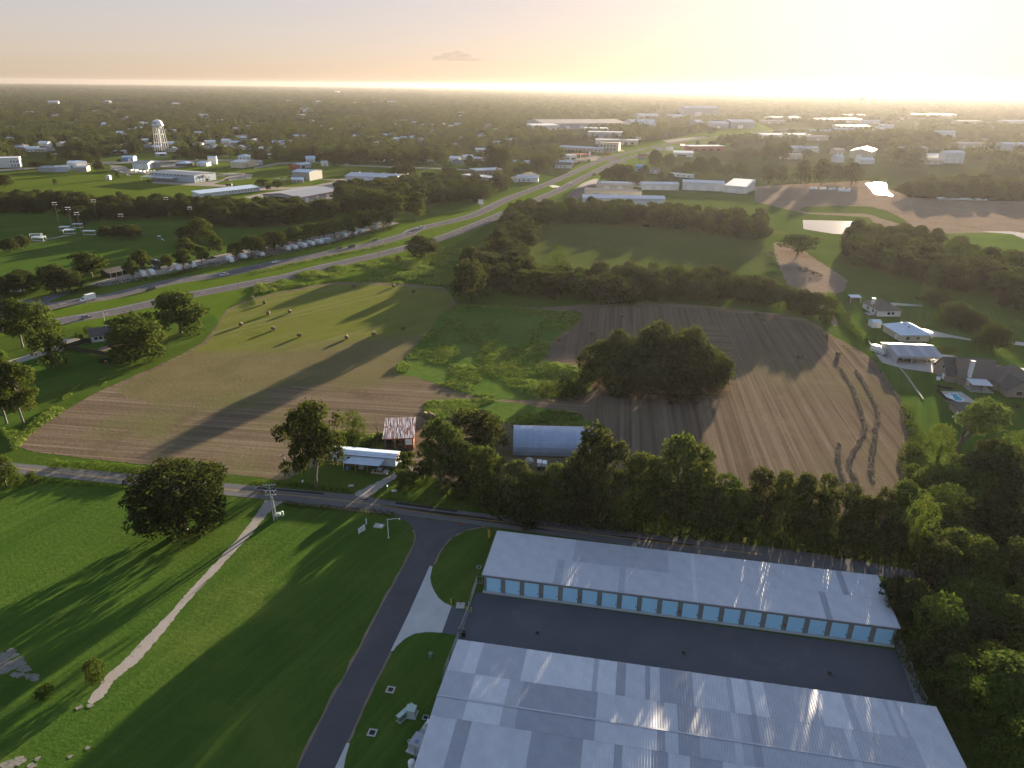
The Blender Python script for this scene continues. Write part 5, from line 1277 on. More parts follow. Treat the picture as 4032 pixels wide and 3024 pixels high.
# hedges: leaf masses along a line
def hedge(name, label, s, w, h, n, mat, size=.16, rs=1, cat='hedge', kind=None, jag=.25):
    P = smooth_line(pts(s), 6); r = np.random.default_rng(rs); lb = []; c = P[0].copy(); acc = 0
    for a_, b_ in zip(P, P[1:]):
        L = (b_ - a_).length; k = max(1, int(L / (w * .55)))
        for i in range(k):
            q = a_.lerp(b_, i / k) - c; hh = h * r.uniform(1 - jag, 1 + jag)
            lb.append((q.x, q.y, hh * .5, w * .5 * r.uniform(.85, 1.2), w * .5 * r.uniform(.85, 1.2), hh * .55))
    me = leaf_mesh(name, lb, n, size, mat, rs, inner=.1)
    if kind: o = link(name, me); o.location = c; return tag(o, label, cat, kind=kind)
    o = empty(name, c, 0, label, cat); link('foliage', me, o)
    mb = MB()
    for x, y, z, *_ in lb[::3]: mb.tube((x, y, 0), (x, y, z * .8), .06, .03, 5)
    t = mb.build('stems', bark, o); t['kind'] = 'stuff'
    return o
hedge('hedge', 'dark clipped hedge between RV park and highway, left stretch', 'E 670 445 900 395 1200 350 1500 310 1800 225 2212 160', 2.2, 1.8, 9000, leaf_dark, .2, 3)
hedge('hedge', 'dark clipped hedge between RV park and highway, right stretch', 'W 0 745 300 685 700 610 1000 545 1300 470 1700 360 2130 245', 2.0, 1.5, 9000, leaf_dark, .2, 4)
hedge('flowering_shrub', 'yellow-green shrub row at the hedge foot beside the highway', 'E 1500 305 1560 292 1600 285', 1.4, .9, 700, leaf_pale, .14, 5, 'shrub')
hedge('flowering_shrub', 'round yellow-green shrub at the side road mouth', 'E 310 518 370 510', 2.6, 1.6, 900, leaf_pale, .16, 6, 'shrub')
hedge('tall_grass', 'tall bright green grass bank along the country road', 'I 470 520 700 535 950 550 1150 570 1330 588', 3.2, 1.7, 13000, leaf_ivy, .13, 7, 'grass', 'stuff', .35)
hedge('tall_grass', 'low bright grass ridge below the country road', 'I 330 640 600 668 900 700 1130 722', 1.6, .7, 5000, leaf_ivy, .1, 8, 'grass', 'stuff', .4)
hedge('tall_grass', 'dark rough grass along the road ditch', 'J 280 1075 500 1100 900 1130 1250 1175', 2.0, .5, 5000, leaf_mid, .1, 9, 'grass', 'stuff', .4)
hedge('tall_grass', 'bright roadside grass by the farm drive', 'J 1020 1005 1150 1030 1400 1065 1800 1120 2200 1165', 1.6, .6, 5000, leaf_ivy, .1, 10, 'grass', 'stuff', .4)
hedge('tall_grass', 'bright grass verge left of the farm drive', 'J 0 890 300 905 600 940 860 975', 2.0, .7, 5000, leaf_ivy, .1, 11, 'grass', 'stuff', .4)
hedge('tall_grass', 'weedy fence line along the right property', 'H 560 450 650 600 740 720 870 850', 5.0, 1.5, 9000, leaf_ivy, .22, 12, 'weeds', 'stuff', .4)
hedge('tall_grass', 'vine-grown fence bank at the field corner', 'L 1190 30 1230 180 1290 300 1180 420 1200 560 1300 620', 4.0, 1.6, 9000, leaf_ivy, .18, 13, 'weeds', 'stuff', .4)
hedge('tall_grass', 'weedy strip along the wooded yard fence', 'R 990 330 1120 560 1260 830 1390 1080', 3.0, 1.2, 7000, leaf_ivy, .12, 14, 'weeds', 'stuff', .4)
hedge('tall_grass', 'rank green growth in front of the arched shed', 'K 60 160 300 120 600 110', 7.0, 1.6, 9000, leaf_ivy, .17, 15, 'weeds', 'stuff', .4)
hedge('tall_grass', 'dark ditch growth along the hay field edge', 'E 2212 560 F 0 455 250 405 550 365', 2.0, .8, 5000, leaf_mid, .16, 16, 'weeds', 'stuff', .4)
# ball park: light masts and shelters
def mast(t, x, y, xt, yt, label, two=True):
    b = gp(t, x, y); h = top_z(b, t, xt, yt); o = empty('light_mast', b, R(10), label, 'light mast', 'flood light masts in the park')
    MB().tube((0, 0, 0), (0, 0, h), .16, .09, 8).build('pole', pole_wood, o)
    for k in range(2 if two else 1):
        a_ = MB().box(-1.5, 1.5, -.06, .06, h - .3 - k * 1.5, h - .18 - k * 1.5).build('crossarm', steel, o)
        for xx in (-1.3, -.45, .45, 1.3)[:: 1 if k == 0 else 3]: MB().lathe([(.1, .35), (.3, .25), (.42, 0), (0, -.02)], 8, (xx, -.3, h - .2 - k * 1.5)).build('lamp', white_m, a_)
for x_, y_, xt, yt, l_ in ((752, 1090, 680, 748, 'dark flood light mast at the left end of the shelters'), (903, 1085, 850, 808, 'flood light mast behind the middle shelter'), (1013, 1150, 940, 872, 'flood light mast right of the middle shelter'), (1212, 970, 1168, 714, 'flood light mast against the dark wood edge'), (1530, 1060, 1516, 892, 'flood light mast behind the row of three round trees'), (2105, 935, 2062, 685, 'flood light mast at the right wood edge'), (905, 760, 872, 612, 'flood light mast half hidden in the wood')):
    mast('U', x_, y_, xt, yt, l_)
mast('V', 492, 990, 462, 805, 'flood light mast above the tall park tree')
def shelter(t, x, y, L, W, label, roofm=white_m, az=R(4)):
    p = gp(t, x, y); o = empty('shelter', p, az, label, 'shelter', 'park shelters')
    MB().slab([(-L / 2, -W / 2, 2.7), (L / 2, -W / 2, 2.7), (L / 2, W / 2, 2.95), (-L / 2, W / 2, 2.95)], .12).build('roof', roofm, o)
    posts(o, ((-L / 2 + .3, -W / 2 + .3), (L / 2 - .3, -W / 2 + .3), (-L / 2 + .3, W / 2 - .3), (L / 2 - .3, W / 2 - .3)), 2.6, .07)
    MB().box(-L / 2 + .5, L / 2 - .5, 0, .5, .4, .5).build('bench', wood, o); MB().box(-L / 2, L / 2, -W / 2, W / 2, 0, .08).build('floor', conc_m, o)
for x_, y_, L, W, l_, m_ in ((810, 1098, 7, 3.5, 'pale blue roofed shelter at the dark mast foot', roof_blue), (872, 1135, 7.5, 4, 'white roofed middle park shelter', white_m), (972, 1062, 7, 3, 'pale shelter behind the middle one', roof_blue), (1115, 1150, 8.5, 2.2, 'narrow white roofed dugout shelter', white_m), (455, 1190, 8, 2.2, 'cream roofed shelter, upper of the left pair', cream_wall), (490, 1225, 8, 4, 'grey-blue roofed shelter, lower of the left pair', roof_blue)):
    shelter('U', x_, y_, L, W, l_, m_)
p = gp('U', 1988, 1222); o = empty('playground_set', p, 0, 'small pale climbing frame alone on the park lawn', 'playground')
for x_ in (-1, 1):
    for y_ in (-1, 1): MB().tube((x_ * 1.3, y_, 0), (x_ * .8, y_ * .8, 2.6), .07).build('post', blue_wall, o)
MB().slab([(-1.1, -1, 3), (1.1, -1, 3), (1.1, 1, 3.2), (-1.1, 1, 3.2)], .1).build('roof', roof_blue, o); MB().slab([(1.2, -.4, 1.4), (3, -.4, .1), (3, .4, .1), (1.2, .4, 1.4)], .08).build('slide', white_m, o)
gsheet('park_path', 'U 580 1205 700 1180 780 1160 900 1155 780 1175 700 1192 590 1212', .1, yardm, 1)
# poles along the highway
for t_, x_, y_, xt, yt, l_ in (('E', 2092, 495, 2078, 340, 'wooden utility pole on the near verge below the silver car'), ('F', 1090, 215, 1085, 95, 'wooden utility pole on the verge above the hay field'), ('B', 1917, 1395, 1907, 1298, 'wooden utility pole beside the dark hedge trees'), ('E', 120, 430, 105, 335, 'utility pole with crossarms at the left side road'), ('C', 535, 1050, 535, 975, 'utility pole by the blue forecourt, left'), ('C', 570, 1060, 570, 985, 'utility pole by the blue forecourt, right'),
        ('A', 207, 815, 170, 655, 'tall utility pole beside the white two-storey block'), ('A', 1200, 735, 1180, 620, 'utility pole near the blue metal shed'), ('A', 1606, 735, 1598, 685, 'short utility pole on the town street'), ('H', 1340, 455, 1365, 340, 'utility pole behind the hip-roofed white house'), ('X', 748, 480, 785, 330, 'slim leaning light pole beside the blue-roofed house'), ('V', 1430, 240, 1415, 70, 'tall utility pole by the pale town houses'), ('V', 1158, 450, 1142, 320, 'utility pole in the gravel yard'), ('W', 1828, 330, 1825, 150, 'utility pole among the RV park trees')):
    power_pole('utility_pole', t_, x_, y_, xt, yt, l_, ((.2, 1.1),), .14, None, hw, False)

# ================================================================== WAREHOUSES AND TOWN
def dep(s): a_, b_ = pts(s); return (b_ - a_).length
def hof(s, t, x, y): return top_z(pts(s)[0], t, x, y)
W1 = 'V -6 468 530 507'
h_ = hof('V 530 507', 'V', 528, 415); D_ = dep('V 530 507 800 467')
o = bld('warehouse', 'long grey warehouse with loading canopy and windowed office end', 'warehouse', W1, D_, h_, 'gx', 1.2, M('blue_grey_wall', (.36, .42, .48), (.44, .50, .56), .3, .7), roof_dark, .5,
        row('F', 10, 2, 5.2, 1.6, h_ - 1.6, h_ - .5, 'window', None) + row('R', 5, 2.5, 4.6, 1.2, 3.2, 4.6, 'window', None) + row('R', 5, 2.5, 4.6, 1.2, .8, 2.0, 'window', None) + [('R', D_ * .5, D_ * .5 + 4, .2, 2.8, 'door', glass)])
w_ = o['W']
MB().slab([(-6, -9, 4.2), (w_ * .62, -9, 4.2), (w_ * .62, -.1, 4.7), (-6, -.1, 4.7)], .2).build('canopy', roof_far, o); posts(o, [(x, -8.6) for x in np.linspace(-5.5, w_ * .6, 7)], 4.1, .15)
MB().box(w_ - .1, w_ + .9, D_ * .42, D_ * .62, h_ - 2.4, h_ - .4).build('entrance_block', grey_wall, o)
GB = gp('V', 1838, 757); GA = gp('V', 1385, 712); h_ = top_z(GB, 'V', 1836, 690)
gd_ = GB - GA; D_ = min(75, dep('V 1838 757 2205 650'))
o = bld('warehouse', 'broad grey warehouse with red-trimmed gable by the woods', 'warehouse', (GA, gd_.length, math.atan2(gd_.y, gd_.x)), D_, h_, 'gy', 2.2, grey_wall, roof_dark, .4, [('F', gd_.length * .15, gd_.length * .75, .1, h_ - 1, 'opening', dark_m)] + row('R', 3, 8, 14, 4, .1, 3.8, 'door', white_m))
k_ = gd_.length / 2
for sx in (0, 1): MB().hexa([(sx * 2 * k_ - .5 * (1 - 2 * sx), -.5, h_ - .5), (k_, -.5, h_ + 1.8), (k_, -.42, h_ + 1.8), (sx * 2 * k_ - .5 * (1 - 2 * sx), -.42, h_ - .5), (sx * 2 * k_ - .5 * (1 - 2 * sx), -.5, h_ + .2), (k_, -.5, h_ + 2.5), (k_, -.42, h_ + 2.5), (sx * 2 * k_ - .5 * (1 - 2 * sx), -.42, h_ + .2)]).build('gable_trim', trim_red, o)
MB().box(2 * k_ + .42, 2 * k_ + .5, -.4, D_, h_ - .4, h_ + .1).build('eave_trim', trim_red, o)
bld('workshop', 'long low workshop with pale blue roof and row of windows', 'workshop', 'V 600 692 1338 606', 14, 3.6, 'mono', 1.2, white_wall, roof_blue, .6, row('F', 14, 30, 3.4, 1.0, 1.5, 2.6, 'window', None))
h_ = hof('V 1135 323', 'V', 1133, 252)
bld('warehouse', 'cream box warehouse on the green beside a red truck', 'warehouse', 'V 975 316 1135 323', dep('V 1135 323 1270 292'), h_, 'gx', 1.4, cream_wall, roof_far, .2, [('R', 6, 11, .1, 4.5, 'door', tan_wall)])
bld('annex', 'low grey annex right of the cream warehouse', 'annex', 'V 1272 292 1378 280', 10, 4.5, 'gx', .8, grey_wall, roof_far, .2, [('F', 3, 7, .1, 3, 'door', white_m)])
bld('shed', 'low white shed left of the tall white block on the green', 'shed', 'V 553 297 676 302', 10, 4.0, 'mono', 1.0, white_wall, roof_blue, .2, [('F', 2, 5, .1, 3, 'door', grey_wall)])
bld('workshop', 'tall white block with pale roof on the green', 'workshop', 'V 697 280 804 278', 14, 9, 'gx', 1.0, white_wall, roof_blue, .2, [('F', 3, 5, .1, 3, 'door', grey_wall)])
bld('house', 'pale roofed house behind the cream warehouse', 'house', 'V 1064 214 1215 212', 14, 3.5, 'hip', 3, white_wall, roof_blue, .6, row('F', 4, 3, 5, 1.5, 1, 2.3, 'window', None))
bld('office', 'tan office with pale blue roof and parked cars', 'office', 'V 1736 506 1880 503', 12, 3.4, 'mono', .9, tan_wall, roof_blue, .5, row('F', 5, 2, 4.4, 1.8, .9, 2.3, 'window', None))
h_ = hof('V 1735 470', 'V', 1735, 408)
bld('warehouse', 'grey workshop with white vented roof behind the tan office', 'warehouse', 'V 1745 470 1960 482', 26, 9, 'gx', 1.6, tan_wall, roof_blue, .4, [('F', 22, 26, .1, 4.5, 'door', white_m)])
bld('lean_to', 'open porch shed on the right of the vented workshop', 'shed', 'V 2000 462 2090 452', 10, 4.4, 'mono', .8, brown_wood, roof_dark, .8, [('F', 2, 8, .1, 3.6, 'opening', dark_m)])
h_ = hof('B 797 932', 'B', 797, 868)
o = bld('warehouse', 'long white warehouse with bright ribbed roof above the wood', 'warehouse', 'B 797 932 1240 950', 34, h_, 'gx', 2.0, M('pale_grey_wall', (.42, .46, .5), (.5, .54, .57), .3, .7), roof_a, .3, [('F', 22, 28, .1, 6, 'door', white_m), ('F', 60, 66, .1, 6, 'door', white_m), ('F', 80, 86, .1, 6, 'door', white_m)])
MB().box(25, 58, -9, -.05, 0, 4.4).build('lean_to', grey_wall, o); MB().slab([(24.6, -9.4, 4.5), (58.4, -9.4, 4.5), (58.4, -.06, 5.6), (24.6, -.06, 5.6)], .2).build('lean_to_roof', roof_far, o)
for k in range(6): MB().box(-.5, .5, -.5, .5, 0, .7).build('roof_vent', white_m, o).location = (10 + k * 14, 17, h_ + 2.2)
bld('warehouse', 'white and blue-roofed truck depot with gable front', 'warehouse', 'U 1655 335 1850 336', 22, 7, 'gx', 1.6, white_wall, roof_dark, .4, [('F', 5, 12, .1, 5, 'door', white_m), ('F', 24, 31, .1, 5, 'door', white_m)])
bld('warehouse', 'dark grey shed joined to the truck depot', 'warehouse', 'U 1850 325 2002 318', 22, 6.5, 'gx', 1.4, roof_dark, roof_dark, .4, [('F', 8, 14, .1, 4, 'door', roof_dark)])
bld('workshop', 'grey low-roofed works at the left of the green', 'workshop', 'U 482 365 690 372', 20, 4.5, 'gx', 1.2, grey_wall, roof_dark, .5, [('F', 16, 26, .1, 3.2, 'opening', dark_m)])
bld('workshop', 'white square-fronted works next to the grey one', 'workshop', 'U 695 373 864 366', 18, 5.5, 'flat', 0, M('pale_blue_grey', (.42, .48, .54), (.5, .56, .6), .4, .7), roof_far, .2, [('R', 4, 8, .1, 3.5, 'door', grey_wall)])
bld('workshop', 'tall white works with blue edge, behind two others', 'workshop', 'U 845 335 965 345', 14, 8, 'mono', 1.0, white_wall, roof_blue, .3, [('F', 6, 10, .1, 4.5, 'door', blue_wall)])
bld('workshop', 'small tan-sided works at the right end of the group', 'workshop', 'U 930 368 1085 366', 14, 5, 'gx', 1.0, tan_wall, roof_far, .4, [('F', 8, 20, .1, 3.6, 'opening', dark_m)])
bld('office_block', 'white two-storey block at the far left', 'office block', 'U -120 325 262 312', 24, 11, 'flat', 0, white_wall, roof_far, .2, row('F', 6, 22, 3.2, 1.2, 6, 8, 'window', None) + row('F', 6, 22, 3.2, 1.2, 1.2, 3.4, 'window', None))
bld('shed', 'tiny white shed alone at the edge of the green', 'shed', 'U 1316 468 1370 468', 5, 4, 'gy', .8, white_wall, white_m, .2, [('F', 2, 3.6, .1, 2.4, 'door', grey_wall)])
bld('shed', 'blue metal shed with pale roof near the town street', 'shed', 'U 1518 238 1660 238', 14, 5, 'gx', 1.6, blue_wall, roof_blue, .3, [('F', 8, 12, .1, 3.5, 'door', white_m)])
bld('shop', 'long low white building with dark openings on the town street', 'shop', 'U 1380 150 1585 142', 12, 4, 'mono', .6, white_wall, white_m, .4, row('F', 4, 4, 9, 4, .5, 2.8, 'opening', dark_m))
bld('shop', 'small pale blue roofed shop below the water tower', 'shop', 'U 1958 178 2082 172', 10, 3.6, 'mono', .8, grey_wall, roof_blue, .4, [('F', 4, 10, .5, 2.6, 'window', None)])
bld('container', 'long red shed on the green beyond the gravel yard', 'shed', 'V 1703 342 1828 342', 6, 5, 'flat', 0, red_wall, red_wall, .05, [('F', 3, 7, .1, 3, 'door', rust_m)])
bld('workshop', 'white-roofed workshop joined to the red shed', 'workshop', 'V 1832 332 1978 316', 12, 5, 'gx', 1.2, grey_wall, roof_blue, .4, [('F', 4, 9, .1, 3.4, 'opening', dark_m)])
bld('house', 'pale blue gabled house at the tree edge by the street', 'house', 'V 1915 252 2028 250', 12, 5, 'gx', 3, white_wall, roof_blue, .6, row('F', 3, 2, 5, 1.4, 1, 2.4, 'window', None))
bld('shed', 'small square white shed at the street bend', 'shed', 'V 2105 298 2190 296', 9, 5.5, 'flat', 0, white_wall, roof_far, .1, [('F', 3, 6, .1, 3, 'door', grey_wall)])
bld('office', 'low pale-roofed bungalow office on its gravel lot', 'office', 'V 290 296 442 300', 14, 3.2, 'hip', 2.4, brown_wood, roof_blue, 1.0, row('F', 4, 3, 5, 2, .8, 2.2, 'window', None))
bld('shop', 'tan brick building beside the highway trees', 'shop', 'B 1800 905 2040 935', 16, 6, 'flat', 0, brick_wall, roof_far, .2, row('F', 5, 3, 5, 2.5, .8, 2.8, 'window', None))
bld('shop', 'flat white-roofed store behind the tan brick building', 'shop', 'B 1950 862 2190 850', 24, 5, 'flat', 0, brick_wall, white_m, .6, row('F', 6, 3, 6, 3, .6, 2.6, 'window', None))
# white trucks on the depot lot
def work_truck(t, x, y, az, label):
    p = gp(t, x, y, .1)
    if 'wt' in VP: return dup(VP['wt'], p, az, label)
    o = empty('work_truck', p, az, label, 'truck', 'white work trucks on the depot lot'); VP['wt'] = o
    MB().box(-3.5, 3.5, -.5, .5, .6, .85).build('chassis', black_m, o); MB().ext([(-3.6, .7), (-3.6, 1.5), (-2.9, 1.7), (-2.5, 2.6), (-1.2, 2.6), (-1.2, .7)], -1.1, 1.1).build('cab', white_m, o); MB().box(-1.0, 3.5, -1.2, 1.2, .86, 2.3).build('body', white_m, o); MB().hexa([(-2.95, -1, 1.75), (-2.9, -1, 1.72), (-2.9, 1, 1.72), (-2.95, 1, 1.75), (-2.62, -1, 2.5), (-2.56, -1, 2.5), (-2.56, 1, 2.5), (-2.62, 1, 2.5)]).build('windscreen', glass, o)
    for sx in (-2.5, 2):
        for sy in (-1, 1): MB().tube((sx, sy * .8, .5), (sx, sy * 1.12, .5), .5, .5, 10).build('wheel', rubber, o)
for i_, (x_, y_) in enumerate(((1645, 362), (1695, 366), (1745, 378), (1790, 382), (1830, 370), (1880, 380), (1925, 374))): work_truck('U', x_, y_, R(-100 + i_ * 7), 'white work truck parked %s from the left in front of the truck depot' % ['first', 'second', 'third', 'fourth', 'fifth', 'sixth', 'seventh'][i_])
for i_, (x_, y_, l_) in enumerate(((1402, 350, 'white work truck at the top of the row of three beside the depot drive'), (1462, 372, 'white work truck in the middle of the row of three'), (1520, 392, 'white work truck at the bottom of the row of three'), (1600, 425, 'white work truck alone beside dark scrap piles'))): work_truck('U', x_, y_, R(130), l_)
for t_, x_, y_, k_, c_, l_ in (('V', 555, 222, 'sedan', 'white', 'white car on the town street'), ('V', 925, 478, 'suv', 'red', 'dark red car in the grey warehouse lot'), ('V', 950, 308, 'suv', 'red', 'red truck beside the cream warehouse'), ('V', 1027, 550, 'sedan', 'black', 'black car on the lane above the long workshop'), ('V', 1700, 440, 'suv', 'dark', 'dark car behind the tan office'), ('V', 1640, 470, 'suv', 'white', 'white car left of the tan office'), ('V', 1555, 460, 'pickup', 'white', 'white pickup near the round trees by the tan office'), ('B', 780, 1005, 'suv', 'white', 'white van beside the red-trimmed warehouse'), ('B', 780, 922, 'sedan', 'black', 'black car left of the long white warehouse'), ('U', 690, 150, 'sedan', 'white', 'white car far up the town street'), ('B', 805, 770, 'sedan', 'white', 'white car on the long street by the town trees')):
    car(t_, x_, y_, R(20), k_, c_, l_)
p = gp('V', 955, 548, .1); o = empty('open_trailer', p, R(5), 'black open truck trailer on the lane beside the black car', 'trailer')
MB().box(-3, 3, -1.2, 1.2, .8, 2.6).build('body', black_m, o)
for sx in (-1.5, 1.5):
    for sy in (-1, 1): MB().tube((sx, sy, .45), (sx, sy * 1.2, .45), .45, .45, 10).build('wheel', rubber, o)
for i_, (x_, y_, s_) in enumerate(((840, 425, 1.0), (960, 415, 1.3), (1080, 405, .9), (1120, 445, 1.0))):
    p = gp('V', x_, y_); o = empty('pipe_stack', p, R(15), 'pale stack of pipes and timber in the gravel yard, %s from the left' % ['first', 'second', 'third', 'fourth'][i_], 'pipe stack')
    for k in range(5): MB().tube((-5 * s_, k * .9 - 2, .4 + (k % 2) * .6), (5 * s_, k * .9 - 2, .4 + (k % 2) * .6), .38, .38, 8).build('pipe', pale_conc, o)
# water tower
p = gp('A', 1412, 652); ht = top_z(p, 'A', 1373, 378); o = empty('water_tower', p, 0, 'tall white water tower on slender legs above the town', 'water tower')
rt = px_m(p, 84 / 2.212) / 2; zt = top_z(p, 'A', 1376, 442)
MB().lathe([(0, ht), (rt * .5, ht - .6), (rt * .86, ht - rt * .32), (rt, ht - rt * .75), (rt * 1.02, zt + rt * .35), (rt * .8, zt - rt * .05), (rt * .35, zt - rt * .3), (0, zt - rt * .32)], 24).build('tank', white_m, o, True)
MB().lathe([(rt * 1.03, zt + rt * .3), (rt * 1.18, zt + rt * .3), (rt * 1.18, zt + rt * .42), (rt * 1.03, zt + rt * .42)], 24).build('balcony', white_m, o); MB().tube((0, 0, 0), (0, 0, zt - rt * .25), 1.1, 1.1, 12).build('riser', white_m, o); MB().lathe([(.6, 0), (.6, .8), (0, 1.2)], 8, (0, 0, ht - .2)).build('vent', white_m, o)
LG = [(math.cos(a) * rt * .95, math.sin(a) * rt * .95, math.cos(a) * rt * 1.35, math.sin(a) * rt * 1.35) for a in [2 * math.pi * (k + .25) / 6 for k in range(6)]]
for x0, y0, x1, y1 in LG: MB().tube((x1, y1, 0), (x0, y0, zt + rt * .3), .55, .45, 8).build('leg', white_m, o)
for f_ in (.33, .66):
    for k in range(6):
        q = [(LG[j][2] + (LG[j][0] - LG[j][2]) * f_, LG[j][3] + (LG[j][1] - LG[j][3]) * f_, (zt + rt * .3) * f_) for j in (k, (k + 1) % 6)]
        MB().tube(q[0], q[1], .22, .22, 6).build('strut', white_m, o)
MB().box(-rt * .5, rt * .3, -rt * 1.035, -rt * .99, zt + rt * .7, zt + rt * 1.0).build('lettering', blue_wall, o)
# ---- strip along the highway
bld('motel', 'long low motel wing with pale blue roof beside the highway', 'motel', 'Z 592 532 1180 562', 14, 5, 'gx', 1.4, cream_wall, roof_blue, 1.0, row('F', 16, 4, 6.8, 1.6, .2, 2.4, 'door', brown_wood))
o = bld('motel', 'two-storey motel block with dark striped end facade', 'motel', 'Z 1128 548 1372 557', 22, 13, 'flat', 0, cream_wall, brown_wood, .3, row('F', 9, 3, 5.6, 2.6, 7, 10, 'window', None) + row('F', 9, 3, 5.6, 2.6, 1.5, 4.5, 'window', None) + row('R', 6, 1.2, 3.5, 1.5, .5, 12, 'panel', black_m))
bld('shop', 'long low shop row behind the motel block', 'shop', 'Z 1090 468 1620 476', 18, 8, 'mono', 1.0, cream_wall, roof_far, .4, row('F', 8, 6, 12, 5, .5, 4, 'window', None))
bld('warehouse', 'pale warehouse with dark middle bay behind the motel', 'warehouse', 'Z 985 418 1422 428', 34, 16, 'flat', 0, M('pale_warehouse', (.44, .44, .46), (.52, .52, .53), .2, .7), roof_far, .2, [('F', 45, 88, .5, 13, 'opening', brown_wood)])
bld('warehouse', 'white flat-roofed warehouse among trees behind the dark-bay one', 'warehouse', 'Z 955 338 1250 342', 45, 12, 'flat', 0, grey_wall, white_m, .2, [('F', 20, 30, .1, 6, 'door', grey_wall)])
bld('factory', 'huge low factory with tan roof at the forest edge', 'factory', 'Z 440 285 1480 275', 130, 14, 'gx', 7, grey_wall, M('tan_roof', (.30, .25, .22), (.38, .32, .28), .05, .8), .5, row('F', 10, 20, 40, 12, 2, 8, 'door', white_m))
bld('warehouse', 'white long-roofed store at the left end of the factory', 'warehouse', 'Z 308 300 640 296', 40, 12, 'mono', 2, white_wall, white_m, .3, [('F', 20, 32, .1, 6, 'door', grey_wall)])
o = empty('fuel_canopy', gp('Z', 905, 640), R(2), 'red-edged fuel station canopy on posts', 'canopy')
MB().box(-13, 13, -6, 6, 5.0, 6.0).build('roof', trim_red, o); MB().box(-12.6, 12.6, -5.6, 5.6, 4.85, 5.0).build('soffit', white_m, o); posts(o, ((-9, -3), (0, -3), (9, -3), (-9, 3), (0, 3), (9, 3)), 4.9, .2)
for x_ in (-9, 0, 9): MB().box(x_ - .5, x_ + .5, -.5, .5, 0, 2).build('pump', white_m, o)
bld('shop', 'white fuel station shop beside the canopy', 'shop', 'Z 770 668 852 662', 14, 7, 'flat', 0, white_wall, roof_far, .2, [('F', 3, 12, .5, 3.5, 'window', None)])
def board(name, t, x, y, boards, label, cat='billboard', az=R(-8)):
    b = gp(t, x, y); o = empty(name, b, az, label, cat); hmax = 0
    for (x0, y0, x1, y1, m_) in boards:
        z1, z0 = top_z(b, t, (x0 + x1) / 2, y0), top_z(b, t, (x0 + x1) / 2, y1); w = px_m(b, (x1 - x0) / TL[t][2]); off = px_m(b, ((x0 + x1) / 2 - x) / TL[t][2])
        q = MB().box(off - w / 2, off + w / 2, -.3, .3, z0, z1).build('frame', roof_dark, o); MB().box(off - w / 2 + .3, off + w / 2 - .3, -.4, -.31, z0 + .3, z1 - .3).build('panel', m_, q); hmax = max(hmax, z1)
    MB().tube((0, .5, 0), (0, .5, hmax - .5), .5, .4, 10).build('pole', roof_dark, o)
ad1 = M('ad_maroon', (.22, .08, .10), (.32, .14, .15), .4, .6); ad2 = M('ad_dark', (.05, .055, .06), (.3, .3, .3), .35, .6); ad3 = M('ad_pale', (.42, .46, .5), (.6, .62, .64), .4, .6)
board('billboard', 'Z', 1700, 705, ((1610, 588, 1716, 620, ad1), (1607, 624, 1712, 662, ad2)), 'double-decked billboard, maroon above black, by the junction')
board('billboard', 'Z', 1946, 600, ((1815, 506, 1922, 546, ad3),), 'pale blue billboard on the right of the highway')
board('billboard', 'Z', 1996, 600, ((1955, 490, 2047, 546, ad3),), 'white billboard with dark figures right of the pale blue one')
board('billboard', 'Z', 1622, 445, ((1590, 374, 1652, 418, ad3),), 'small green-framed billboard beyond the motel')
board('billboard', 'Z', 1972, 412, ((1938, 326, 1988, 378, ad2),), 'dark blue billboard far up the left verge')
board('price_sign', 'Z', 1018, 632, ((1002, 560, 1032, 624, ad3),), 'tall white fuel price sign beside the fuel station', 'sign'); board('billboard', 'Z', 718, 700, ((676, 622, 766, 655, ad2),), 'dark billboard near the fuel shop')
board('sign', 'B', 1972, 1135, ((1952, 1072, 1996, 1118, white_m),), 'white square board on the verge by the highway curve', 'sign'); board('pole_sign', 'Z', 1112, 985, ((1115, 925, 1155, 950, white_m),), 'small white sign on a tall pole by the forecourt', 'sign')
led = bpy.data.materials.new('lit_sign'); nt_, bs_ = nodes_of(led); bs_.inputs['Base Color'].default_value = (.6, .5, .5, 1)
w_n = nt_.nodes.new('ShaderNodeTexCoord').outputs['Object']; c_ = ramp(nt_, noise(nt_, w_n, .3, 1), [(.45, (1, .95, .9)), (.55, (.9, .05, .05))]); nt_.links.new(c_, bs_.inputs['Emission Color']); bs_.inputs['Emission Strength'].default_value = .6
board('lit_sign', 'Z', 2170, 520, ((2140, 462, 2200, 486, led),), 'lit red and white screen sign right of the highway', 'sign')
p = gp('Z', 945, 690); o = empty('semi_truck', p, R(10), 'dark semi truck with tan trailer at the fuel station', 'truck')
MB().box(-9, 5, -1.3, 1.3, 1.1, 4.1).build('trailer', cream_wall, o); MB().box(5.3, 9, -1.25, 1.25, 1.0, 4.0).build('cab', black_m, o); MB().box(-9, 9, -.5, .5, .7, 1.05).build('chassis', black_m, o)
for sx in (-8, -6.8, 5.8, 8.2):
    for sy in (-1, 1): MB().tube((sx, sy * .9, .5), (sx, sy * 1.25, .5), .5, .5, 10).build('wheel', rubber, o)
p = gp('Z', 1225, 598); o = empty('red_shed', p, 0, 'small red cabin on the grass between motel and highway', 'cabin'); MB().box(-4, 4, -2.5, 2.5, 0, 3).build('wall', red_wall, o); MB().extx([(-3, 3.02), (3, 3.02), (0, 4.4)], -4.3, 4.3).build('roof', red_wall, o)
orange_roof = metal('copper_brown_roof', (.50, .38, .28), .5, .3)
bld('storage_row', 'long tan-roofed storage row with bays behind the dark belt', 'storage row', 'Z 950 1118 1650 1148', 14, 6.5, 'gx', 1.3, cream_wall, orange_roof, .4, row('F', 7, 8, 12, 5.5, .1, 4, 'opening', grey_wall))
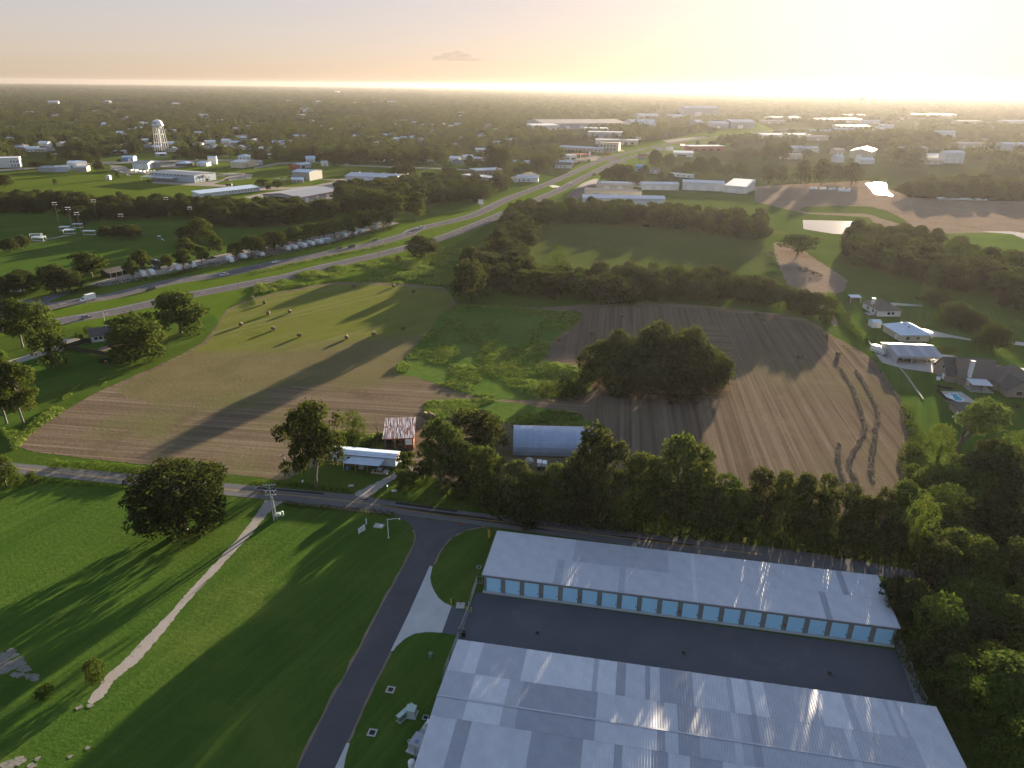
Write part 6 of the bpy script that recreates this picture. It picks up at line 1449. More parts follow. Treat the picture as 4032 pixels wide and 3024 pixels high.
bld('storage_row', 'white-roofed storage row nearest the dark belt', 'storage row', 'Z 930 1215 1952 1235', 10, 6, 'mono', 1.5, white_wall, roof_d, .4, row('F', 9, 30, 7, 5, .1, 4, 'door', white_m))
bld('storage_row', 'low storage row with dull pink roof behind the tan one', 'storage row', 'Z 1105 1022 1560 1030', 12, 4, 'gx', 1.2, cream_wall, orange_roof, .3, row('F', 5, 8, 14, 5, .1, 3, 'door', white_m)); bld('storage_row', 'thin white-roofed shed row at the forecourt', 'storage row', 'Z 1140 985 1660 1000', 10, 3.5, 'gx', 1.0, white_wall, white_m, .3, row('F', 5, 8, 14, 5, .1, 3, 'door', grey_wall))
bld('storage_row', 'white sawtooth-striped storage row, middle', 'storage row', 'Z 1660 1035 2125 1040', 14, 6, 'gx', 1.6, white_wall, roof_d, .3, row('F', 8, 5, 10, 5, .1, 4, 'door', white_m)); bld('storage_row', 'tall white storage row at the right end', 'storage row', 'C 1515 990 1880 1005', 20, 8, 'gx', 1.6, white_wall, roof_d, .3, row('F', 8, 5, 14, 6, .1, 5, 'door', white_m)); bld('storage_row', 'long sloping ribbed-roof store at the far right of the rows', 'storage row', 'C 1878 1010 2070 1025', 40, 7, 'mono', 3, white_wall, roof_a, .3, [('F', 5, 12, .1, 4, 'door', white_m)])
bld('shop', 'blue-roofed shop under the billboard', 'shop', 'Z 1580 800 1660 805', 14, 6, 'gx', 2, blue_wall, metal('blue_roof', (.12, .30, .5), .4, .2), .4, [('F', 4, 8, .5, 3, 'window', None)]); bld('house', 'small white house behind the tree clump', 'house', 'Z 1762 826 1882 830', 11, 4, 'gx', 2, white_wall, shingle_b, .4, row('F', 3, 3, 6, 1.8, 1, 2.8, 'window', None))
bld('store', 'brick and white store right of the highway', 'store', 'C 1590 655 1892 652', 24, 8, 'flat', 0, red_wall, white_m, .4, row('F', 6, 6, 14, 8, .5, 4, 'window', None)); bld('store', 'low white-roofed shop near the pale billboards', 'store', 'C 1440 700 1612 705', 20, 6, 'mono', 1.5, white_wall, white_m, .4, [('F', 6, 20, .5, 3, 'window', None)]); bld('mobile_home', 'long white trailer home on the back green', 'mobile home', 'C 1412 872 1608 890', 5, 3.6, 'gx', .8, white_wall, white_m, .2, row('F', 5, 3, 7, 1.6, 1.3, 2.6, 'window', None))
for i_, (x_, y_) in enumerate(((585, 765), (170, 690), (340, 715), (110, 445), (60, 735), (110, 935), (640, 740))):
    bld('house', ['small grey-roofed house by the highway bend', 'pale house behind the round roadside trees', 'white house between two round trees', 'white gabled house in the woods left of the highway', 'white-roofed house at the left tree edge', 'low white house behind the grassy ditch', 'white cottage right of the grey-roofed one'][i_], 'house', (gp('Z', x_, y_), (22, 20, 18, 24, 22, 24, 18)[i_], R(-4)), 12, 4.5, 'gx', 2.6, white_wall, (shingle, roof_far, white_m, white_m, roof_far, roof_far, roof_far)[i_], .5, row('F', 3, 2, 5, 1.6, 1, 2.6, 'window', None))
# ---- works towards the sun
WK = [(80, 330, 372, 9, 'white'), (0, 410, 538, 10, 'white'), (410, 600, 500, 10, 'grey'), (600, 790, 492, 12, 'grey'), (310, 560, 545, 8, 'tan'), (640, 910, 452, 9, 'tan'), (700, 870, 352, 10, 'grey'), (480, 840, 392, 10, 'tan'), (860, 1000, 404, 9, 'white'), (1300, 1640, 345, 9, 'white'), (1465, 1625, 545, 18, 'white'), (1400, 1435, 492, 10, 'white'), (1650, 1860, 612, 9, 'tan'), (2030, 2230, 632, 12, 'white'), (1660, 1865, 412, 11, 'tan'), (2050, 2240, 402, 9, 'white'), (1880, 1950, 456, 9, 'white'), (1090, 1200, 372, 8, 'tan'),
      (615, 700, 665, 8, 'tan'), (830, 950, 742, 6, 'white'), (630, 692, 728, 8, 'white'), (1380, 1500, 716, 8, 'white'), (1540, 1695, 735, 15, 'white'), (1400, 1530, 745, 6, 'tan'), (255, 350, 640, 7, 'white'), (330, 480, 645, 7, 'grey'), (1170, 1400, 640, 6, 'white'), (190, 340, 700, 6, 'tan'), (960, 1060, 470, 8, 'white'), (1000, 1110, 440, 8, 'white'), (20, 200, 400, 8, 'tan'), (1830, 1910, 572, 8, 'tan')]
WCOL = dict(white=(white_wall, roof_d), grey=(grey_wall, roof_b), tan=(cream_wall, orange_roof))
PLACE = ['near', 'mid', 'far']
for i_, (x0, x1, y_, h_, c_) in enumerate(WK):
    A_, B_ = gp('D', x0, y_), gp('D', x1, y_); L_ = (B_ - A_).length
    bld('works_shed', 'long %s metal works shed in the hazy district towards the sun' % c_, 'works shed', (A_, L_, math.atan2(B_.y - A_.y, B_.x - A_.x)), min(60, max(16, L_ * .4)), h_, 'gx', 2.5, *WCOL[c_], .3, [('F', L_ * .2, L_ * .3, .1, h_ * .6, 'door', white_m), ('F', L_ * .6, L_ * .7, .1, h_ * .6, 'door', white_m)], 'works sheds towards the sun')
bld('works_shed', 'broad tan-roofed works shed sloping down behind the ponds', 'works shed', 'D 735 690 915 700', 60, 11, 'gy', 4, cream_wall, orange_roof, .4, [('F', 10, 18, .1, 6, 'door', white_m)], 'works sheds towards the sun')
for i_, (x0, x1, y_, h_) in enumerate(((1150, 1320, 385, 14), (1415, 1530, 385, 12), (1535, 1835, 350, 30), (1070, 1290, 440, 12), (1640, 1700, 450, 14), (1780, 1920, 455, 12), (1940, 2150, 455, 16), (1210, 1290, 470, 12))):
    A_, B_ = gp('C', x0, y_), gp('C', x1, y_); L_ = (B_ - A_).length
    bld('works_shed', 'pale hazy works shed beyond the highway bend', 'works shed', (A_, L_, math.atan2(B_.y - A_.y, B_.x - A_.x)), 50, h_, 'gx', 6, grey_wall, roof_far, .4, [('F', L_ * .3, L_ * .5, .1, h_ * .5, 'door', white_m)], 'works sheds beyond the highway bend')
p = gp('D', 840, 240); o = empty('water_tower', p, 0, 'hazy dark water tower on the horizon below the sun glow', 'water tower'); zt = top_z(p, 'D', 840, 168)
MB().lathe([(0, zt), (14, zt - 4), (19, zt - 14), (16, zt - 24), (6, zt - 30), (0, zt - 30)], 16).build('tank', grey_wall, o, True); MB().tube((0, 0, 0), (0, 0, zt - 26), 6, 4.5, 12).build('stem', grey_wall, o)
p = gp('D', 893, 250); o = empty('radio_mast', p, 0, 'thin radio mast right of the hazy water tower', 'mast'); MB().tube((0, 0, 0), (0, 0, top_z(p, 'D', 895, 182)), 1.6, .8, 6).build('pole', roof_dark, o); MB().box(-5, 5, -.6, .6, 60, 62).build('crossarm', roof_dark, o)
p = gp('C', 1330, 340); o = empty('radio_mast', p, 0, 'thin radio mast above the pale works sheds', 'mast'); MB().tube((0, 0, 0), (0, 0, top_z(p, 'C', 1330, 250)), .9, .4, 6).build('pole', roof_dark, o); MB().box(-3, 3, -.4, .4, 40, 41).build('crossarm', roof_dark, o)
# pipe rolls and bags on the building site
for i_, (t_, x_, y_, n_, L_, l_) in enumerate((('D', 575, 958, 9, 4, 'row of white bags on the building site'), ('D', 696, 975, 1, 12, 'white site container beside the bags'), ('D', 1555, 1042, 1, 16, 'left section of long white wrapped rolls'), ('D', 1685, 1046, 1, 20, 'middle section of long white wrapped rolls'), ('D', 1815, 1050, 1, 19, 'right section of long white wrapped rolls'))):
    p = gp(t_, x_, y_); o = empty('wrapped_rolls', p, R(-2), l_, 'rolls')
    for k in range(n_):
        if n_ > 1: MB().lathe([(2.0, 0), (2.2, 1), (1.4, 1.9), (0, 2)], 8, ((k - 4) * 5.0, (k % 2) * 2.5, 0)).build('bag', white_m, o)
        else:
            for j in range(3): MB().tube((-L_ / 2, j * 1.4, 1), (L_ / 2, j * 1.4, 1), .95, .95, 8).build('roll', white_m, o)
# ---- town houses scattered under the trees
hs = []
for s_ in ('A 880 440 930 455 1250 620 1320 640 1050 620 1440 660 590 780 150 640 230 660 300 660 370 655 50 570 130 630 490 610 420 240 900 235 1500 260 800 320 980 320 230 340 450 355 1180 430 580 430 2100 420 1900 410 1650 400 1780 460 2150 460 2060 540 2160 580 1240 580 700 500 1700 520 1560 520 1890 700 2010 600 2100 640 2030 640 1860 640 2190 590 1790 600',
           'B 30 430 80 430 340 545 480 555 640 480 780 450 900 470 860 545 580 450 280 450 160 600 230 600 210 650 40 650 270 590 1210 570 1350 545 1400 575 1280 560 1450 565 1600 440 1440 450 1380 420 1690 460 1510 440 1780 555 1950 550 1880 600 1970 690 1930 660 1900 740 1830 730 1980 740 1740 770 1490 770 1430 760 1040 745 1130 765 2020 760 1700 740 1230 450 1090 240 1160 240 1030 240 690 150 430 320 280 230 540 240 860 245 1950 520 2190 575 2100 700'):
    hs += pts(s_)
for i_ in range(46):
    if i_ % 2: t_, x_, y_ = 'A', random.uniform(0, 2212), random.uniform(330, 640)
    else: t_, x_, y_ = 'B', random.uniform(0, 2212), random.uniform(300, 720)
    hs.append(gp(t_, x_, y_))
HOUSE_AT = []
hw_ = [white_wall, cream_wall, grey_wall, brick_wall]; hr_ = [white_m, roof_far, shingle, roof_blue, shingle_b, roof_d]
HP = []
for k in range(8):
    L_, D_ = random.uniform(13, 20), random.uniform(8, 11)
    o = bld('town_house', 'x', 'house', (Vector((0, 0, 0)), L_, 0), D_, random.uniform(3, 4.5), ('gx', 'hip', 'gy')[k % 3], random.uniform(1.6, 2.6), hw_[k % 4], hr_[k % 6], .5, row('F', 3, 1.5, 4, 1.3, 1, 2.3, 'window', None))
    HP.append(o)
for i_, p in enumerate(hs):
    src = HP[i_ % 8]
    lb = ['white-walled house', 'cream house', 'grey house with dark roof', 'brick house', 'white house with brown roof', 'cream house with bright roof', 'grey house with white roof', 'brick house with pale roof'][i_ % 8] + ' half hidden among the town trees'
    rzz = random.uniform(-.5, .5)
    far_s = 1.0 + max(0, (p.length - 1100) / 2500)
    if i_ < 8: o = src; o.location = p; o.rotation_euler = (0, 0, rzz); o['label'] = lb; o['group'] = 'town houses among the trees'; o.scale = (far_s,) * 3
    else: o = dup(src, p, rzz, lb, 'town houses among the trees', (far_s,) * 3)
    HOUSE_AT.append((p.x, p.y))
# church spire
p = gp('B', 1236, 450); o = empty('church_spire', p, 0, 'pale church steeple rising from the town trees', 'steeple'); zt = top_z(p, 'B', 1233, 400); MB().box(-3, 3, -3, 3, 0, zt * .55).build('tower', cream_wall, o); MB().lathe([(3.6, zt * .55), (0, zt)], 4).build('spire', cream_wall, o)
HOUSE_AT.append((p.x, p.y))

# ================================================================== RIGHT-HAND PROPERTIES
def xy(t, *a): return gp(t, *a)
# hip-roofed white house
A_, B_ = gp('X', 215, 362), gp('X', 470, 362)
C_ = gp('X', 98, 262)
d_ = B_ - A_; D_ = (C_ - A_).length
o = bld('house', 'white house with brown hip roof and white chimney', 'house', (A_, d_.length, math.atan2(d_.y, d_.x)), D_, 2.9, 'hip', 3.2, white_wall, shingle_b, .6, row('F', 2, 4.5, 2.0, 1.3, .9, 2.2, 'window', None) + row('L', 3, 4, 5, 1.4, .9, 2.2, 'window', None) + [('L', 1.5, 2.5, .1, 2.2, 'door', brown_wood)])
MB().box(.6, 1.7, D_ * .52, D_ * .52 + 1.1, 2.5, 6.4).build('chimney', white_wall, o); MB().box(.5, 1.8, D_ * .52 - .1, D_ * .52 + 1.2, 6.4, 6.7).build('chimney_cap', black_m, o)
MB().box(-3.4, -.3, 2, 6, 0, .15).build('patio', pale_conc, o)
# open play shelter, white shed
p = gp('H', 775, 512); o = empty('shelter', p, 0, 'small open shed with pale roof beyond the white house', 'shelter')
MB().slab([(-2.8, -1.8, 2.9), (2.8, -1.8, 2.9), (2.8, 1.8, 3.4), (-2.8, 1.8, 3.4)], .15).build('roof', roof_blue, o); MB().box(-2.6, 2.6, 1.5, 1.6, 0, 3.0).box(-2.6, -2.5, -1.6, 1.5, 0, 2.9).build('wall', brown_wood, o); posts(o, ((2.6, -1.6), (-2.6, -1.7)), 2.75, .07, white_m)
bld('shed', 'white garden shed with pale roof beside the blue-roofed house', 'shed', 'X 150 490 250 492', 4.5, 2.6, 'gx', .7, white_wall, roof_blue, .2, [('F', 1.0, 2.2, .1, 2.1, 'door', roof_blue)])
# blue-roofed house
A_, B_ = gp('X', 465, 645), gp('X', 790, 645); C_ = gp('X', 350, 510); d_ = B_ - A_; D_ = (C_ - A_).length * .86
o = bld('house', 'cream house with large pale blue hipped metal roof', 'house', (A_, d_.length, math.atan2(d_.y, d_.x)), D_, 3.0, 'hip', 3.4, cream_wall, roof_blue, .8, row('F', 3, 2.5, 4.5, 1.4, .9, 2.2, 'window', None) + [('L', 3, 4, .1, 2.2, 'door', white_m)])
MB().slab([(d_.length + .6, 4, 2.9), (d_.length + 4, 4, 2.7), (d_.length + 4, 9, 2.7), (d_.length + .6, 9, 2.9)], .15).build('porch_roof', roof_blue, o); posts(o, ((d_.length + 3.8, 4.2), (d_.length + 3.8, 8.8)), 2.5, .08, white_m)
for k in range(3): MB().box(-.3, .3, -.3, .3, 0, .5).build('roof_vent', roof_dark, o).location = (d_.length * .35 + k * .3, D_ * .62 - k * 2.5, 3.0 + 2.3)
# big carport shed
A_ = gp('X', 425, 890); B_ = gp('X', 925, 905); zc = top_z(A_, 'X', 430, 800)
d_ = B_ - A_; ca = math.atan2(d_.y, d_.x); Wc = d_.length; C_ = gp('X', 312, 740); Dc = (C_ - A_).dot(Vector((-math.sin(ca), math.cos(ca), 0)))
o = empty('carport_barn', A_, ca, 'large grey metal barn with open front and sunlit roof edge', 'barn')
zr_ = zc + 1.6
MB().extx([(0, 0), (Dc, 0), (Dc, zc), (Dc * .55, zr_), (0, zc)], 0, .12).build('end_wall', grey_wall, o)
MB().box(.12, Wc - .12, Dc - .12, Dc, 0, zc).build('back_wall', grey_wall, o); MB().box(0, Wc, -.02, .1, zc - 1.0, zc - .01).build('fascia', grey_wall, o); MB().box(.12, Wc, Dc * .55, Dc * .55 + .1, 0, zc).build('inner_wall', roof_dark, o)
for k in range(10):
    x0 = -.3 + k * (Wc + .6) / 10
    for (ya, za, yb, zb) in ((-.5, zc + .02 - .16, Dc * .55, zr_ + .05), (Dc * .55, zr_ + .05, Dc + .4, zc + .02 - .14)):
        L = math.hypot(yb - ya, zb - za); q = ribbed((Wc + .6) / 10 - .01, L, .5).build('roof_panel', roof_c if k % 3 else roof_b, o); q.location = (x0, ya, za + .12); q.rotation_euler = (math.atan2(zb - za, yb - ya), 0, 0)
for x_ in np.linspace(.1, Wc - .1, 4): MB().box(x_ - .1, x_ + .1, -.1, .1, 0, zc - 1.0).build('post', steel, o)
for x_ in (Wc * .45, Wc * .75): MB().box(x_ - 1.6, x_ + 1.6, Dc * .55 - .4, Dc * .55 + .4, zr_ + .1, zr_ + .35).build('ridge_vent', roof_dark, o)
for k, (u, m_, l_) in enumerate(((.28, green_box, 'green tractor under the open barn roof'), (.78, yellow_m, 'yellow mower under the right end of the barn roof'), (.92, white_m, 'white drum under the right end of the barn roof'))):
    q = A_ + Matrix.Rotation(ca, 3, 'Z') @ Vector((Wc * u, 3, 0)); v = empty(('tractor', 'mower', 'drum')[k], q, ca, l_, ('tractor', 'mower', 'drum')[k])
    if k < 2:
        s_ = (1, .6)[k]
        MB().box(-1.4 * s_, .4 * s_, -.45 * s_, .45 * s_, .7 * s_, 1.5 * s_).build('hood', m_, v); MB().box(.4 * s_, 1.5 * s_, -.6 * s_, .6 * s_, .8 * s_, 2.3 * s_).build('cab', m_, v)
        for sx, r_ in ((-1.0, .45), (.9, .75)):
            for sy in (-1, 1): MB().tube((sx * s_, sy * .6 * s_, r_ * s_), (sx * s_, sy * .95 * s_, r_ * s_), r_ * s_, r_ * s_, 12).build('wheel', rubber, v)
    else: MB().lathe([(.5, 0), (.5, 1.1), (0, 1.15)], 12).build('body', m_, v, True); MB().lathe([(.52, .5), (.55, .55), (.52, .6)], 12).build('hoop', m_, v)
# camper beside the barn
p = gp('X', 222, 775); o = rv_root(9, 6.2, 3.0, 'white camper with brown-edged roof beside the open barn', white_m); o.location = p; o.rotation_euler = (0, 0, ca + R(118)); o['group'] = ''; del o['group']
MB().box(-3.0, 3.0, -1.3, 1.3, 3.01, 3.1).build('roof', M('camper_roof', (.5, .42, .36), (.6, .52, .45), .6, .6), o)
# retaining walls / edgings
for s_, l_ in (('X 115 640 190 780 262 880', 'pale low wall along the camper pad edge'), ('X 465 945 560 1060 650 1190 728 1300', 'pale low wall running down the lawn from the barn yard')):
    P = pts(s_); o = empty('low_wall', P[0], 0, l_, 'wall')
    for a_, b_ in zip(P, P[1:]):
        d = b_ - a_; n_ = max(2, int(d.length / 2.4)); az = math.atan2(d.y, d.x)
        for k in range(n_):
            q = a_.lerp(b_, k / n_) - P[0]; w = MB().box(0, d.length / n_ - .04, -.15, .15, 0, .5).build('block', pale_conc, o); w.location = q; w.rotation_euler = (0, 0, az)
# brick house with many gables
tanb = M('tan_brick', (.26, .20, .165), (.36, .29, .24), 3, .9)
A_ = gp('X', 985, 1100); B_ = gp('X', 1330, 1000); C_ = gp('X', 905, 985)
d_ = B_ - A_; az = math.atan2(d_.y, d_.x); dl = d_.length; dd = (C_ - A_).length
o = bld('house', 'tan brick garage wing with tall dark gable roof beside the barn yard', 'house', (A_, 15.0, ca - R(2)), dd, 3.0, 'gx', 5.0, tanb, shingle, .5, [('L', 2, 3.6, .1, 2.3, 'door', white_m), ('L', 3.3, 4.6, 4, 5.2, 'window', None), ('F', 4, 6, .9, 2.2, 'window', None)])
A_ = gp('X', 1120, 1130)
main = empty('house', A_, ca - R(4), 'sprawling tan brick house with dark hipped and gabled roofs', 'house')
def wing(x, y, W, D, h, roof, rise, ops=(), m=shingle_b):
    w = shell(W, D, h, roof, rise).build('wall', tanb, main); w.location = (x, y, 0); r_ = roof_mesh(W, D, h, roof, rise, .5).build('roof', m, main); r_.location = (x, y, 0)
    for (side, u0, u1, z0, z1, kind, mm) in ops:
        q = opening(main, side, u0, u1, z0, z1, W, D, mm, kind); q.location = (x, y, 0)
wing(0, 0, 13, 11, 3.1, 'gx', 5.2, [('L', 2, 3, .9, 2.2, 'window', None), ('L', 5, 6, 3.6, 4.8, 'window', None)]); wing(11, -4, 15, 13.5, 3.08, 'hip', 4.9, [('F', 3, 4.6, .9, 2.2, 'window', None)]); wing(12, -9.5, 8, 8, 3.06, 'gy', 2.9, [('F', 3, 5, .9, 2.3, 'window', None)], shingle); wing(18.5, -13, 8.5, 11, 3.04, 'hip', 3.4, [('F', 3, 5, .1, 2.3, 'door', white_m)]); wing(25, -7, 11, 15, 3.02, 'hip', 4.2, (), shingle)
MB().box(2.6, 3.8, -.2, 1.0, 0, 9.2).build('chimney', white_wall, main); MB().box(2.5, 3.9, -.3, 1.1, 9.2, 9.5).build('chimney_cap', black_m, main)
MB().slab([(1.8, -6.2, 2.7), (8.8, -6.2, 2.7), (8.8, -.6, 3.0), (1.8, -.6, 3.0)], .14).build('patio_roof', roof_d, main); posts(main, ((2.0, -6), (5.3, -6), (8.6, -6)), 2.55, .12, wood); MB().box(1.4, 9.4, -6.6, 0, 0, .12).build('patio', pale_conc, main)
for k in range(2): MB().slab([(-.9, 2 + k * 3, 2.6), (-.05, 2 + k * 3, 2.9), (-.05, 3.6 + k * 3, 2.9), (-.9, 3.6 + k * 3, 2.6)], .06).build('window_awning', white_m, main)
# pool
P = pts('X 1010 1228 1110 1232 1130 1258 1190 1295 1175 1318 1080 1318 1060 1270', .16)
me = bpy.data.meshes.new('pool'); me.from_pydata([(q.x, q.y, .19) for q in P] , [], [tuple(range(len(P)))]); me.update()
if me.polygons[0].normal.z < 0: me.flip_normals()
me.materials.append(pool_m); c0 = P[0]
o = empty('swimming_pool', (0, 0, 0), 0, 'turquoise swimming pool set in a pale deck behind the brick house', 'pool'); link('water', me, o)
for i in range(len(P)):
    a_, b_ = P[i], P[(i + 1) % len(P)]; d = b_ - a_; q = MB().box(-.15, d.length + .15, -.3, .05, .0, .12).build('coping', white_m, o); q.location = (a_.x, a_.y, .15); q.rotation_euler = (0, 0, math.atan2(d.y, d.x))
P4 = pts('X 962 1250 1058 1258 1060 1302 975 1298'); p = sum(P4, Vector()) / 4; o = empty('pool_cover', (p.x, p.y, .15), 0, 'white cover mat lying beside the turquoise pool', 'cover'); MB().slab([(q.x - p.x, q.y - p.y, .25) for q in P4], .12).build('mat', white_m, o); MB().tube((-.8, 0, .25), (.8, .1, 1.0), .06).build('slide_rail', blue_m, o)
board_fence('pool_fence', 'dark low fence round the pool deck', 'X 870 1160 880 1205 985 1310 1110 1362', 1.2, black_m, .35); board_fence('pool_fence', 'dark short fence between lawn and pool patio', 'X 875 1165 1060 1195', 1.2, black_m, .35)
# pool house
A_ = gp('X', 1125, 1505); o = bld('pool_house', 'small brick pool house with dark pointed roof behind the leaning tree', 'pool house', (A_, 8.0, ca - R(6)), 8.0, 2.3, 'hip', 2.0, tanb, shingle, .5, [('L', 1, 2.0, .1, 2.2, 'door', white_m), ('F', 3, 4.5, .9, 2.2, 'window', None)])
p = gp('X', 1090, 1500); o = empty('boat_cover', p, R(-30), 'small pale upturned boat by the pool house', 'boat'); MB().lathe([(.0, .0), (.5, .0), (.45, .35), (.2, .55), (0, .58)], 10).build('hull', white_m, o, True); o.scale = (2.0, 1, 1); MB().box(-.6, .6, -.05, .05, .55, .62).build('keel', grey_wall, o)
p = gp('X', 897, 1075); o = empty('propane_tank', p, 0, 'white tank and blue drum at the garage wing corner', 'tank'); MB().lathe([(.7, 0), (.75, .4), (.7, 1.2), (0, 1.4)], 12).build('tank', white_m, o, True); MB().lathe([(.4, 1.4), (.4, 2.0), (0, 2.05)], 12).build('drum', blue_m, o, True)
p = gp('X', 1585, 760); o = empty('garden_lamp', p, 0, 'small white globe lamp on the front lawn', 'lamp'); MB().tube((0, 0, 0), (0, 0, 1.8), .06).build('post', white_m, o); MB().lathe([(0, 2.3), (.25, 2.2), (.3, 2.0), (.2, 1.8), (0, 1.75)], 10).build('globe', white_m, o, True)
fence_line('wire_fence', 'thin wire fence down the right property edge', pts('H 600 470 700 600 760 700'), 1.4, pole_wood, 6.0)

# ================================================================== TREES ONE BY ONE
TSPEC = []
def tree(kind, base, h, w, label, group=None, name='tree', rz=None, var=None, cat='tree', prio=0):
    TSPEC.append((prio, w * h / max(1, (base - CAMP).length) ** 2, kind, base, h, w, label, group, name, rz, var, cat))
NOM = {'oak': 13.4, 'pecan': 9.6, 'belt': 10.4, 'beltmid': 10.0, 'round': 11.0, 'park': 9.8, 'tall': 6.6, 'tallmid': 6.6, 'vine': 9.6, 'bush': 14.0, 'slim': 6.6, 'leaning': 9.0}
def T(kind, t, x, y, xt, yt, w, label, **kw): tpx(kind, t, x, y, xt, yt, w, label, prio=1, **kw)
T('oak', 'I', 1600, 1085, 1620, 445, 1050, 'huge spreading dark oak on the lawn beside the gravel path')
T('pecan', 'J', 540, 925, 420, 172, 600, 'tall leafy shade tree in front of the mobile home', var=0)
T('vine', 'J', 875, 470, 880, 245, 225, 'rounded vine-covered tree standing at the field edge')
for x, y, yt, w, l in ((770, 545, 460, 150, 'bright low bush left of the vine-covered tree'), (880, 540, 430, 190, 'bushy growth at the foot of the vine-covered tree'), (1000, 590, 480, 150, 'round bush behind the mobile home roof'), (960, 605, 530, 120, 'pale bush just behind the mobile home'), (1090, 560, 450, 130, 'bush left of the rusty barn'), (830, 590, 520, 110, 'small bush behind the mobile home, leftmost')): T('bush', 'J', x, y, x, yt, w, l, name='bush', cat='bush')
T('pecan', 'J', 1640, 905, 1580, 335, 470, 'big leafy tree covering the right end of the rusty barn', var=1)
T('round', 'J', 1950, 640, 1950, 250, 560, 'dark broad tree between barn and arched shed')
T('beltmid', 'J', 1330, 920, 1310, 770, 180, 'small dark tree on the verge beside the farm drive'); T('beltmid', 'J', 1330, 760, 1350, 610, 150, 'light green sapling by the barn front'); T('round', 'J', 1480, 850, 1480, 700, 200, 'low dark tree beside the gravel yard'); T('belt', 'J', 1800, 960, 1790, 520, 330, 'dark tree at the left end of the road belt'); T('beltmid', 'J', 2000, 1010, 2010, 540, 380, 'tall tree right of the gravel turning place')
RB = 'trees of the belt along the country road'
for x, y, yt, w, k in ((60, 960, 470, 330, 'belt'), (230, 985, 520, 300, 'beltmid'), (400, 990, 490, 250, 'beltmid'), (560, 1000, 430, 300, 'belt'), (720, 985, 150, 480, 'belt'), (900, 1000, 300, 300, 'belt'), (1130, 1030, 385, 360, 'beltmid'), (1430, 1030, 225, 430, 'beltmid'), (1620, 1060, 320, 380, 'beltmid'), (1880, 1085, 590, 360, 'beltmid'), (2140, 1115, 540, 330, 'belt'), (150, 1000, 700, 260, 'belt'), (620, 1020, 620, 280, 'belt'), (1020, 1050, 600, 280, 'vine'), (1280, 1060, 620, 300, 'belt'), (1530, 1085, 640, 300, 'belt'), (1750, 1110, 680, 300, 'belt'), (2000, 1130, 700, 300, 'beltmid')):
    T(k, 'K', x, y, x, yt, w, 'leafy tree in the dense belt along the country road', group=RB)
for x, y, yt, w, k in ((60, 1165, 510, 290, 'beltmid'), (230, 1190, 550, 270, 'belt'), (420, 1215, 560, 260, 'beltmid'), (580, 1240, 640, 260, 'belt'), (750, 1260, 740, 270, 'belt'), (900, 1290, 690, 270, 'belt'), (1050, 1290, 590, 270, 'beltmid'), (1230, 1310, 700, 280, 'vine'), (330, 1240, 850, 250, 'belt'), (650, 1290, 900, 250, 'belt'), (1000, 1330, 950, 260, 'belt')):
    T(k, 'L', x, y, x, yt, w, 'leafy tree in the dense belt along the country road', group=RB)
def bare_tree(t, x, y, xt, yt, label):
    b = gp(t, x, y); h = top_z(b, t, xt, yt); o = empty('dead_tree', b, 0, label, 'tree'); r = np.random.default_rng(3)
    mb = MB(); mb.tube((0, 0, 0), (-.2, 0, h * .6), .14, .1, 6); mb.build('trunk', grey_bark, o); mb = MB()
    for k in range(7): p0 = Vector((-.15, 0, h * (.35 + .09 * k))); p1 = p0 + Vector((r.normal() * 1.6 - 1.2 * (k % 2), r.normal(), 1.6)); mb.tube(p0, p1, .06, .02, 5); mb.tube(p1, p1 + Vector((r.normal(), r.normal(), .9)), .025, .01, 4)
    mb.build('branches', grey_bark, o)
bare_tree('K', 525, 1010, 430, 590, 'bare pale dead tree at the front of the road belt'); bare_tree('J', 1080, 470, 1090, 350, 'small bare tree left of the rusty barn')
T('vine', 'L', 1450, 500, 1440, 120, 330, 'tall vine-covered tree at the lawn corner'); T('leaning', 'L', 1610, 470, 1900, -20, 500, 'leaning tree with one-sided crown over the lawn', rz=R(8))
for x, y, yt, w, l in ((1240, 420, 300, 170, 'bush on the fence bank, upper'), (1220, 640, 480, 200, 'bush on the fence bank, lower'), (1330, 700, 520, 240, 'broad bush below the vine-covered tree')): T('bush', 'L', x, y, x, yt, w, l, name='bush', cat='bush')
RW = 'trees of the wood beside the storage yard'
belt(('belt', 'beltmid', 'belt', 'vine', 'beltmid'), 'L 1330 760 1700 600 2300 520 2450 1400 R 2450 1900 1900 1900 1560 1250 1300 700 1160 440 L 1250 1450 1180 1330 1250 1000', 8.6, 8, 14, 'leafy tree in the wood on the right of the storage yard', RW, wf=1.15)
T('beltmid', 'R', 1570, 1080, 1560, 640, 380, 'bright pyramid-shaped tree at the wood edge by the yard fence')
# left edge
T('pecan', 'E', 205, 1580, 225, 1030, 430, 'leafy tree with bare trunk at the left edge, nearer', var=1); T('pecan', 'E', 60, 1590, 20, 880, 430, 'tall tree at the left frame edge beside the nearer leafy one', var=0); T('pecan', 'E', 200, 925, 100, 505, 420, 'tree with twin trunks above the house drive', var=1); T('slim', 'E', 455, 1100, 450, 530, 330, 'slender pale-trunked tree with thin crown on the house lawn')
T('beltmid', 'E', 1210, 1005, 1290, 580, 500, 'big rounded tree covering the right end of the white house'); T('beltmid', 'E', 1570, 800, 1480, 425, 430, 'tall tree behind the rounded one at the highway verge'); T('park', 'E', 1670, 765, 1730, 430, 270, 'pale green tree at the right end of the house group')
T('bush', 'E', 770, 800, 770, 735, 95, 'round reddish shrub behind the white house', name='bush', cat='bush'); T('slim', 'E', 675, 850, 675, 790, 40, 'dark clipped conifer at the house end, left', name='shrub', cat='shrub'); T('slim', 'E', 710, 860, 710, 810, 40, 'dark clipped conifer at the house end, right', name='shrub', cat='shrub')
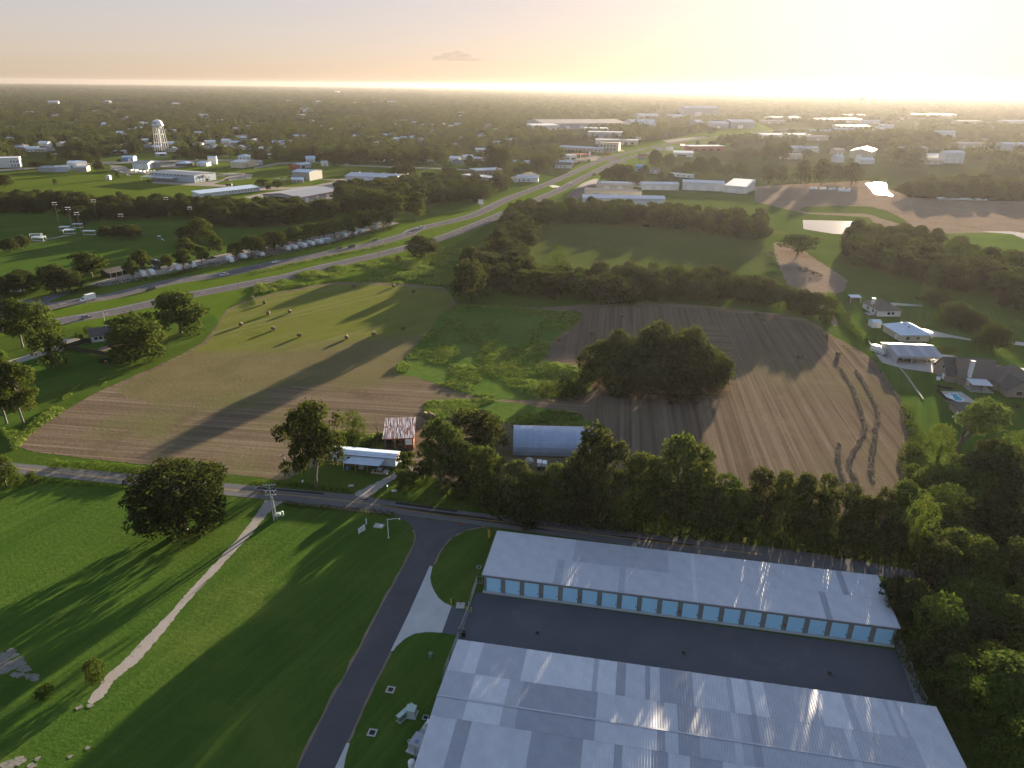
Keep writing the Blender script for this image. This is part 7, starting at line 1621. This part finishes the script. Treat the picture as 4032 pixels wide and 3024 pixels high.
for x, y, xt, yt, w, l in ((620, 440, 640, 240, 240, 'dark tree at the RV park entrance'), (490, 445, 450, 190, 290, 'dark tree left of the RV park entrance'), (200, 450, 180, 240, 320, 'wide dark tree in the group at far left'), (20, 490, 20, 290, 200, 'dark tree at the far left frame edge above the road')): T('round', 'E', x, y, xt, yt, w, l)
T('park', 'E', 800, 310, 780, 85, 380, 'large spreading tree behind the park pavilion')
T('beltmid', 'I', 60, 700, 20, 400, 220, 'feathery green tree cut by the left frame edge at the road'); T('bush', 'I', 290, 672, 290, 545, 100, 'small round shrub beside the country road', name='bush', cat='bush'); T('bush', 'M', 840, 890, 840, 690, 230, 'yellow-green bush beside the gravel path end', name='bush', cat='bush'); T('bush', 'M', 390, 1030, 390, 950, 200, 'low yellow-green bush by the rubble patch', name='bush', cat='bush')
for i, (x, y, xt, yt, w) in enumerate(((1165, 328, 1140, 160, 140), (1252, 285, 1230, 70, 190), (1462, 245, 1450, 108, 115), (1602, 245, 1610, 60, 150), (1757, 200, 1745, 30, 150))): T('park', 'E', x, y, xt, yt, w, 'upright tree in the RV lot, %s from the pavilion' % ['first', 'second', 'third', 'fourth', 'fifth'][i])
RVT = 'trees shading the RV row'
for x, y, xt, yt, w in ((800, 1410, 790, 1150, 210), (1050, 1435, 1040, 1240, 240), (1240, 1415, 1230, 1150, 360), (1400, 1370, 1390, 1140, 300), (1520, 1340, 1510, 1095, 360), (1680, 1290, 1660, 1100, 300), (1790, 1270, 1770, 1040, 330), (1960, 1220, 1950, 1000, 320), (2130, 1195, 2120, 985, 320)): T('park', 'V', x, y, xt, yt, w, 'spreading tree in the row shading the campers', group=RVT)
for x, y, yt, w in ((1180, 425, 150, 330), (1360, 395, 120, 330), (1560, 340, 40, 330), (1740, 305, 10, 320), (1880, 285, 30, 280), (120, 590, 370, 280)): T('park', 'W', x, y, x, yt, w, 'spreading tree in the row shading the campers', group=RVT)
T('park', 'V', 600, 1265, 600, 925, 420, 'tall broad park tree above the RV lot'); T('round', 'V', 420, 1230, 400, 1040, 270, 'grey-green tree left of the tall park tree'); T('beltmid', 'V', 430, 1370, 420, 1180, 220, 'conical tree in front of the tall park tree')
for i, (x, y, yt, w) in enumerate(((140, 1365, 1180, 260), (280, 1330, 1155, 250), (1320, 1185, 1040, 210), (1490, 1185, 1025, 250), (1640, 1190, 1015, 300))): T('round', 'U', x, y, x, yt, w, ['round park tree, left of the pair at the left edge', 'round park tree, right of the pair at the left edge', 'small round park tree, first of the row of three', 'round park tree in the middle of the row of three', 'largest round park tree at the end of the row of three'][i])
T('round', 'U', 1030, 1005, 1030, 780, 320, 'domed bushy tree standing before the dark park wood'); T('round', 'U', 60, 560, 60, 395, 230, 'dark tree on the wood edge at far left')
belt(('belt', 'belt', 'round'), 'U -300 905 0 882 850 888 1200 968 2100 935 V 500 955 900 1045 1300 1075 1800 1010 1920 960 1800 870 1300 890 900 870 500 820 U 2100 820 1200 835 850 780 0 770 -300 780', 11.5, 11, 16, 'dark tree in the dense wood behind the ball park', 'trees of the park wood', wf=1.2)
for x, y, yt, w, k, l in ((600, 1245, 1060, 250, 'belt', 'dark tree right of the red-trimmed warehouse'), (430, 1245, 1150, 70, 'slim', 'narrow dark conifer below the red-trimmed warehouse'), (1410, 1268, 995, 230, 'park', 'sunlit tree standing alone beside the highway bend'), (1225, 1240, 1000, 220, 'park', 'tree with visible trunk left of the sunlit one')): T(k, 'B', x, y, x, yt, w, l)
belt(('belt', 'beltmid', 'round'), 'B 700 1190 900 1215 1180 1200 1500 1120 2040 1095 2060 1020 1700 960 1300 960 950 1020 760 1060', 13, 12, 18, 'dark tree in the wood between warehouses and highway', 'trees between warehouses and highway', wf=1.2)
for x, y, yt, w in ((1250, 890, 755, 130), (1350, 900, 760, 160), (1700, 905, 790, 200), (1880, 880, 820, 90), (1920, 920, 835, 120), (2130, 1000, 850, 170)): T('belt', 'B', x, y, x, yt, w, 'dark tree in the wood between warehouses and highway', group='trees between warehouses and highway')
T('round', 'B', 1460, 1590, 1450, 1390, 340, 'low broad dark thicket on the highway verge'); T('bush', 'B', 1255, 1620, 1255, 1555, 65, 'small bush left of the verge thicket', name='bush', cat='bush')
# central hedges
T('round', 'F', 1880, 515, 1850, 145, 400, 'large dark domed tree at the hay field corner')
CB = 'trees of the hedge between the fields'
belt(('belt', 'beltmid', 'belt'), 'F 2020 480 2212 450 G 130 460 200 330 C 150 1560 300 1330 330 1230 150 1180 0 1250 C -60 1420 F 1980 120 1860 200', 9.5, 10, 14, 'dark rounded tree in the hedge between highway and back field', CB, wf=1.2)
T('vine', 'G', 430, 190, 430, 35, 170, 'bright vine-covered knoll at the hedge corner')
for x, y, yt, w in ((250, 320, 200, 200), (360, 330, 190, 220), (480, 300, 170, 190), (190, 420, 260, 220), (520, 380, 240, 200)): T('bush', 'G', x, y, x, yt, w, 'bright green vine-grown bush at the hedge corner', group='bushes at the hedge corner', name='bush', cat='bush')
belt(('belt', 'belt', 'beltmid'), 'G 150 480 600 520 1000 535 1500 525 2212 570 H 130 610 420 650 470 620 420 560 H 0 450 G 1800 400 1400 360 900 350 300 380', 9.0, 10, 13.5, 'dark tree in the belt across the middle of the fields', 'trees of the middle belt', wf=1.2)
T('bush', 'H', 520, 690, 520, 560, 130, 'bush at the right end of the middle belt', name='bush', cat='bush')
belt(('belt', 'round', 'belt'), 'C 60 1300 320 1285 900 1295 1500 1345 2212 1450 D 60 1310 60 1220 C 2212 1310 1500 1225 900 1190 400 1190 60 1200', 11.5, 11, 16, 'dark tree in the tall belt behind the back field', 'trees of the back belt', wf=1.2)
T('park', 'D', 300, 1500, 300, 1320, 330, 'pale loose tree at the cleared ground behind the back field', var=0)
belt(('belt', 'park', 'beltmid'), 'H 640 130 900 240 1330 370 1600 440 1900 480 2212 600 2600 760 2600 420 2212 290 1700 130 1300 30 900 -60 760 -40', 11, 11, 15, 'backlit tree in the long belt behind the right-hand houses', 'trees of the right belt', wf=1.2)
for x, y, xt, yt, w, l in ((1460, 540, 1460, 405, 270, 'round dark tree nearest the blue-roofed house'), (1610, 705, 1620, 505, 350, 'pale-topped round tree, second along the front lawn'), (1770, 750, 1770, 590, 270, 'grey-green dome tree, third along the front lawn'), (1940, 910, 1930, 690, 350, 'broad round tree, nearest on the front lawn')): T('round', 'H', x, y, xt, yt, w, l)
hedge('hedge', 'low dark hedge beside the open barn drive', 'X 890 760 960 770 1060 775', 3.5, 2.0, 1500, leaf_dark, .2, 21); T('bush', 'H', 725, 645, 725, 588, 50, 'small round shrub on the fence line', name='bush', cat='bush'); T('bush', 'H', 2140, 1400, 2140, 1360, 80, 'dark garden bush at the brick house', name='bush', cat='bush')
hedge('brush_pile', 'brown brush piles on the cleared ground', 'H 320 240 400 270 480 300', 5, 1.6, 900, bark, .3, 22, 'brush pile'); hedge('brush_pile', 'small brown brush heap on the cleared ground at left', 'H 40 115 100 125', 5, 1.8, 500, bark, .3, 23, 'brush pile')
# thicket in the field
for x, y, yt, w, k in ((800, 1240, 870, 320, 'belt'), (960, 1250, 770, 400, 'round'), (1260, 1250, 675, 480, 'round'), (1560, 1240, 715, 360, 'round'), (1780, 1270, 950, 330, 'belt'), (1100, 1290, 850, 430, 'belt'), (1400, 1310, 830, 470, 'belt'), (1650, 1310, 890, 420, 'belt'), (880, 1280, 960, 360, 'beltmid'), (1250, 1325, 960, 430, 'belt'), (1530, 1335, 970, 420, 'belt'), (1040, 1310, 1000, 380, 'belt')):
    T(k, 'G', x, y, x, yt, w, 'dark tree of the round thicket standing in the field', group='trees of the field thicket')
for x, y, yt, w in ((330, 1350, 1220, 170), (480, 1370, 1180, 240), (600, 1365, 1230, 180)): T('bush', 'G', x, y, x, yt, w, 'dark bush in the low clump left of the field thicket', group='bushes left of the thicket', name='bush', cat='bush')
# along the highway and towards the sun
HWT = 'trees beside the highway'
for x, y, yt, w in ((950, 915, 760, 180), (860, 920, 800, 160), (1040, 910, 770, 180), (1130, 960, 830, 150), (1280, 800, 640, 160), (1400, 805, 670, 140), (1190, 845, 770, 80), (150, 845, 755, 120), (270, 865, 700, 150), (340, 840, 690, 140), (60, 760, 680, 110), (130, 690, 610, 90), (1650, 605, 555, 50), (1780, 615, 560, 110), (1870, 610, 560, 70), (1980, 640, 565, 100), (1270, 570, 480, 70), (1010, 590, 470, 70), (1460, 530, 445, 70), (1760, 510, 440, 90), (2130, 580, 500, 140), (1950, 690, 635, 110), (1660, 880, 690, 170), (1780, 880, 700, 160), (1900, 880, 760, 150), (2030, 880, 740, 140), (2170, 690, 640, 90), (1480, 860, 780, 150), (1560, 870, 740, 120), (1330, 900, 830, 70), (1420, 905, 840, 70), (1140, 1060, 965, 70), (480, 690, 640, 80), (640, 685, 645, 50)):
    T('round', 'C', x, y, x, yt, w, 'hazy round tree beside the highway shops', group=HWT)
SNT = 'hazy trees towards the sun'
for x, y, yt, w in ((50, 905, 750, 150), (160, 905, 740, 130), (330, 910, 700, 190), (500, 920, 690, 200), (620, 905, 740, 130), (750, 915, 725, 200), (1150, 745, 605, 200), (1290, 755, 630, 190), (50, 740, 560, 170), (170, 720, 550, 160), (540, 620, 545, 130), (640, 600, 550, 100), (380, 690, 620, 150), (250, 500, 440, 90), (120, 505, 455, 90), (780, 430, 395, 70), (550, 445, 410, 110), (1550, 395, 360, 90), (1250, 780, 720, 180)):
    T('round', 'D', x, y, x, yt, w, 'hazy dark tree standing towards the sun', group=SNT)
belt(('belt', 'round'), 'D 1180 1015 1500 1045 2212 1060 2400 1060 2400 960 1700 925 1250 930', 14, 12, 17, 'hazy tree in the long wood beyond the building site', 'trees of the wood beyond the site', wf=1.2)
belt(('belt', 'round'), 'D 600 590 1000 610 1500 610 1480 540 1100 520 800 530', 22, 16, 22, 'hazy tree in the grove among the works sheds', 'trees of the works grove', wf=1.2)
TWN = 'trees beside the town greens'
for x, y, yt, w, k in ((865, 832, 728, 100, 'round'), (485, 948, 890, 50, 'slim'), (850, 745, 650, 90, 'round'), (745, 770, 670, 190, 'round'), (630, 745, 640, 130, 'belt'), (452, 745, 665, 85, 'round'), (60, 735, 640, 130, 'round'), (170, 705, 640, 130, 'round'), (1180, 675, 560, 140, 'belt'), (1620, 715, 600, 130, 'belt'), (1745, 725, 610, 150, 'belt'), (1040, 745, 720, 40, 'round'), (1030, 890, 820, 50, 'slim'), (330, 800, 740, 170, 'round'), (950, 640, 560, 110, 'belt'), (1520, 730, 690, 40, 'round'), (1930, 720, 600, 130, 'belt'), (2080, 700, 640, 100, 'round')):
    T(k, 'A', x, y, x, yt, w, 'dark tree beside the town green', group=TWN)
for x, y, yt, w in ((1365, 545, 450, 170), (1565, 575, 470, 160), (1445, 600, 530, 80)): T('park', 'V', x, y, x, yt, w, 'round tree on the lane side by the tan office', group='trees by the tan office')
for x, y, yt, w in ((60, 760, 620, 150), (220, 740, 600, 130), (380, 740, 610, 160), (540, 735, 610, 130), (660, 760, 640, 140), (780, 765, 600, 160), (940, 765, 610, 160), (1080, 750, 640, 130), (1200, 775, 650, 150), (1330, 780, 650, 150), (1480, 770, 620, 150), (1610, 780, 640, 140), (1880, 780, 690, 80), (2080, 800, 590, 160), (2180, 810, 620, 150)): T('belt', 'B', x, y, x, yt, w, 'leafy tree at the edge of the town woods', group='trees at the town edge')
# the largest become things of their own; the rest is one mass
TSPEC.sort(key=lambda q: (-q[0], -q[1]))
KEEP = 330
named = [q for q in TSPEC if q[0] == 1]; rest = [q for q in TSPEC if q[0] == 0]
allq = sorted(named, key=lambda q: -q[1]) + rest
print('trees', len(named), len(rest))
# one label for one tree: its place in its group, counted along the picture from the left
ORD = 'first second third fourth fifth sixth seventh eighth ninth tenth eleventh twelfth thirteenth fourteenth fifteenth sixteenth seventeenth eighteenth nineteenth'.split()
TENS = {2: 'twent', 3: 'thirt', 4: 'fort', 5: 'fift', 6: 'sixt', 7: 'sevent'}
def ordinal(n): return ORD[n - 1] if n < 20 else (TENS[n // 10] + 'ieth' if n % 10 == 0 else TENS[n // 10] + 'y-' + ORD[n % 10 - 1])
def count_along(objs):
    by = {}
    for o in objs: by.setdefault(o['label'], []).append(o)
    for lb, L in by.items():
        if len(L) < 2: continue
        L.sort(key=lambda o: o.location.x / o.location.y)
        for i, o in enumerate(L): o['label'] = lb + ', %s from the left' % ordinal(i + 1)
solo_objs = []
solo = named + rest[:max(0, KEEP - len(named))]; mass = rest[max(0, KEEP - len(named)):]
for (pr, sz, kind, base, h, w, label, group, name, rz, var, cat) in solo:
    if kind in ('belt', 'beltmid'):
        w *= 1.2
        if w / h < .82: kind = {'belt': 'tall', 'beltmid': 'tallmid'}[kind]
    vs = PROTO[kind]; tr, cr = vs[random.randrange(len(vs)) if var is None else var]
    o = empty(name, base, random.uniform(0, 6.28) if rz is None else rz, label, cat, group)
    solo_objs.append(o)
    s = w / NOM[kind]; o.scale = (s, s, h / 10.0)
    link('trunk', tr, o); link('crown', cr, o)
count_along(solo_objs)
count_along([o for o in COL.objects if o.get('group') in ('town houses among the trees', 'works sheds towards the sun', 'works sheds beyond the highway bend', 'hay bales stacked in the barn')])
if mass:
    far_lib_extra = [(q[3].x, q[3].y, -.2) for q in mass]
    far_stuff('hedgerow_trees', far_lib_extra, [(q[5] / 10.2, q[5] / 10.2, q[4] / 10.0) for q in mass], 'remaining trees of the belts and woods around the fields', near_lib)
FP, FS = [], []
HX = np.array([h[0] for h in HOUSE_AT]); HY = np.array([h[1] for h in HOUSE_AT])
for r0, r1, cell, w, h in ((640, 2600, 13.0, 1.2, 1.1), (2600, 7000, 25, 2.6, 1.15), (7000, 21500, 100, 11.0, 1.3)):
    N = int(.5 * (r1 ** 2 - r0 ** 2) * R(92) / cell ** 2)
    rr = np.sqrt(rng.uniform(r0 ** 2, r1 ** 2, N)); az = rng.uniform(R(-46), R(46), N)
    X, Y = rr * np.sin(az), rr * np.cos(az)
    keep = ~mask_open(X, Y)
    thin = vnoise(X, Y, 140, 3) * .6 + vnoise(X, Y, 420, 4) * .4
    east = np.clip((np.degrees(az) - 2) / 20, 0, 1)             # thinner woods towards the works in the north-east
    keep &= thin > np.where(rr < 3600, .27 + .24 * east, .2)
    if r0 < 3000:                                               # clear the plots of the houses and their fronts
        for hx, hy in zip(HX, HY):
            L = math.hypot(hx, hy); ux_, uy_ = hx / L, hy / L
            al = X * ux_ + Y * uy_; ac = np.abs(-X * uy_ + Y * ux_)
            keep &= ~((al < L + 22) & (al > L - 34 - L * .02) & (ac < 11 + L * .002))
    X, Y = X[keep], Y[keep]; n_ = len(X)
    s = rng.uniform(.7, 1.3, n_)
    FP.append(np.stack([X, Y, np.zeros(n_) - .3], 1)); FS.append(np.stack([w * s, w * s, h * s * rng.uniform(.75, 1.25, n_)], 1))
far_stuff('far_woods', np.concatenate(FP), np.concatenate(FS), 'hazy woodland and town trees reaching to the horizon', lib)

# ================================================================== UNDERGROWTH, WEEDS, CLOUD
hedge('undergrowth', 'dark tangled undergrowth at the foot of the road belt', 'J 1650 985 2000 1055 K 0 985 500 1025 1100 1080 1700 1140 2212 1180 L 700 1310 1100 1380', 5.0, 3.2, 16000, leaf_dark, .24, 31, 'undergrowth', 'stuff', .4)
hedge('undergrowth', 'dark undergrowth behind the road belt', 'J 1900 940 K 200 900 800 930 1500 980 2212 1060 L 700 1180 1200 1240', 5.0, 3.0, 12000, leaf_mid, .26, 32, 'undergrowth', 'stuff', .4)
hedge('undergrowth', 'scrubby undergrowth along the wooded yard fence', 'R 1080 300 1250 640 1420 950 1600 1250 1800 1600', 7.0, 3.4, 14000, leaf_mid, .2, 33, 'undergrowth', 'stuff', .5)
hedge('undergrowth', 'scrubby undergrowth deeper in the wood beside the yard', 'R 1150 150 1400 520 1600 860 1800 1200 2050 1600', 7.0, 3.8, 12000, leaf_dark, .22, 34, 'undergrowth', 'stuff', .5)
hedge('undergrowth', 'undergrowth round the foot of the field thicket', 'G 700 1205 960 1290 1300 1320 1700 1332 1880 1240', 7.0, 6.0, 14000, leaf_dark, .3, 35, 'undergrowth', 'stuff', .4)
hedge('undergrowth', 'added leafy scrub blocking low sun at the belt foot towards the wood', 'K 900 1050 1400 1100 1900 1150 L 0 1190 500 1260 1000 1350', 5.5, 5.0, 14000, leaf_mid, .24, 36, 'undergrowth', 'stuff', .45)  # extra row, added to stop low sun passing under the crowns
hedge('undergrowth', 'added leafy scrub blocking low sun on the field side of the belt', 'K 1700 1060 2100 1110 L 200 1150 600 1200 1250 1300', 5.5, 5.0, 12000, leaf_mid, .24, 37, 'undergrowth', 'stuff', .45)  # second added row behind the belt, keeps sun streaks off the lane
weed_a = leaf_mat('weed_green', (.11, .19, .025), (.21, .32, .05)); weed_b = leaf_mat('weed_pale', (.16, .22, .045), (.30, .36, .09))
tuft_lib = bpy.data.collections.new('weed_shapes')
for i, mt in enumerate((weed_a, weed_b, weed_a, weed_b)):
    tuft_lib.objects.link(bpy.data.objects.new('weed_shape_%d' % i, leaf_mesh('weed', [(0, 0, .2, .9, .9, .3), (.5, .3, .15, .6, .6, .25)], 60, .2, mt, 200 + i, up=1.3)))
def weeds_over(name, s, n, lo, hi, label, thr=.35, sc=9):
    poly = pts(s); xs = [p.x for p in poly]; ys = [p.y for p in poly]
    X, Y = rng.uniform(min(xs), max(xs), n * 3), rng.uniform(min(ys), max(ys), n * 3)
    m = np.zeros(len(X), bool); j = len(poly) - 1
    for i in range(len(poly)):
        xi, yi, xj, yj = poly[i].x, poly[i].y, poly[j].x, poly[j].y
        m ^= ((yi > Y) != (yj > Y)) & (X < (xj - xi) * (Y - yi) / (yj - yi + 1e-12) + xi); j = i
    v = vnoise(X, Y, sc, 8) * .6 + vnoise(X, Y, sc * 3, 9) * .4
    m &= v > thr
    X, Y, v = X[m][:n], Y[m][:n], v[m][:n]
    S = (lo + (hi - lo) * np.clip((v - thr) / .4, 0, 1)) * rng.uniform(.6, 1.3, len(X))
    far_stuff(name, np.stack([X, Y, np.full(len(X), .1)], 1), np.stack([S, S, S * rng.uniform(.7, 1.5, len(X))], 1), label, tuft_lib)
weeds_over('weeds', 'S 985 657 1150 668 1255 680 1238 702 1190 742 1175 782 1262 800 1272 850 1180 862 1050 862 960 835 900 815 850 803 880 768 922 722', 6000, .5, 1.5, 'rank green weeds over the patch between the fields', .36)
weeds_over('weeds', 'S 925 868 1050 862 1250 898 1262 925 1110 915 1010 905 930 905 915 890', 1500, .5, 1.2, 'rank green weeds behind the farm buildings', .3)
weeds_over('weeds', 'F 0 470 250 420 700 350 950 370 1700 380 1800 250 2000 100 1650 60 1250 130 700 220 300 300 0 390', 5000, .5, 1.5, 'rough green weeds on the highway verge', .4, 7)
weeds_over('weeds', 'J 690 460 1130 460 1130 600 900 580 700 590', 500, .6, 1.3, 'weeds around the bushes behind the mobile home', .25)
weeds_over('weeds', 'E 340 1540 200 1660 E 60 1660 I 0 170 130 380 400 130 I 600 20 E 1000 1180 700 1240', 1600, .35, .9, 'weedy margin of the stubble field at left', .42, 6)
weeds_over('weeds', 'W 0 960 1000 740 2212 500 2212 470 1000 700 0 920', 1600, .4, .9, 'rough grass in the highway median', .35, 6)
cl = MB()
def blob(c, r, n=10):
    prof = [(math.sin(math.pi * k / n), -math.cos(math.pi * k / n)) for k in range(n + 1)]
    cl.add([(c[0] + r[0] * a * math.cos(2 * math.pi * i / 14), c[1] + r[1] * a * math.sin(2 * math.pi * i / 14), c[2] + r[2] * b) for a, b in prof for i in range(14)],
           [(k * 14 + i, k * 14 + (i + 1) % 14, (k + 1) * 14 + (i + 1) % 14, (k + 1) * 14 + i) for k in range(n) for i in range(14)])
cd = ray('S', 985, 128); cp = CAMP + cd * (14000 / cd.y)
for dx, dz, rx, rz_c in ((0, 0, 320, 30), (-240, 25, 200, 34), (-120, 70, 150, 45), (120, 60, 180, 50), (250, -5, 230, 26), (30, 110, 90, 40), (-330, -5, 160, 18), (400, -10, 150, 14)): blob((dx, 0, dz), (rx, 150, rz_c))
cm = bpy.data.materials.new('cloud'); cm.use_nodes = True; cn = cm.node_tree
for n_ in list(cn.nodes): cn.nodes.remove(n_)
co = cn.nodes.new('ShaderNodeOutputMaterial'); cv = cn.nodes.new('ShaderNodeVolumePrincipled'); cv.inputs['Color'].default_value = (.16, .15, .16, 1); cv.inputs['Density'].default_value = 1.3e-3; cv.inputs['Anisotropy'].default_value = .1
cn.links.new(cv.outputs[0], co.inputs['Volume'])
o = cl.build('cloud', cm); o.location = cp; tag(o, 'small ragged grey cloud low over the horizon', 'cloud', kind='stuff')

# ================================================================== HAZE
mb = MB(); mb.box(-23000, 23000, -400, 23000, -2, 124)
hz = bpy.data.materials.new('haze'); hz.use_nodes = True
hn = hz.node_tree
for n_ in list(hn.nodes): hn.nodes.remove(n_)
ho = hn.nodes.new('ShaderNodeOutputMaterial'); pv = hn.nodes.new('ShaderNodeVolumePrincipled')
pv.inputs['Color'].default_value = (.33, .32, .32, 1); pv.inputs['Density'].default_value = 4.5e-5; pv.inputs['Anisotropy'].default_value = .52
hn.links.new(pv.outputs[0], ho.inputs['Volume'])
tag(mb.build('haze', hz), kind='stuff')
